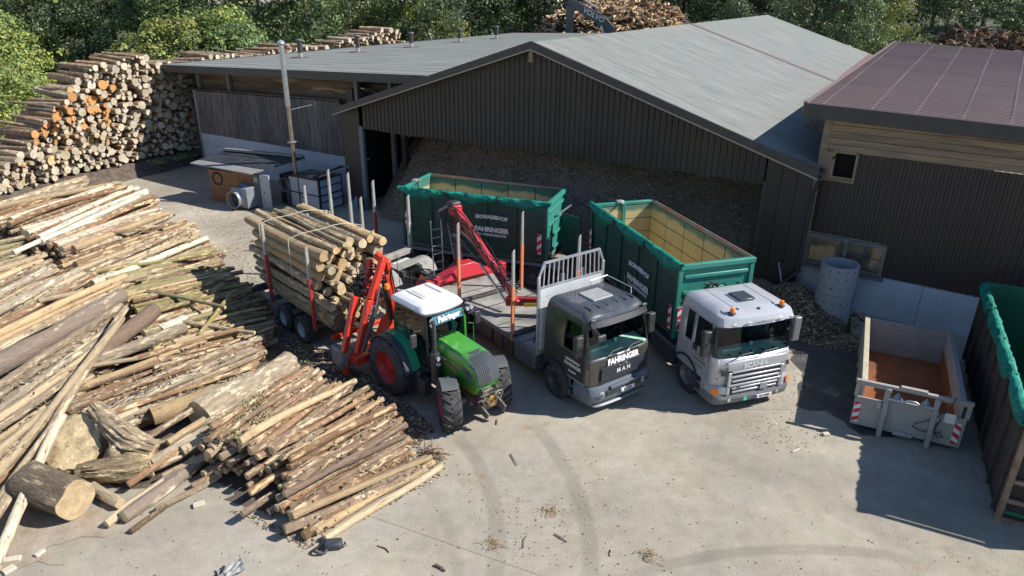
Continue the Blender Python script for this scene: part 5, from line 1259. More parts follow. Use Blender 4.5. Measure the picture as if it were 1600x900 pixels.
# fenders
for s in (-1,1):
    y0, y1 = sorted((s*.62, s*1.12)); arch(tra, 0, y0, y1, .93, mk('blue grey fender', (.04,.055,.07), .45), .04, 8, 150, 'rear_fender', zc=.83)
    y0, y1 = sorted((s*.66, s*.92)); arch(tra, 0, y0, y1, .985, mk('mint green fender top', (.02,.3,.15), .3, coat=.5), .02, 12, 110, 'fender_cover', zc=.83)
B().tube([(1.6,-.62,.9),(1.6,-.62,1.75)], .13, 12).tube([(1.6,-.62,1.75),(1.6,-.62,2.55),(1.54,-.62,2.68)], .055, 10).build('exhaust_stack', mk('black exhaust', (.03,.032,.036), .45, 0, (.06,.06,.065), 5), tra, smooth=True)
for z in (1.62,1.46): B().lathe([(.001,.0),(.055,.01),(.06,-.04),(.05,-.06)], (1.76,-.62,z), 'x', 12).build('work_light', lens, tra, smooth=True)
for y in (-.6,.62,.76):
    for z in ((2.62,2.5) if y < 0 else (2.62,)): B().lathe([(.001,.0),(.05,.01),(.055,-.05),(.04,-.07)], (1.72,y,z), 'x', 12).build('work_light', lens, tra, smooth=True).location.x = -.22
B().box(1.2,1.5,-.95,-.68,.45,.95).build('step_box', blackpl, tra, bevel=.03); B().box(.5,1.15,-.85,-.45,.45,1.05).build('fuel_tank', blackpl, tra, bevel=.06)
for s in (-1,1):
    m_ = B().box(1.28,1.36,s*1.1-.1,s*1.1+.1,1.95,2.35).build('mirror', blackpl, tra, bevel=.03); B().tube([(1.38,s*.72,2.4),(1.34,s*1.1,2.42),(1.32,s*1.1,2.3)], .015, 6).build('mirror_arm', blackpl, m_)
B().tube([(1.35,.78,1.3),(1.3,.98,1.4),(1.3,.98,2.0),(1.35,.75,2.1)], .014, 6).build('hand_rail', tg, tra, smooth=True)
be = B().tube([(-.3,-.7,2.72),(-.35,-.72,3.0)], .02, 6).build('beacon_post', blackpl, tra); B().lathe([(.07,0),(.08,.08),(.06,.15),(.001,.17)], (-.35,-.72,3.0), 'z', 14).build('beacon', orange_l, be, smooth=True)
B().tube([(-.32,.1,2.75),(-.34,.1,3.35)], .01, 5).tube([(-.3,-.3,2.8),(-.42,-.32,3.9)], .01, 5).build('aerial', blackpl, tra)
B().tube([(1.44,-.3,2.1),(1.47,.1,1.75),(1.42,.3,2.3)], .012, 5).build('wiper', blackpl, tra)

# ---------------------------------------------------------------- log trailer behind the tractor
lf = Vector((.69,-.724,0)).normalized(); ll = Vector((-lf.y, lf.x, 0)); lo = Vector((-7.2,21.0,0))*.985 + ll*1.12
lt = frame('log_trailer', 'tandem axle timber trailer with red stakes, loaded with logs behind the tractor', 'trailer', lo, lf)
LM = Matrix.Translation(lt.location) @ Matrix.Rotation(lt.rotation_euler.z, 4, 'Z')
whr = mk('white wheel rim', (.42,.44,.47), .45, 0, (.3,.31,.33), 5)
for x in (-.72,.5):
    for s in (-1,1): wheel(lt, x, s*.98, .46, .4, whr, side=s)
B().box(-3.2,3.2,-.12,.12,.62,.86).box(-.9,.7,-1.0,1.0,.4,.5).build('chassis', darksteel, lt, bevel=.01)
for x in (-2.7,-1.4,.1,1.5): 
    B().box(x-.07,x+.07,-1.15,1.15,.86,1.0).build('bunk_beam', darksteel, lt, bevel=.01)
for x in (-1.4,1.5):
    for s in (-1,1): stake(lt, x, s*1.16, .8, 3.55, stred, .62, lean=-.05, w=.11)
B().box(2.35,2.45,-1.1,1.1,.8,.95).build('front_frame', redor_p, lt, bevel=.01)
B().bar((3.2,0,.75),(4.6,.0,.6),.16,.18).build('drawbar', redor_p, lt, bevel=.01)
B().box(-3.3,-3.1,-1.1,1.1,.55,.75).build('rear_beam', darksteel, lt)
# loading crane of the trailer
b = B(); b.box(3.0,3.9,-1.2,1.2,.55,.8); b.bar((3.4,-1.15,.75),(3.4,-1.3,.1),.2,.14).bar((3.4,1.1,.75),(3.4,1.3,.1),.2,.14)
b.add([(3.0,.0,.8),(3.8,.0,.8),(3.8,.75,.8),(3.0,.75,.8),(3.2,.2,1.5),(3.6,.2,1.5),(3.6,.55,1.5),(3.2,.55,1.5)], [(0,3,2,1),(4,5,6,7),(0,1,5,4),(1,2,6,5),(2,3,7,6),(3,0,4,7)])
b.build('crane_base', redor_p, lt, bevel=.02)
B().box(2.9,3.5,-1.45,-.75,.35,.95).build('oil_tank', mk('dull grey box', (.12,.12,.12), .6, 0, (.3,.29,.27), 5), lt, bevel=.05)
b = B(); b.bar((3.4,.4,1.4),(3.45,.35,3.3),.24,.3,w2=.15,h2=.18,up=(1,0,0)).bar((3.45,.35,3.2),(3.2,.1,3.5),.2,.2); b.build('crane_column', redor_p, lt, bevel=.02)
b = B(); b.bar((3.5,.2,3.45),(3.75,-.5,2.4),.16,.22).bar((3.75,-.5,2.4),(3.8,-1.1,.9),.19,.28,w2=.15,h2=.18); b.build('main_boom', redor_p, lt, bevel=.02)
b = B(); b.bar((3.35,-.75,2.45),(3.5,-1.35,.9),.15,.2).bar((3.0,.05,3.3),(3.2,-.35,2.3),.14,.2); b.build('telescopic_boom', redor_p, lt, bevel=.02)
b = B(); b.bar((3.78,.3,1.5),(3.75,.1,3.0),.09,.09).bar((3.3,.75,1.0),(3.9,-.2,1.05),.12,.12); b.build('link_rod', redor_p, lt, bevel=.01)
B().tube([(3.95,-1.0,1.0),(3.95,-.45,2.2)], .07, 8).tube([(3.62,.25,1.5),(3.65,.05,2.8)],.08,8).build('cylinder', darksteel, lt, smooth=True)
B().tube([(3.95,-.45,2.2),(3.85,-.2,2.75)], .035, 8).build('cylinder_rod', chrome, lt, smooth=True)
text(lt, 'STEPA', .2, (3.93,-.62,2.05), (.05,.35,.8), (-1,0,0.05), white_p, 'maker_lettering', bold=.004)
b = B(); rr = random.Random(12)
for i in range(34):
    c0 = Vector((3.1+rr.uniform(-.25,.3), -.1+rr.uniform(-.35,.35), 2.9+rr.uniform(-.3,.4))); a0 = rr.uniform(0,6)
    b.tube([c0+Vector((.3*cos(a0+k*.7)*rr.uniform(.8,1.1), .3*sin(a0+k*.7), -.1*k+.1*sin(k*1.9))) for k in range(7)], .018, 5, caps=False)
for i in range(6):
    b.tube([Vector((3.45+.05*i, .35+.06*sin(k+i), 3.1-.33*k)) for k in range(6)], .02, 5, caps=False)
b.build('hydraulic_hoses', hose_m, lt, smooth=True)
b = B(); b.tube([(3.9,.5,1.45),(4.0,.2,1.3),(4.05,.55,1.2),(4.0,.9,1.3)], .05, 8).tube([(3.85,.5,1.35),(3.95,.2,1.2),(4.0,.55,1.1)], .045, 8); b.build('wrapped_hoses', mk('cream hose wrap', (.6,.55,.45), .7), lt, smooth=True)
# grapple hanging by the load
b = B(); b.box(2.55,2.95,-.35,.05,2.15,2.5)
for s in (-1,1): b.tube([(2.75,-.15+s*.15,2.2),(2.75,-.15+s*.5,1.9),(2.75,-.15+s*.45,1.5),(2.75,-.15+s*.12,1.3)], .07, 8)
b.build('grapple', mk('dark grapple', (.04,.035,.035), .6), lt, bevel=.01)

# ---------------------------------------------------------------- drawbar timber trailer of the grey truck
def Pw(x, y, z): p = P(x, y, z); return Vector((p.x, p.y, 0))
df = Vector((.8,-.6,0)); dl = Vector((.6,.8,0)); do = P(640,390,1.2)*1; do = Vector((do.x, do.y, 0)) - dl*1.15
dt = frame('timber_drawbar_trailer', 'empty timber trailer with grey fenders and pale stakes behind the loaded log trailer', 'trailer', do, df)
B().box(-5.2,1.3,-.5,-.36,.85,1.08).box(-5.2,1.3,.36,.5,.85,1.08).build('chassis', darksteel, dt)
for x in (0,-1.7,-3.1):
    B().box(x-.12,x+.12,-1.2,1.2,1.1,1.3).build('bunk_beam', mk('dusty grey bunk', (.33,.31,.28), .7, 0, (.24,.23,.21), 4), dt, bevel=.015)
iv = Matrix.Rotation(-dt.rotation_euler.z, 4, 'Z') @ Matrix.Translation(-dt.location)
for (px, py, zt, red) in ((582,282,3.7,1),(543,270,3.7,0),(563,308,3.7,0),(512,265,3.7,0),(475,290,3.7,0)):
    q = iv @ Pw(px, py, zt); stake(dt, q.x, q.y, 1.15, zt, stred if red else stpale, .5, w=.12)
q = iv @ Pw(641,388,1.2); stake(dt, q.x, q.y, 1.15, 3.35, stpale, .5, w=.14)
for s in (-1,1):
    for x in (.75,-3.9): wheel(dt, x, s*.95, .48, .45, drim, side=s)
    arch(dt, .75, min(s*.6,s*1.25), max(s*.6,s*1.25), .58, mk('dusty fender', (.3,.29,.27), .7, 0, (.22,.21,.2), 3, col3=(.12,.12,.12), scale3=3, amt3=.6), .04, 15, 165, 'fender')
B().box(.4,1.1,-.55,.55,1.1,1.16).build('turntable_cover', mk('dusty fender', (.3,.29,.27)), dt, bevel=.01)
B().box(.55,.62,-.3,.5,1.17,1.18).build('white_print', white_p, dt)
b = B(); b.bar((1.3,-.4,.85),(2.6,0,.8),.1,.1).bar((1.3,.4,.85),(2.6,0,.8),.1,.1).bar((2.6,0,.8),(3.4,0,.8),.12,.12); b.build('drawbar', darksteel, dt)
b = B()
for i in range(5): b.tube([(1.2,.1*i-.2,1.0),(1.9,.12*i-.2,1.15+.05*sin(i)),(2.6,.05*i,.95),(3.4,.02*i,1.05)], .02, 5)
b.build('air_hoses', hose_m, dt, smooth=True)

# ---------------------------------------------------------------- small fan shed, dryer container, flue
sA = P(333,313,0); aS = radians(-22); sh = thing('fan_shed', 'small chipboard shed with low black roof below the grey board wall', 'shed', sA, aS)
osb = mk('orange chipboard', (.36,.17,.07), .8, 0, (.24,.12,.06), 4, bump=.4, col3=(.14,.09,.06), scale3=3, amt3=.6)
B().box(0,2.0,0,.05,0,1.7).build('board_wall', osb, sh); B().box(2.02,2.95,0,.05,0,1.7).build('board_wall', osb, sh); B().box(0,.05,.06,1.7,0,1.8).build('board_wall', osb, sh)
B().lathe([(.26,-.02),(.34,-.05),(.36,.0),(.2,.02),(.001,.03)], (.55,-.0,1.25), 'y', 20).build('round_fan_opening', mk('black rubber ring', (.02,.02,.022), .5), sh, smooth=True)
B().box(2.98,3.3,-.06,.1,0,1.75).build('grey_post', mk('dirty grey post', (.16,.14,.12), .8, 0, (.22,.2,.18), 4), sh); B().box(3.02,3.26,-.075,-.062,1.35,1.6).build('control_label', mk('pale label', (.4,.42,.36), .6), sh)
B().box(3.35,3.95,-.02,.04,.0,1.75).build('white_door', mk('white door', (.55,.55,.56), .5, 0, (.42,.42,.43), 3), sh)
b = B(); b.box(3.4,3.43,-.04,-.02,1.4,1.5); b.box(3.55,3.62,-.04,-.02,.8,.86); b.box(3.5,3.56,-.04,-.02,.3,.36); b.build('door_fittings', blackpl, sh)
rfm = mk('black bitumen roof', (.022,.026,.034), .6, 0, (.04,.045,.055), 2, bump=.3); rr_ = [iv for iv in ()]
iv2 = Matrix.Rotation(-aS, 4, 'Z') @ Matrix.Translation(-sh.location)
cs = [iv2 @ P(297,255,1.95), iv2 @ P(390,272,1.95), iv2 @ P(475,247,2.35), iv2 @ P(354,236,2.35)]
for i in range(4):
    a0, a1 = cs[0].lerp(cs[3], i/4), cs[1].lerp(cs[2], i/4); c0_, c1_ = cs[0].lerp(cs[3], (i+1)/4+.02), cs[1].lerp(cs[2], (i+1)/4+.02)
    up = Vector((0,0,.03*(i % 2)+.02)); dn = Vector((0,0,-.04))
    b = B(); b.add([a0+dn, a1+dn, c1_+dn, c0_+dn, a0+up, a1+up, c1_+up, c0_+up], [(0,3,2,1),(4,5,6,7),(0,1,5,4),(1,2,6,5),(2,3,7,6),(3,0,4,7)]); b.build('roof_sheet', rfm if i else mk('grey roof edge sheet', (.26,.25,.24), .6, 0, (.2,.2,.2), 3), sh)
B().bar(cs[3]+Vector((0,-.1,.12)), cs[2]+Vector((0,-.1,.12)), .2, .12).build('roof_plank', mk('grey plank', (.22,.21,.2), .8), sh)
fb = thing('fan_box', 'galvanised blower box with a round intake standing before the chipboard shed', 'blower', P(352,330,0).lerp(P(352,322,0),.5)+Vector((.25,.2,0)), radians(-28))
gal = mk('dull galvanised sheet', (.3,.33,.36), .45, .3, (.22,.25,.28), 3, bump=.1)
b = B(); b.add([(0,0,.12),(1.25,0,.12),(1.25,1.0,.12),(0,1.0,.12),(.15,0.0,1.1),(1.25,0,1.15),(1.25,1.0,1.15),(.15,1.0,1.1)], [(0,3,2,1),(4,5,6,7),(0,1,5,4),(1,2,6,5),(2,3,7,6),(3,0,4,7)]); b.build('housing', gal, fb, bevel=.015)
B().lathe([(.4,.0),(.42,-.3),(.44,-.3),(.42,-.02),(.44,.0)], (.55,-.0,.55), 'y', 26).build('intake_ring', alu, fb, smooth=True)
B().lathe([(.12,-.12),(.001,-.14)], (.55,0,.55), 'y', 14).lathe([(.4,-.02),(.001,-.021)], (.55,0,.55), 'y', 20).build('fan_hub', blackpl, fb)
B().box(.62,.9,.2,.45,1.13,1.3).build('motor', mk('blue motor', (.05,.12,.3), .4), fb, bevel=.03)
for x in (.05,1.1): B().box(x,x+.08,.05,.95,0,.13).build('foot', darksteel, fb)
bC = P(502,332,0); aB = radians(-30.7)
bx_ = thing('dryer_container', 'white panelled dryer container with dark frame between the shed and the hall', 'container', bC, aB)
wp = mk('off white panel', (.5,.49,.5), .5, 0, (.42,.42,.43), 2); fkm = mk('black frame', (.03,.03,.032), .5)
W_, D_, H_ = 2.15, 1.65, 1.68
def panelface(org, dx, n, rows, diag=False):
    pass
b = B()
for z in (.0,.78 if 0 else .8,H_-.06): 
    b.box(-W_,0,-.03,.03,z,z+.06); b.box(-.03,.03,0,D_,z,z+.06)
b.box(-.03,.03,0,D_,.45,.5); b.box(-.03,.03,0,D_,1.22,1.27)
for x in (-W_,-1.45,-.05): b.box(x,x+.06,-.032,.03,0,H_)
for y in (.02,D_-.08): b.box(-.032,.032,y,y+.06,0,H_)
b.bar((-1.4,-.0,.8),(-.6,-.0,.1),.05,.05)
b.build('frame', fkm, bx_)
for (x0,x1) in ((-W_+.06,-1.45),(-1.39,-.05)):
    for (z0,z1) in ((.06,.8),(.86,H_-.06)): B().box(x0+.01,x1-.01,-.015,.01,z0+.01,z1-.01).build('panel', wp, bx_)
for (z0,z1) in ((.06,.45),(.5,.8),(.86,1.22),(1.27,H_-.06)): B().box(-.01,.015,.09,D_-.09,z0+.01,z1-.01).build('panel', mk('blue white panel', (.35,.4,.5), .5), bx_)
text(bx_, 'LASCO', .16, (-.7,-.018,1.4), (1,0,0), (0,0,1), mk('yellow lettering', (.6,.55,.05), .5))
text(bx_, 'LASCO', .14, (.018,.8,1.36), (0,1,0), (0,0,1), mk('yellow lettering', (.6,.55,.05), .5))
B().box(-W_,0,.0,D_,H_-.1,H_-.04).build('inner_lid', mk('dark filter bed', (.05,.045,.04), .9, 0, (.2,.17,.12), 5), bx_)
b = B(); rr = random.Random(5)
for i in range(14):
    x = rr.uniform(-W_+.3,-.4); y = rr.uniform(.2,D_-.2); a = rr.uniform(-.5,.5); b.bar((x,y,H_),(x+.5*cos(a),y+.5*sin(a),H_+.03),.12,.02)
b.build('scrap_boards', mk('pale scrap boards', (.4,.38,.34), .8, 0, (.25,.2,.14), 3), bx_)
B().bar((-.3,.1,H_+.0),(.05,D_+.2,H_+.35),.5,.04).build('lid_flap', blackpl, bx_)
B().bar((.0,.1,H_+.15),(1.2,D_+.9,H_+.75),.08,.05).build('lid_lever', alu, bx_)
dc = B().lathe([(.3,.25),(.36,-.1),(.38,-.1),(.34,.3)], (-W_-.3,.0,1.1), 'y', 22).build('duct_mouth', alu, bx_, smooth=True); B().lathe([(.3,.05),(.001,.06)], (-W_-.3,0,1.1), 'y', 18).build('duct_inside', blackpl, dc)
B().box(-W_-.75,-W_,.1,.9,0,1.6).build('duct_box', fkm, bx_)
B().add([(.9,1.2,0),(1.6,1.0,.0),(1.6,1.0,.9),(.9,1.2,.35)], [(0,1,2,3)]).build('blue_sheet', mk('blue grey sheet', (.2,.27,.33), .5), bx_)
ch = thing('steel_chimney', 'tall slim steel chimney rising before the grey board wall', 'chimney', (-11.25,35.75,0))
B().tube([(0,0,1.4),(0,0,5.1)], .1, 14).build('lower_pipe', mk('stained steel pipe', (.33,.31,.29), .4, .6, (.3,.2,.12), 3), ch, smooth=True)
B().tube([(0,0,5.1),(0,0,7.9)], .125, 16).build('upper_pipe', mk('bright steel pipe', (.45,.46,.47), .35, .7, (.36,.37,.38), 6), ch, smooth=True)
B().lathe([(.13,8.0),(.18,8.05),(.16,8.15),(.001,8.25)], (0,0,0), 'z', 14).tube([(0,0,7.9),(0,0,8.02)],.1,12).build('cap', g_metal, ch, smooth=True)
B().tube([(0.0,.1,4.9),(1.2,.9,5.1)], .015, 5).box(-.18,.18,-.18,.18,3.3,3.34).build('wall_brace', g_metal, ch)
B().box(-.5,.5,-.25,.35,0,1.45).build('stove_box', mk('dark stove', (.05,.05,.05), .6), ch)
# concrete rings
rg_ = P(1300,500,0); 
for i in range(2):
    t = thing('concrete_ring', ['lower perforated concrete well ring beside the brown shed wall','upper perforated concrete well ring stacked below the shed window'][i], 'concrete ring', (rg_.x+.02*i, rg_.y+.25, 1.03*i), 0, 'concrete well rings')
    r = .62
    B().lathe([(r-.09,0),(r,0),(r,.5),(r,1.02),(r-.09,1.02),(r-.09,0)], (0,0,0), 'z', 36).build('ring_wall', mk('ring concrete', (.36,.37,.39), .85, 0, (.3,.31,.33), 2.5, bump=.2, bscale=30), t, smooth=40)
    for k in range(14):
        for z in (.25,.62,.9) if i else (.3,.75):
            a = 2*pi*(k+.5*(z > .5))/14; d = Vector((cos(a), sin(a), 0))
            b = B(); b.tube([d*(r-.01)+Vector((0,0,z)), d*(r+.004)+Vector((0,0,z))], .028, 8); b.build('drain_hole', blackpl, t)
st = thing('trough_gate', 'grey blue steel panel with a thin white rod leaning at the hall corner', 'panel', P(1215,462,0), AH)
B().box(-.2,.18,-.06,.0,0,1.3).build('panel', mk('blue grey panel', (.2,.24,.3), .5), st); B().tube([(-.15,-.1,1.35),(.3,-.4,0.1)], .018, 6).build('rod', white_p, st); B().box(-.35,.3,0,.25,1.2,1.5).build('bracket', darksteel, st)
# ---------------------------------------------------------------- logs
RL = random.Random(21)
capmats = {'brown': woodpale, 'dark': woodpale, 'pale': woodpale, 'olive': woodpale, 'grey': woodpale, 'birch': woodpale, 'spruce': woodpale, 'moss': woodpale}
NLOG = [0]
def log_mesh(b, L, r0, r1, rn, n=10, seg=6, mb=0, mc=1, M=None):
    """log along local x, centred; slightly bent, tapered and lumpy; bevelled-looking sawn ends"""
    k = len(b.v); ph = rn.uniform(0, 9); by = rn.uniform(-1, 1)*L*.017; bz = rn.uniform(-1, 1)*L*.009; y2 = rn.uniform(-1,1)*L*.008
    tt = [i/seg for i in range(seg+1)]
    for t in tt:
        x = (t-.5)*L; r = r0+(r1-r0)*t; oy = by*sin(pi*t)+y2*sin(2*pi*t); oz = bz*sin(pi*t)
        for j in range(n):
            a = 2*pi*j/n; rr = r*(1+.2*noise.noise(Vector((t*L*.9+ph, cos(a)*1.2, sin(a)*1.2+ph)))+.1*noise.noise(Vector((t*L*3+ph, cos(a)*2, sin(a)*2))))
            if t in (0., 1.): rr *= .97
            v = Vector((x, oy+rr*cos(a), oz+rr*sin(a))); b.v.append(tuple(M @ v) if M else tuple(v))
    for i in range(seg):
        for j in range(n): a = k+i*n+j; c = k+i*n+(j+1) % n; b.f.append((a, c, c+n, a+n)); b.m.append(mb)
    b.f.append(tuple(k+j for j in reversed(range(n)))); b.m.append(mc); b.f.append(tuple(k+seg*n+j for j in range(n))); b.m.append(mc)
def axis_matrix(p, q):
    d = (q-p).normalized(); u = Vector((0,0,1)) if abs(d.z) < .95 else Vector((1,0,0)); y = u.cross(d).normalized(); z = d.cross(y)
    m = Matrix((d, y, z)).transposed().to_4x4(); m.translation = (p+q)/2; return m
def log(p, q, r0, r1, kind, label, group, name='log', cap=None, n=9, seg=8, cat='log'):
    if NLOG[0] >= 298 and cat == 'log': core(Vector(p), Vector(q), (r0+r1)/2, RL.choice([0,1])); return None
    b = B(); p = Vector(p); q = Vector(q); log_mesh(b, (q-p).length, r0, r1, RL, n, seg)
    o = b.build(name, [BARK[kind], cap or woodpale], None, smooth=50); o.matrix_world = axis_matrix(p, q) @ Matrix.Rotation(RL.uniform(0, 6), 4, 'X')
    tag(o, label, cat, group); NLOG[0] += 1; return o
CORE = B()    # inner layers of the near piles, too many and too hidden to be single things
def core(p, q, r, mat=0):
    log_mesh(CORE, (q-p).length, r, r*.9, RL, 7, 3, mat, 2, axis_matrix(p, q))
def lerp_poly(pts, t):
    x = t*(len(pts)-1); i = min(int(x), len(pts)-2); f = x-i; a = pts[i]; c = pts[i+1]
    return [a[k]+(c[k]-a[k])*f for k in range(3)]
KL = {'brown': 'red brown log', 'pale': 'pale peeled log', 'birch': 'white barked birch log', 'olive': 'olive green alder log', 'grey': 'grey weathered log', 'spruce': 'smooth dark brown log', 'dark': 'dark barked log', 'moss': 'mossy log'}
FLAKES = []
def cluster(A, Bp, n, rr, kinds, where, group, jit=.2, under=True, promote=0, cross=.09):
    prom = 0; promote = 0; n = int(n*(1.0 if n > 24 else 1.32)); rr = (rr[0]*.74, rr[1]*.92)
    for i in range(n):
        t = (i+RL.uniform(-.25, .25))/(n-1); t = min(1, max(0, t))
        t2 = min(1, max(0, t+RL.uniform(-cross, cross)))
        a = P(*lerp_poly(A, t)); c = P(*lerp_poly(Bp, t2)); r = RL.uniform(*rr); kd = RL.choice(kinds)
        d = (c-a).normalized(); a = a+d*RL.uniform(-jit, jit); c = c+d*RL.uniform(-jit, jit)
        dz = RL.uniform(-.12, .13); FLAKES.append((a.copy(), c.copy(), r)); a.z = max(r, a.z+dz); c.z = max(r, c.z+dz)
        log(a, c, r, r*RL.uniform(.72, .95), kd, '%s in %s' % (KL[kd], where), group)
        if under:
            k = 1
            while k < 12:
                off = Vector((-d.y, d.x, 0))*RL.uniform(-.12, .12)+d*RL.uniform(-.3, .3); dzz = .15*k+RL.uniform(-.03, .03)
                z1 = a.z-dzz; z2 = c.z-dzz
                if z1 < .06 and z2 < .06: break
                aa = a+off+Vector((0,0,max(z1,.07)-a.z)); cc = c+off+Vector((0,0,max(z2,.07)-c.z)); rad = RL.uniform(.06, .11)
                if k == 1 and prom < promote and i % 2: 
                    log(aa, cc, rad, rad*.9, kd, '%s just under %s' % (KL[kd], where), group); prom += 1
                else: core(aa, cc, rad, RL.choice([0, 0, 1]))
                k += 1
def extra(): pass
def px_log(x1, y1, z1, x2, y2, z2, r, kind, label, group=None, r1=None, **kw): return log(P(x1,y1,z1), P(x2,y2,z2), r, r1 or r*.88, kind, label, group, **kw)
# front fan of red brown logs
gF = 'red brown logs in the front fan by the concrete yard'
A1 = [(484,836,.1),(466,810,.32),(446,776,.5),(446,748,.7),(452,724,.82),(400,705,.95),(368,690,1.0),(330,690,1.0),(322,668,1.0)]
B1 = [(672,733,.1),(660,712,.22),(640,688,.42),(618,662,.6),(600,628,.8),(556,604,.9),(508,592,.9),(484,580,.9),(430,590,.9)]
cluster(A1, B1, 25, (.075,.125), ['brown','brown','brown','pale','brown','spruce'], 'the front fan pile', gF, .18, promote=12)
for (x1,y1,x2,y2,z,r,k,l) in ((474,838,668,716,.11,.11,'brown','foremost left log of the front fan, on the concrete'),(508,842,690,728,.1,.09,'pale','outermost pale log of the front fan'),(378,803,430,770,.3,.085,'brown','short log sticking out left below the front fan')):
    px_log(x1,y1,z,x2,y2,z,r,k,l,gF)
for (x1,y1,z1,x2,y2,z2,r,k) in ((390,770,.35,470,720,.5,.1,'brown'),(385,745,.5,450,700,.6,.09,'brown'),(345,715,.7,420,670,.8,.1,'brown'),(330,700,.85,380,665,.9,.13,'pale'),(420,800,.12,500,750,.2,.09,'brown')):
    px_log(x1,y1,z1,x2,y2,z2,r,k,'short %s jutting left from the front fan' % KL[k], gF)
# loose logs left of the fan
gL = 'loose logs lying left of the front fan'
for (x1,y1,z1,x2,y2,z2,r,k,l) in (
 (193,808,.16,350,692,.28,.16,'spruce','thick smooth dark log pointing at the camera left of the fan pile'),
 (166,820,.1,305,716,.25,.1,'pale','pale log lying left of the thick dark one'),
 (243,797,.09,345,742,.12,.07,'grey','thin grey log on the concrete right of the thick dark one'),
 (200,757,.25,300,690,.5,.09,'brown','thin brown log across the shadow gap'),
 (237,722,.45,325,668,.65,.11,'grey','grey log below the huge trunk'),
 (222,738,.3,330,690,.4,.08,'brown','thin brown log beneath the grey one'),
 (240,765,.15,345,700,.3,.1,'dark','dark log hidden beside the thick smooth one'),
 (285,705,.45,320,683,.55,.14,'pale','stubby pale log below the huge trunk'),
 (262,692,.6,320,655,.7,.1,'pale','pale log end beneath the huge trunk'),
 (143,762,.16,188,787,.14,.14,'pale','short pale block log behind the big reddish round'),
 (205,830,.08,260,790,.1,.07,'dark','small dark log in the shadow of the thick one')):
    px_log(x1,y1,z1,x2,y2,z2,r,k,l,gL)
for (x1,y1,z1,x2,y2,z2,r,k,l) in (
 (205,700,.5,300,640,.75,.09,'brown','brown log between the root stump and the stout pale trunk'),
 (215,716,.35,330,655,.6,.08,'grey','grey log just right of the root stump'),
 (180,742,.2,262,704,.35,.1,'brown','reddish log beside the root stump foot'),
 (150,668,.9,215,640,.9,.1,'pale','pale log behind the forked root stump'),
 (-20,720,.6,70,680,.7,.12,'grey','grey log at the left edge under the pale slice'),
 (-30,760,.4,60,735,.35,.13,'brown','brown log at the left edge behind the reddish round'),
 (300,760,.1,372,722,.2,.08,'dark','dark log in the shade of the fan pile'),
 (318,740,.25,395,700,.5,.09,'brown','brown log tucked against the fan pile'),
 (255,745,.2,342,705,.4,.1,'grey','grey log beside the thick smooth dark one')):
    px_log(x1,y1,z1,x2,y2,z2,r,k,l,gL)
# the huge ones
px_log(312,652,.5,455,566,.48,.43,'grey','huge pale grey trunk section with a rotten end in the middle of the near pile',None,.36,name='trunk_section',n=20,seg=8,cat='trunk')
px_log(238,652,.35,345,612,.45,.27,'pale','stout pale trunk piece left of the huge grey trunk',None,.24,name='trunk_section',n=16,cap=mk('orange cut face', (.55,.33,.12), .8, 0, (.4,.22,.08), 4),cat='trunk')
px_log(45,752,.5,118,782,.45,.45,'dark','big reddish round log with pale sawn face at the lower left',None,.45,name='trunk_section',n=22,seg=8,cat='trunk')
px_log(-60,600,1.25,190,463,1.35,.3,'spruce','long thick smooth brown trunk with a peeled patch at the left edge',None,.26,name='trunk_section',n=16,seg=8,cat='trunk')
px_log(95,600,.9,242,484,1.25,.25,'spruce','shorter thick brown trunk lying under the crossing poles',None,.24,name='trunk_section',n=16,cat='trunk')
px_log(28,612,.9,290,512,1.05,.22,'grey','long whitish grey trunk below the crossing poles',None,.16,name='trunk_section',n=14,seg=8,cat='trunk')
def lumpy(name, pts, rs, mats, label, cat, seed=0, n=18, amp=.25, capm=None):
    P0 = [Vector(p) for p in pts]; P_ = []; R_ = []
    for i in range(len(P0)-1):
        for k in range(7): P_.append(P0[i].lerp(P0[i+1], k/7)); R_.append(rs[i]+(rs[i+1]-rs[i])*k/7)
    P_.append(P0[-1]); R_.append(rs[-1]); n = n*2
    b = B(); b.tube(P_, 1, n, 0, True, 1, R_)
    for i, v in enumerate(b.v):
        q = Vector(v); a = .7*noise.noise(q*1.8+Vector((seed,0,0)))+.3*noise.noise(q*5+Vector((0,seed,0)))+.2*noise.noise(q*13)
        ring = i//n; c = P_[ring]; an = 2*pi*(i % n)/n; rg_ = abs(noise.noise(Vector((cos(an)*5.5, sin(an)*5.5, ring*.1+seed)))); b.v[i] = tuple(c+(q-c)*(1+amp*a+amp*1.5*(rg_-.25)))
    o = b.build(name, mats, None, smooth=50); tag(o, label, cat); return o
D0 = P(116,692,.62); ax = Vector((.05,-.62,.78)).normalized()
lumpy('stump_slice', [D0-ax*.55, D0-ax*.3, D0-ax*.08, D0-ax*.0], [.5,.62,.68,.64], [BARK['pale'], mk('pale weathered cut face', (.62,.5,.3), .85, 0, (.36,.27,.16), 3.2, bump=1.5, bscale=12, col3=(.2,.14,.08), scale3=3.5, amt3=.6)], 'huge pale stump slice with its sawn face turned up under the long poles', 'stump', 3, 26, .2)
root = thing('root_stump', 'twisted forked root stump with grey bark right of the pale stump slice', 'stump', P(190,712,0)); iv_ = Matrix.Translation(-root.location)
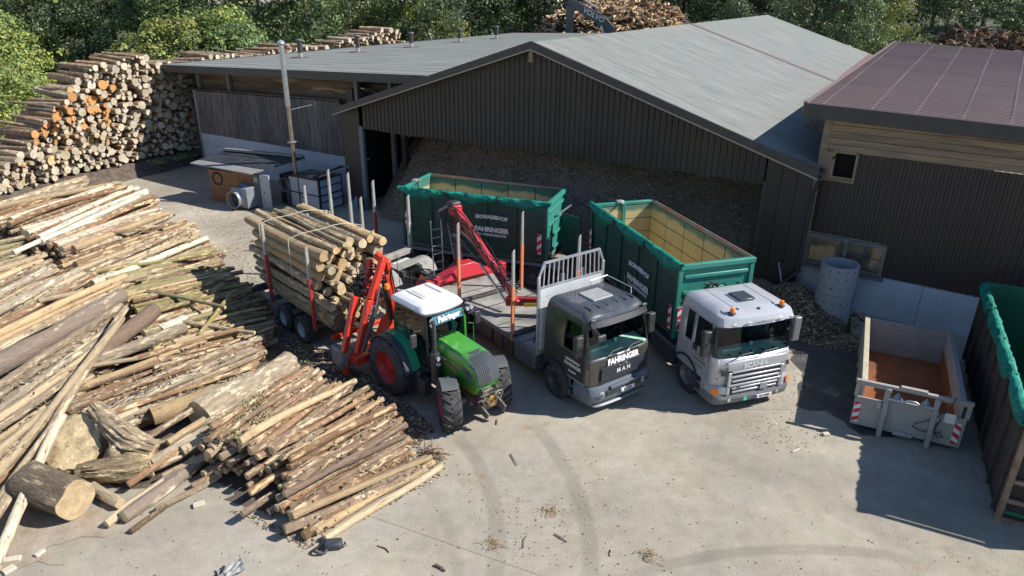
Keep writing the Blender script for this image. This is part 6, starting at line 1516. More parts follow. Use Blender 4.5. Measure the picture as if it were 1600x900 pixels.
for i, (pts, rs) in enumerate((([P(148,636,1.15),P(172,662,.9),P(205,690,.65),P(243,702,.45)],[.2,.26,.3,.22]), ([P(124,738,.22),P(165,736,.3),P(205,732,.34),P(238,724,.36)],[.2,.27,.3,.27]), ([P(190,694,.6),P(182,706,.5),P(168,722,.3)],[.18,.2,.12]), ([P(228,700,.5),P(246,694,.5),P(256,704,.3)],[.16,.13,.06]))):
    o = lumpy('root_limb', [iv_ @ Vector(p) for p in pts], rs, [BARK['moss'] if i % 2 else BARK['grey'], woodpale], None, None, i*3, 24, .24); o.parent = root
# poles crossing the pile
gP = 'long poles crossing the near pile'
for (x1,y1,z1,x2,y2,z2,r,k,l) in ((-30,842,.3,196,482,1.7,.115,'grey','thick grey pole crossing the pile from the lower left corner'),(-30,772,.55,190,498,1.75,.1,'pale','pale pole beside the thick grey crossing pole'),(-12,892,.12,96,650,1.15,.12,'birch','white birch pole hanging down to the lower left corner'),(-25,818,.3,90,652,1.2,.075,'grey','thin grey pole between the birch pole and the thick pole')):
    px_log(x1,y1,z1,x2,y2,z2,r,k,l,gP,n=10,seg=10)
# layered groups of the big near pile
gN = 'logs of the big near pile'
cluster([(22,625,.8),(98,646,.75),(112,640,.7),(118,652,.6),(165,655,.55),(200,650,.5)], [(330,532,.85),(352,545,.8),(408,540,.55),(392,545,.6),(402,570,.5),(398,590,.4)], 14, (.075,.12), ['brown','grey','pale','brown','pale','grey'], 'the layer above the huge trunk', gN, .2, promote=4)
cluster([(-80,455,1.65),(-80,490,1.6),(-80,525,1.55),(-80,560,1.5),(-80,580,1.45)], [(62,402,1.75),(72,412,1.75),(128,424,1.65),(170,436,1.6),(205,438,1.55)], 12, (.11,.17), ['grey','pale','grey','pale','brown'], 'the grey layer at the left edge', gN, .25)
cluster([(-80,655,1.25),(-80,690,1.1),(-70,730,.9),(-60,790,.6)], [(190,482,1.4),(165,518,1.3),(150,575,1.0),(85,650,.85)], 10, (.09,.14), ['grey','pale','grey'], 'the layer below the brown trunk', gN, .25)
cluster([(158,458,1.2),(180,468,1.2),(205,478,1.1),(232,498,1.0)], [(345,410,1.15),(362,424,1.0),(372,436,.9),(388,462,.7)], 14, (.08,.13), ['olive','olive','olive','pale','brown'], 'the greenish layer by the trailer', gN, .25, promote=3)
cluster([(198,512,1.0),(235,530,1.0),(262,545,.9),(250,590,.7)], [(398,446,.55),(405,468,.55),(412,498,.5),(415,525,.45)], 19, (.06,.115), ['olive','brown','grey','olive','pale'], 'the tangled layer by the wheels', gN, .35, promote=4, cross=.22)
cluster([(98,404,1.65),(125,424,1.6),(150,440,1.5),(165,452,1.35)], [(285,342,1.35),(300,354,1.35),(318,374,1.25),(348,404,1.15)], 15, (.09,.15), ['brown','pale','birch','brown','pale','grey','olive'], 'the middle birch layer', gN, .3, promote=7)
cluster([(-60,330,1.5),(20,350,1.75),(45,372,1.8),(60,384,1.8),(88,386,1.75),(104,396,1.7)], [(170,284,1.3),(200,290,1.4),(212,298,1.4),(236,306,1.4),(250,326,1.35),(258,338,1.35)], 18, (.11,.17), ['birch','brown','birch','brown','pale','grey'], 'the upper driveway layer', gN, .35, promote=8)
cluster([(-90,405,1.55),(-90,430,1.5),(-90,460,1.5)], [(50,372,1.65),(36,392,1.6),(30,410,1.6)], 6, (.13,.17), ['pale','olive','grey'], 'the far left layer', gN, .2)
cluster([(-70,338,.6),(-70,352,1.0),(-70,370,1.3)], [(125,280,.5),(128,288,.9),(120,300,1.2)], 7, (.12,.18), ['pale','brown','grey'], 'the low back row', gN, .6)
for (x1,y1,z1,x2,y2,z2,r,k,l) in ((330,462,.9,352,440,.9,.15,'pale','sawn yellow log end poking out of the greenish layer'),(303,478,.9,330,455,.9,.13,'pale','second yellow log end left of the first, in the greenish layer'),(352,480,.5,412,497,.4,.14,'olive','stubby log at the pile edge near the trailer wheels'),(240,488,1.2,388,448,.9,.07,'olive','bent bright green stem over the tangled layer'),(310,525,.9,365,455,1.1,.075,'olive','steep olive stick standing across the tangled layer'),(250,515,1.05,290,498,1.0,.16,'birch','short white log end beside the thick brown trunk')):
    px_log(x1,y1,z1,x2,y2,z2,r,k,l,gN)
fl_ = B()
for _ in range(5200):       # bark flakes, twigs and splinters caught on the top logs
    a, c, r = RL.choice(FLAKES); t = RL.random(); ang = RL.uniform(-1.2,1.2); d = (c-a).normalized(); sd_ = Vector((-d.y, d.x, 0))
    q = a.lerp(c, t)+sd_*sin(ang)*r*1.05+Vector((0,0,cos(ang)*r*1.08)); L = RL.uniform(.03,.16) if RL.random() < .85 else RL.uniform(.2,.5)
    dd = Vector((RL.uniform(-1,1), RL.uniform(-1,1), RL.uniform(-.25,.35))).normalized() if RL.random() < .6 else (d+Vector((0,0,RL.uniform(-.1,.1)))).normalized()
    w = RL.uniform(.012,.045) if L < .17 else .012; fl_.bar(q-dd*L/2, q+dd*L/2, w, w*.4, RL.choice([0,0,1,2]))
tag(fl_.build('bark_flakes', [mk('brown chip', (.2,.14,.09)), mk('pale chip', (.42,.33,.21)), mk('dark chip', (.1,.075,.055))], normals=False), 'bark flakes and twigs caught on the logs of the near piles', 'bark', kind='stuff')
CO = CORE.build('log_pile_core', [ISL['brown'], ISL['grey'], mk('cut ends in the pile', (.42,.3,.17), .85, 0, (.26,.18,.11), 5, rnd=.35, island=True)], smooth=50)
tag(CO, 'lower layers of logs filling the near piles', 'logs', kind='stuff')
for (x1,y1,x2,y2,z,r,k,l) in ((60,470,230,430,1.75,.08,'pale','slanting pale pole lying across the grey layer at the left'),(20,395,150,345,1.95,.09,'birch','birch pole lying askew over the upper driveway layer'),(120,372,262,352,1.75,.08,'brown','brown pole lying askew in the upper driveway layer'),(150,425,330,395,1.6,.075,'olive','olive pole lying askew over the middle birch layer'),(255,500,398,520,1.0,.07,'grey','grey stick lying against the grain by the wheels'),(210,560,380,512,1.05,.08,'brown','brown pole slanting over the layer above the huge trunk'),(60,585,215,560,1.25,.07,'pale','pale stick lying across below the brown trunk'),(230,455,352,480,1.25,.07,'olive','olive stick slanting down through the greenish layer')):
    NLOG[0] -= 1; px_log(x1,y1,z,x2,y2,z-.15,r,k,l,gN)
# load on the log trailer
gT = 'logs loaded on the red staked trailer'
pts = []; tries = 0
def halfh(y): return 3.5+.1*cos((y-.25)*1.3)-.08*abs(y-.3)
while tries < 40000 and len(pts) < 74:
    tries += 1; r = (RL.uniform(.15, .2) if len(pts) < 12 else (RL.uniform(.12, .17) if tries < 5000 else RL.uniform(.07, .125)))
    y = RL.uniform(-1.08+r, 1.3-r); z = RL.uniform(1.0+r, halfh(y)-r*.6)
    if all((y-a)**2+(z-c)**2 > (r+q)**2*.88 for a, c, q in pts): pts.append((y, z, r))
kn = ['moss','moss','grey','dark','pale','moss','pale']
for i, (y, z, r) in enumerate(pts):
    x1 = 1.75+RL.uniform(-.35,.3)+(.3 if z < 1.8 else 0); x0 = -2.9+RL.uniform(-.4,.4)
    kd = RL.choice(kn) if not (z > 2.9 and y < -.6) else 'pale'
    dy = RL.uniform(-.08,.08); yo = min(max(y+dy, -1.04+r), 1.28-r)
    where = 'top row' if z > 2.75 else ('bottom' if z < 1.5 else ('near side' if y < -.6 else ('far side' if y > .7 else 'middle')))
    o = log(LM @ Vector((x0, yo, z+RL.uniform(-.04,.04))), LM @ Vector((x1, y, z)), r*.85, r, kd, '%s in the %s of the trailer load' % (KL[kd], where), gT, n=12)
log(LM @ Vector((-2.2,-.75,1.28)), LM @ Vector((2.25,-.7,1.22)), .28, .3, 'moss', 'thick dark gnarled log lowest at the near front corner of the trailer load', gT, n=14, cap=mk('dark gnarled end', (.2,.15,.1), .9, 0, (.1,.08,.06), 4, bump=1))
for x in (-1.75, .25):   # tie belts over the load
    ys = [-1.12+.1*i*2.3 for i in range(11)]; b = B()
    pp = [(x,-1.13,2.2),(x,-1.13,3.2)]+[(x+.05*i, y, halfh(y)+.1+.03*sin(i)) for i, y in enumerate(ys) if y < 1.2]+[(x+.5,1.3,3.1)]
    b.tube(pp, .012, 5); b.build('tie_belt', mk('cream belt', (.55,.5,.38), .7), lt, smooth=True)

# ---------------------------------------------------------------- long stack at the back left, ends to the yard
TOP = [(-60,272),(0,264),(35,238),(62,205),(66,188),(90,165),(108,138),(128,122),(136,108),(165,96),(215,82),(236,84),(246,100),(300,94),(330,86),(400,84),(430,72),(455,68),(480,72),(520,66),(545,58),(580,47),(600,40),(622,46),(632,62),(660,72),(900,72)]
def topy(x):
    for (a, ya), (c, yc) in zip(TOP, TOP[1:]):
        if a <= x <= c: return ya+(yc-ya)*(x-a)/(c-a)
    return 270
lowM = Matrix.Translation(OLW) @ Matrix.Rotation(ALW, 4, 'Z')
ZB = .8
FACE = [P(-70,322,ZB), P(60,287,ZB), P(130,270,ZB), P(308,231,ZB), lowM @ Vector((-4.7,14,0)), lowM @ Vector((-4.9,30,0)), lowM @ Vector((-4.9,46,0))]
far = B(); big = []; cellr = []
placed = {}
def free(k, s, h, r):
    for dk in (-1,0,1):
        for dh in (-1,0,1):
            for (a, c, q) in placed.get((int(s/.5)+dk, int(h/.5)+dh), ()):
                if (s-a)**2+(h-c)**2 < ((r+q)*.8)**2: return False
    return True
sacc = 0
for fi, (a, c) in enumerate(zip(FACE, FACE[1:])):
    seg_ = c-a; Ls = seg_.length; d = seg_/Ls; nrm = Vector((d.y, -d.x, 0))
    if nrm.y > 0 and nrm.x < 0: nrm = -nrm
    N = int(Ls*(300 if fi < 3 else (110 if fi == 3 else 60)))
    for i in range(N):
        s = RL.uniform(0, Ls); base = a+d*s
        hm = 0.3
        for hh in [k*.15 for k in range(1, 52)]:
            x, y = PX((base.x, base.y, base.z+hh))
            if y < topy(x): break
            hm = hh
        h = RL.uniform(.05, hm); r = RL.uniform(.19,.28) if i < N*.06 else (RL.uniform(.12,.2) if i < N*.35 else RL.uniform(.065,.13))
        S_g = sacc+s
        if h > hm-r*.2 or not free(0, S_g, h, r): continue
        placed.setdefault((int(S_g/.5), int(h/.5)), []).append((S_g, h, r))
        x, y = PX((base.x, base.y, base.z+h)); LL = RL.uniform(2.3, 3.3)
        front = base+nrm*RL.uniform(-.3,.4)+Vector((0,0,max(h,r))); tilt = RL.uniform(-.04,.05); yaw = RL.uniform(-.12,.12)
        dirb = (-nrm+d*yaw+Vector((0,0,tilt))).normalized(); back = front+dirb*LL; back.z = max(r, back.z)
        org = 1 if (70 < x < 175 and 132 < y < 200 or 50 < x < 100 and 195 < y < 232 or x < 40 and 236 < y < 260) and RL.random() < .5 else 0
        big.append((r, front, back, org, x, y))
    sacc += Ls
big.sort(key=lambda q: -q[0]*1100/max(10, (q[1]-Vector((0,0,H))).length))
budget = max(0, 298-NLOG[0]); cnt = 0
gS = 'logs stacked in the long stack behind the yard'
for (r, f_, b_, org, x, y) in big:
    if cnt < budget and -10 < x < 640:
        zone = 'left part' if x < 110 else ('middle' if x < 210 else ('right end' if x < 320 else 'far part behind the low roof'))
        o = log(b_, f_, r*.85, r, RL.choice(['grey','pale','grey','dark']), 'thick %s ended log in the %s of the back stack' % ('orange' if org else 'pale', zone), gS, cap=(mk('orange cut face bright', (.6,.27,.08), .85) if org else None), n=9, seg=3); cnt += 1
    else: log_mesh(far, (f_-b_).length, r*.85, r, RL, 7, 2, RL.choice([0,1,1]), 3 if org else 2, axis_matrix(b_, f_))
for (x1,y1,z1,x2,y2,z2,r,k,l) in ((150,68,6.4,232,84,5.3,.3,'grey','long log lying loose on top of the back stack'),(62,96,5.3,135,113,5.0,.24,'dark','dark log sticking out left near the top of the back stack'),(50,128,4.3,130,132,4.2,.22,'pale','pale log sticking out left of the back stack'),(48,150,3.7,110,143,3.8,.2,'pale','lower pale log sticking out left of the back stack'),(20,175,2.2,30,205,1.2,.2,'pale','upright pale stub at the left end of the back stack')):
    px_log(x1,y1,z1,x2,y2,z2,r,k,l,gS)
bk = B()      # low bank that carries the stack
for (a, c) in zip(FACE[:3], FACE[1:4]):
    d = (c-a); d.z = 0; d.normalize(); nr = Vector((d.y, -d.x, 0)); K = 8
    for k in range(K):
        p, q = a.lerp(c, k/K), a.lerp(c, (k+1)/K); w0, w1 = .55+.3*noise.noise(p*.9), .55+.3*noise.noise(q*.9)
        f = lambda o, w, z: (o.x+nr.x*w, o.y+nr.y*w, z)
        bk.add([f(p,-8,ZB-.02), f(q,-8,ZB-.02), f(q,.15,ZB-.04), f(p,.15,ZB-.04), f(q,w1*.6,.4), f(p,w0*.6,.4), f(q,w1+.3,-.02), f(p,w0+.3,-.02)], [(0,1,2,3),(3,2,4,5),(5,4,6,7)])
tag(bk.build('stack_bank', barkdirt, smooth=60), kind='structure')
fo = far.build('log_stack', [ISL['grey'], ISL['brown'], woodgrey, woodorange], smooth=50); tag(fo, 'smaller logs of the long back stack, sawn ends facing the driveway', 'logs', kind='stuff')
print('LOGS', NLOG[0], len(big))
# dark backing soil so that gaps between the ends stay dark
# ---------------------------------------------------------------- vegetation
RG = random.Random(77)
def leaf_cloud(b, c, rad, n, size, rn, mi=0, flat=.6):
    """leaf sprays: n small bent quads gathered in clumps near the surface of an ellipsoid"""
    for _ in range(n):
        u = rn.uniform(-1, 1); a = rn.uniform(0, 2*pi); s = sqrt(1-u*u); rr = rn.uniform(.55, 1.05)**.6
        nrm = Vector((s*cos(a), s*sin(a), u)); p = Vector(c)+Vector((nrm.x*rad[0], nrm.y*rad[1], nrm.z*rad[2]))*rr
        t = (nrm+Vector((rn.uniform(-.9,.9), rn.uniform(-.9,.9), rn.uniform(-.4,.9)))).normalized()
        x = t.cross(Vector((rn.uniform(-1,1), rn.uniform(-1,1), rn.uniform(-1,1)))).normalized(); y = t.cross(x); L = size*rn.uniform(.6, 1.5); w = L*rn.uniform(.4,.75)
        k = len(b.v); b.v += [tuple(p-x*L/2), tuple(p+y*w/2+t*L*.1), tuple(p+x*L/2), tuple(p-y*w/2+t*L*.1)]; b.f.append((k,k+1,k+2,k+3)); b.m.append(mi)
def make_crown(h, w, nc, nl, size, seed, low=.12, hole=.0):
    rn = random.Random(seed); b = B()
    for i in range(nc):
        t = rn.random()**.8; z = h*(low+(1-low)*t); env = w*.5*(sin(pi*min(1, .18+.8*t))**.7)
        a = rn.uniform(0, 2*pi); q = env*rn.uniform(.35, 1.0); r = rn.uniform(.09, .19)*w
        leaf_cloud(b, (q*cos(a), q*sin(a), z), (r*1.15, r*1.15, r*.75), int(nl/nc*rn.uniform(.7,1.3)), size, rn)
    return b
def make_trunk(h, w, seed):
    rn = random.Random(seed); b = B(); top = Vector((rn.uniform(-.5,.5), rn.uniform(-.5,.5), h*.85))
    b.tube([(0,0,-.5),(rn.uniform(-.15,.15),rn.uniform(-.15,.15),h*.3),(top*.6),(top)], 1, 8, rs=[.26,.2,.13,.03])
    for i in range(9):
        z = h*rn.uniform(.2,.75); a = rn.uniform(0,2*pi); e = Vector((cos(a)*w*.38, sin(a)*w*.38, z+h*.18)); s = Vector((top.x*z/h, top.y*z/h, z)); b.tube([s, s.lerp(e,.5)+Vector((0,0,.2)), e], 1, 6, rs=[.09,.06,.015])
    return b
CR = {}
specs = {'broad': (13, 9.5, 75, 15000, .27), 'tall': (15, 7, 70, 13000, .25), 'round': (10, 8, 60, 11000, .25), 'loose': (12, 7.5, 45, 6500, .26)}
for k, (h, w, nc, nl, sz) in specs.items():
    CR[k] = (make_crown(h, w, nc, nl, sz, hash(k) % 97 if False else len(k)*7+int(h)), make_trunk(h, w, int(h)), h, w)
_tm = {}
def tree(kind, mat, x, y, s, label, group, z=None):
    cr, trk, h, w = CR[kind]; key = (kind, mat.name)
    t = thing('tree', label, 'tree', (x, y, terr(x, y) if z is None else z), RG.uniform(0, 6.28), group); t.scale = (s, s, s*RG.uniform(.9, 1.12))
    if key not in _tm:
        c = cr.build('crown', mat, t, normals=False); _tm[key] = c.data
    else:
        c = bpy.data.objects.new('crown', _tm[key]); COL.objects.link(c); c.parent = t
    if kind not in _tm:
        k = trk.build('trunk', trunk_m, t, smooth=True); _tm[kind] = k.data
    else:
        k = bpy.data.objects.new('trunk', _tm[kind]); COL.objects.link(k); k.parent = t
    return t
KT = {'leaf': {'A': (leafA, 'mid green'), 'B': (leafB, 'dark green'), 'C': (leafC, 'light green'), 'Y': (leafY, 'yellowing green'), 'G': (leafGold, 'golden')}}
def zone(x): return 'at the left behind the long log stack' if x < -25 else ('behind the low roof' if x < 5 else ('behind the hall and wood scrap heap' if x < 32 else 'behind the brown metal roof at the right'))
def put(kind, m, x, y, s): 
    mt, w_ = KT['leaf'][m]; tree(kind, mt, x, y, s, '%s %s tree %s' % (w_, kind, zone(x)), 'woodland trees ' + zone(x))
x = -66
while x < -4:
    put(RG.choice(['broad','round','broad','tall']), RG.choice('ABAAB'), x, 74+RG.uniform(-2,3)+max(0,(x+30)*.35), RG.uniform(.85,1.1)); x += RG.uniform(4.6,6.2)
x = -75
while x < 12:
    put(RG.choice(['tall','broad']), RG.choice('ABB'), x, 88+RG.uniform(-2,3)+max(0,(x+20)*.2), RG.uniform(1.0,1.25)); x += RG.uniform(6,8)
x = -2
while x < 66:
    put(RG.choice(['broad','tall','loose','round']), RG.choice('BBA' if x < 36 else 'YABY'), x, 105+RG.uniform(-2,2)-(max(0,x-24)*.42), RG.uniform(.9,1.15)); x += RG.uniform(4.2,5.6)
x = -10
while x < 84:
    put(RG.choice(['broad','tall']), RG.choice('ABB' if x < 40 else 'AYB'), x, 114+RG.uniform(-2,3), RG.uniform(1.15,1.4)); x += RG.uniform(6,8)
for (x, y, k, m, s) in ((24.5,84,'round','B',.75),(29,80,'loose','B',.9),(33,77,'tall','B',.85),(37,80,'loose','A',.8),(41.5,84,'loose','Y',.85),(60,76,'round','Y',.8),(66,70,'loose','C',.8),(-4,93,'round','A',.7),(-52,66,'round','A',.7)): put(k, m, x, y, s)
# bushes and tall herbs
bush = make_crown(3.2, 4.2, 40, 6500, .17, 5, .05); bush_me = {}
def shrub(m, x, y, s, label, sz=1.):
    mt, w_ = KT['leaf'][m]
    if m not in bush_me:
        o = bush.build('shrub', mt, None, normals=False); bush_me[m] = o.data
    else: o = bpy.data.objects.new('shrub', bush_me[m]); COL.objects.link(o)
    o.location = (x, y, max(-.1, terr(x, y))); o.rotation_euler = (0,0,RG.uniform(0,6)); o.scale = (s*1.1, s*1.1, s*sz); tag(o, label, 'shrub', 'shrubs and tall herbs round the yard')
for (px, py, zz, m, s, l) in ((18,120,1.5,'C',1.5,'light green shrub at the left edge beside the long stack'),(8,85,2,'C',1.6,'light green shrub high at the left edge'),(40,100,1.5,'A',1.1,'mid green shrub left of the stack top'),(0,175,1.,'C',1.1,'lowest light green shrub at the left frame edge'),(30,150,1.,'C',1.0,'light green shrub behind the protruding log'),(310,58,2.,'C',1.2,'light green shrub above the left end of the low roof'),(340,50,2,'Y',1.2,'yellowish shrub above the low roof'),(370,45,2.,'C',1.3,'tallest light green shrub above the low roof'),(400,60,2,'C',1.2,'light green shrub by the first vent pipe'),(285,70,2,'A',1.,'small mid green shrub by the stack top'),(430,58,2,'A',1.,'mid green shrub behind the second vent pipe'),(640,48,2,'C',1.4,'light green shrub right of the far stack end'),(665,45,2,'C',1.3,'rightmost light green shrub behind the low roof'),(690,42,2,'Y',1.2,'yellow green shrub behind the low roof'),(620,38,2,'Y',1.2,'yellow green shrub behind the far stack end')):
    p = P(px, py, zz+.6); k = 1.
    if p.length > 95: p = p*(88/p.length)
    if px > 600: p = Vector(((px-800)/1100*90, 86, 0)); s *= 1.5
    elif 270 < px < 440: p = Vector(((px-800)/1100*76, 69+RG.uniform(-2,2), 0)); s *= RG.uniform(1.2,1.7)
    elif px < 50: s *= 1.25
    elif px < 50: p = P(px-6, py, 1.6)
    shrub(m, p.x, p.y, s, l)
for (x, y, m, s, l) in ((33.5,79,'C',1.,'bright lime shrub behind the hall roof'),(43,79,'G',.8,'golden yellow shrub above the brush heap'),(46.5,80,'G',.8,'second golden shrub above the brush heap'),(38.3,83,'G',.6,'small golden shrub high between the trees')):
    shrub(m, x, y, s, l, 1.5 if m == 'G' else 1.)
b = B(); rn = random.Random(6)
for i in range(5200):
    x = rn.uniform(-62,-24) if i % 3 else rn.uniform(-30, 4); y = rn.uniform(46, 72) if x < -30 else rn.uniform(62, 84)
    q = Vector((x, y, 0)) - FACE[3]
    # keep clear of the long stack and the driveway
    lowp = lowM.inverted() @ Vector((x, y, 0))
    if lowp.x > -9.6 or x > -20-(y-60)*.05 and lowp.x > -9.6: continue
    h = rn.uniform(.3,1.2); leaf_cloud(b, (x, y, max(0,terr(x,y))+h*.5), (.5,.5,h*.6), 9, .22, rn, rn.choice([0,0,1]))
tag(b.build('herb_layer', [leafC, leafY], normals=False), 'light green weeds and herbs covering the bank behind the stack', 'weeds', kind='stuff')
b = B()
for i in range(120):      # tufts along the foot of the stack
    t = rn.random(); p = FACE[2].lerp(FACE[3], .45+.55*t)+Vector((.5+rn.uniform(0,.9), -.3, 0)); leaf_cloud(b, (p.x, p.y, .75), (.22,.22,.14), 8, .1, rn, 1)
for (px, py) in ((5,640),(2,660),(12,652),(395,640),(380,655),(400,625),(410,650),(365,680),(470,545),(478,560)): 
    p = P(px, py, .05 if px < 20 or px > 440 else 1.05); leaf_cloud(b, p, (.28,.28,.12), 60, .07, rn, 1)
for (px, py) in ((1282,515),(1300,520),(1312,512),(1335,508),(1325,514)): p = P(px, py, .1); leaf_cloud(b, (p.x,p.y,.15), (.2,.15,.18), 45, .07, rn, 1)
tag(b.build('weed_tufts', [leafC, leafA], normals=False), 'small green weed tufts at the foot of stacks and walls', 'weeds', kind='stuff')

# ---------------------------------------------------------------- scrap wood heap, brush heap, excavator
def stick_heap(name, cx, cy, rx, ry, h, n, Ls, mats, label, seed, top=1.):
    rn = random.Random(seed); b = B(); NU = 36; NVv = 12
    for j in range(NVv+1):
        for i in range(NU):
            a = 2*pi*i/NU; t = j/NVv; k = 1+.18*noise.noise(Vector((cos(a)*2, sin(a)*2, seed)))
            b.v.append((cx+rx*t*k*cos(a), cy+ry*t*k*sin(a), h*max(0,(1-t**4.5))*(1+.22*noise.noise(Vector((cos(a)*t*3, sin(a)*t*3, seed+2))))-.3))
    for j in range(NVv):
        for i in range(NU): b.f.append((j*NU+i, j*NU+(i+1) % NU, (j+1)*NU+(i+1) % NU, (j+1)*NU+i)); b.m.append(0)
    for _ in range(n):
        a = rn.uniform(0, 2*pi); t = rn.random()**.5; z = h*(1-t**4.5)*(1+.22*noise.noise(Vector((cos(a)*t*3, sin(a)*t*3, seed+2)))); p = Vector((cx+rx*t*cos(a), cy+ry*t*sin(a), z+rn.uniform(-.1,.35)))
        d = Vector((rn.uniform(-1,1), rn.uniform(-1,1), rn.uniform(-.45,.45))).normalized(); L = Ls*rn.uniform(.35,1.3); w = L*rn.uniform(.05,.2)
        b.bar(p-d*L/2, p+d*L/2, w, w*rn.uniform(.3,.9), rn.randrange(1, len(mats)), (rn.uniform(-1,1), rn.uniform(-1,1), rn.uniform(-1,1)))
    o = b.build(name, mats, normals=False); tag(o, label, 'wood heap', kind='stuff')
scA = mk('pale split wood', (.5,.36,.2), .9, rnd=.4, island=True, hue=.012); scB = mk('mid split wood', (.33,.2,.11), .9, rnd=.4, island=True); scC = mk('dark split wood', (.12,.08,.055), .9, rnd=.4, island=True); hd = mk('heap core', (.03,.022,.016), .95)
stick_heap('scrap_wood_heap', 11.8, 87, 11.0, 5.5, 8.6, 4200, 1.5, [hd, scA, scA, scB, scC], 'big heap of pale split scrap wood behind the hall roof ridge', 3)
stick_heap('brush_heap', 45, 70, 7.5, 4.5, 6.6, 2400, 1.4, [hd, scB, scC, scC], 'brown heap of brushwood behind the brown metal roof', 5)
stick_heap('brush_heap', 34, 68, 5, 4, 3.2, 700, 1.2, [hd, scB, scC, scC], 'low dark brush heap between the hall roof and brown roof', 8)
ex = thing('excavator', 'dark grey excavator boom reaching up before the scrap wood heap', 'excavator', (10.6,80,0), radians(180-12))
exm = mk('excavator grey', (.07,.075,.085), .45, 0, (.1,.105,.11), 3); exy = mk('excavator yellow', (.6,.4,.03), .45)
b = B()
def arcbar(b, pts, w, hs):
    for (p, q), (h0, h1) in zip(zip(pts, pts[1:]), zip(hs, hs[1:])): b.bar(p, q, w, h0, w2=w, h2=h1)
arcbar(b, [(-.6,0,2.2),(-.3,0,4.6),(.3,0,6.3),(1.6,0,7.6),(3.4,0,8.5),(4.7,0,9.3)], .6, [.8,.95,1.2,1.1,.85,.6]); b.build('boom', exm, ex, bevel=.03)
b = B(); arcbar(b, [(4.3,0,10.2),(4.75,0,8.9),(4.9,0,5.4)], .5, [.6,.95,.55]); b.build('arm', exm, ex, bevel=.03)
B().tube([(.2,.25,3.8),(1.4,.3,6.9)], .13, 8).build('cylinder', alu, ex, smooth=True); B().tube([(1.8,0,8.6),(4.3,0,10.0)], .1, 8).build('cylinder', alu, ex, smooth=True)
text(ex, 'VOLVO', .75, (2.3,.32,7.75), (-.87,0,-.42), (-.42,0,.87), white_p, 'maker_lettering', bold=.01)
B().box(-2.6,.6,-1.3,1.3,1.2,2.6).build('body', exy, ex, bevel=.1); B().box(-.4,1.2,.4,1.3,1.3,3.1).build('cab', exm, ex, bevel=.08); B().box(-.3,1.21,.5,1.31,2.0,2.9).build('cab_window', sdm, ex)
for s in (-1,1): B().prism([(-2.2,.1),(1.8,.1),(2.2,.5),(1.8,.95),(-2.2,.95),(-2.6,.5)], s*1.4-.3, s*1.4+.3).build('track', rubber, ex, bevel=.05)
B().tube([(4.9,0,5.4),(4.95,0,4.6)], .12, 8).bar((4.95,-.4,4.6),(4.7,-.7,3.6),.12,.3).bar((4.95,.4,4.6),(5.2,.7,3.6),.12,.3).build('grapple', exm, ex, bevel=.02)

# ---------------------------------------------------------------- loose bits on the yard
def gpoly(poly):
    xs = [p[0] for p in poly]; ys = [p[1] for p in poly]
    def f(r):
        for _ in range(40):
            x = r.uniform(min(xs), max(xs)); y = r.uniform(min(ys), max(ys)); c = False
            for i in range(len(poly)):
                (x1,y1),(x2,y2) = poly[i], poly[i-1]
                if (y1 > y) != (y2 > y) and x < (x2-x1)*(y-y1)/(y2-y1)+x1: c = not c
            if c: p = P(x, y, .006); return p
        return None
    return f
chips_scatter('chips_by_truck', [chipA, mk('bright chip', (.62,.55,.42), .8, rnd=.2, island=True), chipB], gpoly([(1180,560),(1265,555),(1262,650),(1300,690),(1240,705),(1180,690),(1150,660),(1215,640)]), 330, .03, 'pale wood chips scattered on the concrete right of the silver truck', 'wood chips', 4)
chips_scatter('chips_on_driveway', [chipA, chipA, chipB], gpoly([(290,320),(400,330),(420,400),(400,460),(370,410),(330,360)]), 1100, .04, 'pale wood chips scattered along the driveway', 'wood chips', 5)
chips_scatter('yard_litter', [chipB, chipA, chipD], gpoly([(60,880),(340,740),(480,850),(680,740),(1000,650),(1350,700),(1440,800),(1600,840),(1600,900),(30,900)]), 240, .028, 'small bark crumbs scattered over the sunny concrete', 'bark crumbs', 6)
chips_scatter('bark_crumbs', [chipD, chipB, chipA, chipD], gpoly([(395,455),(430,500),(520,560),(600,600),(680,670),(650,700),(560,640),(470,560),(410,520)]), 2600, .08, 'dark bark crumbs beside the near pile and log trailer', 'bark crumbs', 7)
chips_scatter('track_crumbs', [chipB, chipD, chipB, chipA], gpoly([(700,700),(760,760),(850,790),(930,700),(1020,860),(960,890),(760,880),(740,800)]), 150, .03, 'bark crumbs and splinters gathered along the tyre tracks', 'bark crumbs', 13)
chips_scatter('fan_edge_crumbs', [chipB, chipD, chipA], gpoly([(360,800),(480,860),(690,745),(700,720),(640,690),(640,760),(480,845),(370,790)]), 500, .045, 'bark crumbs along the edge of the front fan pile', 'bark crumbs', 14)
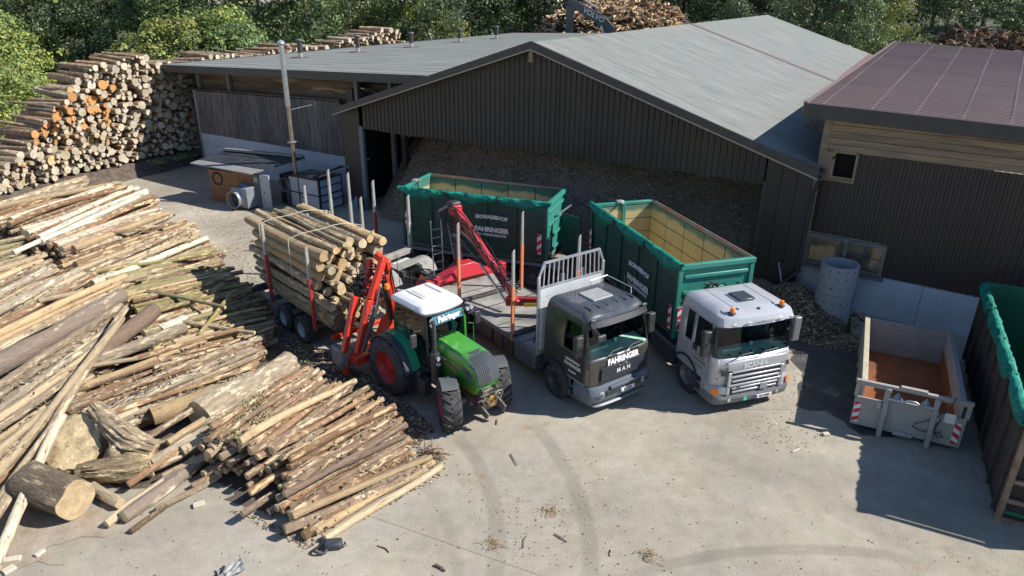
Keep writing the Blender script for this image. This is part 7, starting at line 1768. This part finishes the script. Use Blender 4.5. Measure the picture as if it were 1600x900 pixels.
# chips heap by the rings
b = B(); c0 = P(1262,500,0); N1 = 40
for j in range(16):
    for i in range(N1):
        a = 2*pi*i/N1; t = j/15; k = 1+.2*noise.noise(Vector((cos(a), sin(a), 4)))
        b.v.append((c0.x+1.5*t*k*cos(a)-.2, c0.y+2.2*t*k*sin(a)+1.0, max(.0,.95*(1-t)**.9+.07*noise.noise(Vector((cos(a)*t*5, sin(a)*t*5, 1))))+(.004 if t == 1 else 0)))
for j in range(15):
    for i in range(N1): b.f.append((j*N1+i, j*N1+(i+1) % N1, (j+1)*N1+(i+1) % N1, (j+1)*N1+i)); b.m.append(0)
tag(b.build('chip_mound', mk('bark chips brown', (.13,.09,.06), .95, 0, (.25,.18,.12), 24, thr=(.42,.6), bump=1.5, bscale=26), smooth=90), 'mound of brown bark chips behind the concrete rings', 'wood chips', kind='stuff')
def f2(r):
    a = r.uniform(0,6.28); t = r.random()**.7; return Vector((c0.x+1.6*t*cos(a)-.2, c0.y+2.3*t*sin(a)+1.0-.3*t, .95*(1-min(1,t))**.9+.01))
chips_scatter('mound_chips', [chipA, chipB, chipB, chipD], f2, 3200, .09, 'loose bark chips over the mound by the concrete rings', 'wood chips', 9)
chips_scatter('ring_foot_chips', [chipA, chipB, chipB], gpoly([(1232,505),(1270,500),(1345,525),(1345,550),(1290,545),(1240,530)]), 900, .07, 'brown chips at the foot of the concrete rings', 'wood chips', 10)
def stick(pts, r, label, mat='dark'):
    b = B(); b.tube([P(x, y, z) for x, y, z in pts], r, 6, rs=[r*(1-.5*i/len(pts)) for i in range(len(pts))]); o = b.build('stick', BARK[mat], smooth=True); tag(o, label, 'stick'); return o
stick([(798,709,.03),(803,718,.03),(808,727,.03)], .014, 'short dark stick on the sunny concrete below the grey truck')
stick([(867,834,.03),(880,842,.03),(886,847,.02)], .016, 'brown stick near the middle of the lower edge')
stick([(708,676,.03),(728,666,.03)], .025, 'pale splinter in front of the tractor front wheel', 'birch')
stick([(590,852,.02),(603,857,.02),(608,863,.02)], .014, 'thin bent twig below the fan pile')
stick([(622,842,.02),(640,832,.02),(656,823,.02)], .02, 'yellowish straw twig right of the fan pile', 'pale')
stick([(883,718,.02),(897,716,.02)], .016, 'small pale twig on the concrete', 'pale')
stick([(955,858,.02),(953,868,.02)], .018, 'small brown twig near the lower edge', 'brown')
stick([(818,856,.03),(819,842,.03),(824,836,.02)], .01, 'upright lying brown twig', 'brown')
stick([(776,655+8,.03),(777,654,.03)], .014, 'tiny dark stub in front of the grey truck')
stick([(1238,706,.02),(1252,700,.02)], .02, 'pale splinter near the chips', 'birch')
o = stick([(680,882,.04),(690,886,.05),(696,892,.03)], .03, 'curled orange brown bark strip on the lower edge', 'brown')
b = B(); q = P(668,712,.05); rn = random.Random(9)
for i in range(46):
    a = rn.uniform(-.9,1.9); L = rn.uniform(.25,.75); p0 = q+Vector((rn.uniform(-.12,.12), rn.uniform(-.12,.12), rn.uniform(0,.1))); b.tube([p0, p0+Vector((cos(a)*L*.5, sin(a)*L*.3, rn.uniform(.02,.16))), p0+Vector((cos(a)*L, sin(a)*L*.7, rn.uniform(0,.06)))], .009, 4)
tag(b.build('twig_bundle', [BARK['brown']]), 'tangle of thin brown twigs at the right tip of the fan pile', 'twigs')
for (px, py, l) in ((770,850,'dry grass tuft lying at the lower middle'),(860,797,'small dry twig tuft right of it on the concrete'),(1016,868,'dry tuft with a pale stalk at the lower edge')):
    b = B(); q = P(px, py, .012); rn = random.Random(px); main = rn.uniform(0, 6)
    for i in range(60):
        o_ = q+Vector((rn.gauss(0,.11), rn.gauss(0,.08), rn.uniform(0,.02))); a = main+rn.gauss(0,.7)+(pi if rn.random() < .5 else 0); L = rn.uniform(.03,.2)
        b.tube([o_, o_+Vector((cos(a)*L*.5, sin(a)*L*.5, rn.uniform(.0,.02))), o_+Vector((cos(a+.4)*L, sin(a+.4)*L, rn.uniform(0,.03)))], rn.uniform(.003,.007), 4)
    tag(b.build('dry_tuft', [mk('dry straw', (.36,.26,.15), .9)]), l, 'dry grass', kind='stuff')
# black bag, white object, offcuts
bg_ = thing('black_bag', 'small black bag with a round black strap lying below the fan pile', 'bag', P(520,855,0), radians(8))
b = B(); b.box(-.17,.2,-.12,.12,0,.16); o = b.build('pouch', mk('black fabric', (.03,.032,.04), .6, 0, (.05,.055,.065), 6, bump=.3), bg_, bevel=.05)
B().tube([(-.24+.13*cos(a), -.1+.11*sin(a), .06+.03*sin(a*2)) for a in [2*pi*i/16 for i in range(17)]], .03, 7, caps=False).build('strap', blackpl, bg_, smooth=True)
B().tube([(.2,-.08,.08),(.27,-.04,.06),(.24,.06,.05)], .02, 6).build('loop', blackpl, bg_)
wo = thing('pale_boot', 'crumpled pale grey sheet with dark fold near the lower left edge', 'scrap sheet', P(362,893,0), .6)
b = B()
for i in range(7):
    for j in range(6): b.v.append((-.25+.08*i, -.18+.07*j, .03+.12*abs(noise.noise(Vector((i*.6, j*.6, 2))))+.03*((i+j)%2)))
for i in range(6):
    for j in range(5): a = i*6+j; b.f.append((a, a+6, a+7, a+1)); b.m.append(0)
b.build('sheet', mk('pale foil', (.27,.27,.26), .6), wo); B().bar((-.3,-.1,.02),(-.1,.12,.1),.05,.03).build('fold', blackpl, wo)
for (px, py, L, w_, a, l) in ((20,876,.3,.14,.3,'white block offcut at the lower left corner'),(15,892,.22,.16,1.0,'small white offcut below it'),(311,790,.24,.16,.5,'pale square offcut on the concrete left of the fan'),(63,866,.2,.1,1.2,'small pale chip block at the lower left'),(1290,680,.18,.12,.2,'broken grey plastic piece in the skip shadow')):
    o = B().box(-L/2,L/2,-w_/2,w_/2,0,.07).build('wood_offcut', mk('offcut white', (.5,.45,.36), .8), None, bevel=.012); o.location = P(px, py, 0); o.rotation_euler = (0,0,a); tag(o, l, 'offcut')
wd = B().add([(-.25,-.12,0),(.3,-.1,0),(.0,.2,0),(-.2,-.05,.12),(.2,-.02,.1)], [(0,1,2),(0,1,4,3),(1,2,4),(0,3,2),(3,4,2)]).build('bark_piece', BARK['dark']); wd.location = P(400,378,0); tag(wd, 'dark bark slab on the driveway beside the trailer load', 'bark')
# bright weeds on the bank left of the stack
b = B(); rn = random.Random(16)
for i in range(3600):
    t = rn.random(); x = -34-rn.uniform(0, 17); y = 44+rn.uniform(0, 27)
    h = rn.uniform(.4,1.7); leaf_cloud(b, (x, y, h*.6), (.55,.55,h*.6), 14, .17, rn, rn.choice([0,0,1,2]))
tag(b.build('weed_bank', [leafC, leafY, leafA], normals=False), 'bright yellow green weeds on the bank left of the back stack', 'weeds', kind='stuff')
# ---------------------------------------------------------------- labels: say which one by its place where nothing else does
bpy.context.view_layer.update()
ORD = ['first','second','third','fourth','fifth','sixth','seventh','eighth','ninth','tenth','eleventh','twelfth','thirteenth','fourteenth','fifteenth','sixteenth','seventeenth','eighteenth','nineteenth','twentieth']
same = {}
for o in COL.objects:
    if o.parent is None and o.get('label'): same.setdefault(o['label'], []).append(o)
for lab, os_ in same.items():
    if len(os_) < 2: continue
    pts = [(o, PX(o.matrix_world.translation)) for o in os_]
    xs = [p[1][0] for p in pts]; ys = [p[1][1] for p in pts]
    ax = 0 if (max(xs)-min(xs)) > (max(ys)-min(ys))*.9 else 1
    pts.sort(key=lambda q: q[1][ax]); nn = len(pts)
    for i, (o, _) in enumerate(pts):
        j = nn-1-i; side = ('left' if ax == 0 else 'top') if i <= j else ('right' if ax == 0 else 'bottom'); k = min(i, j)
        w = ('%s, %s from the %s' % (lab, ORD[k], side)) if k else ('%s, %s one' % (lab, {'left':'leftmost','right':'rightmost','top':'topmost','bottom':'lowest'}[side]))
        if k < 20 and len(w.replace('-',' ').split()) <= 16: o['label'] = w
        else: print('LONG', len(w.split()), w)
for o in COL.objects:
    if o.parent is None and o.get('label') and len(o['label'].split()) > 16: print('TOOLONG', o.name, o['label'])
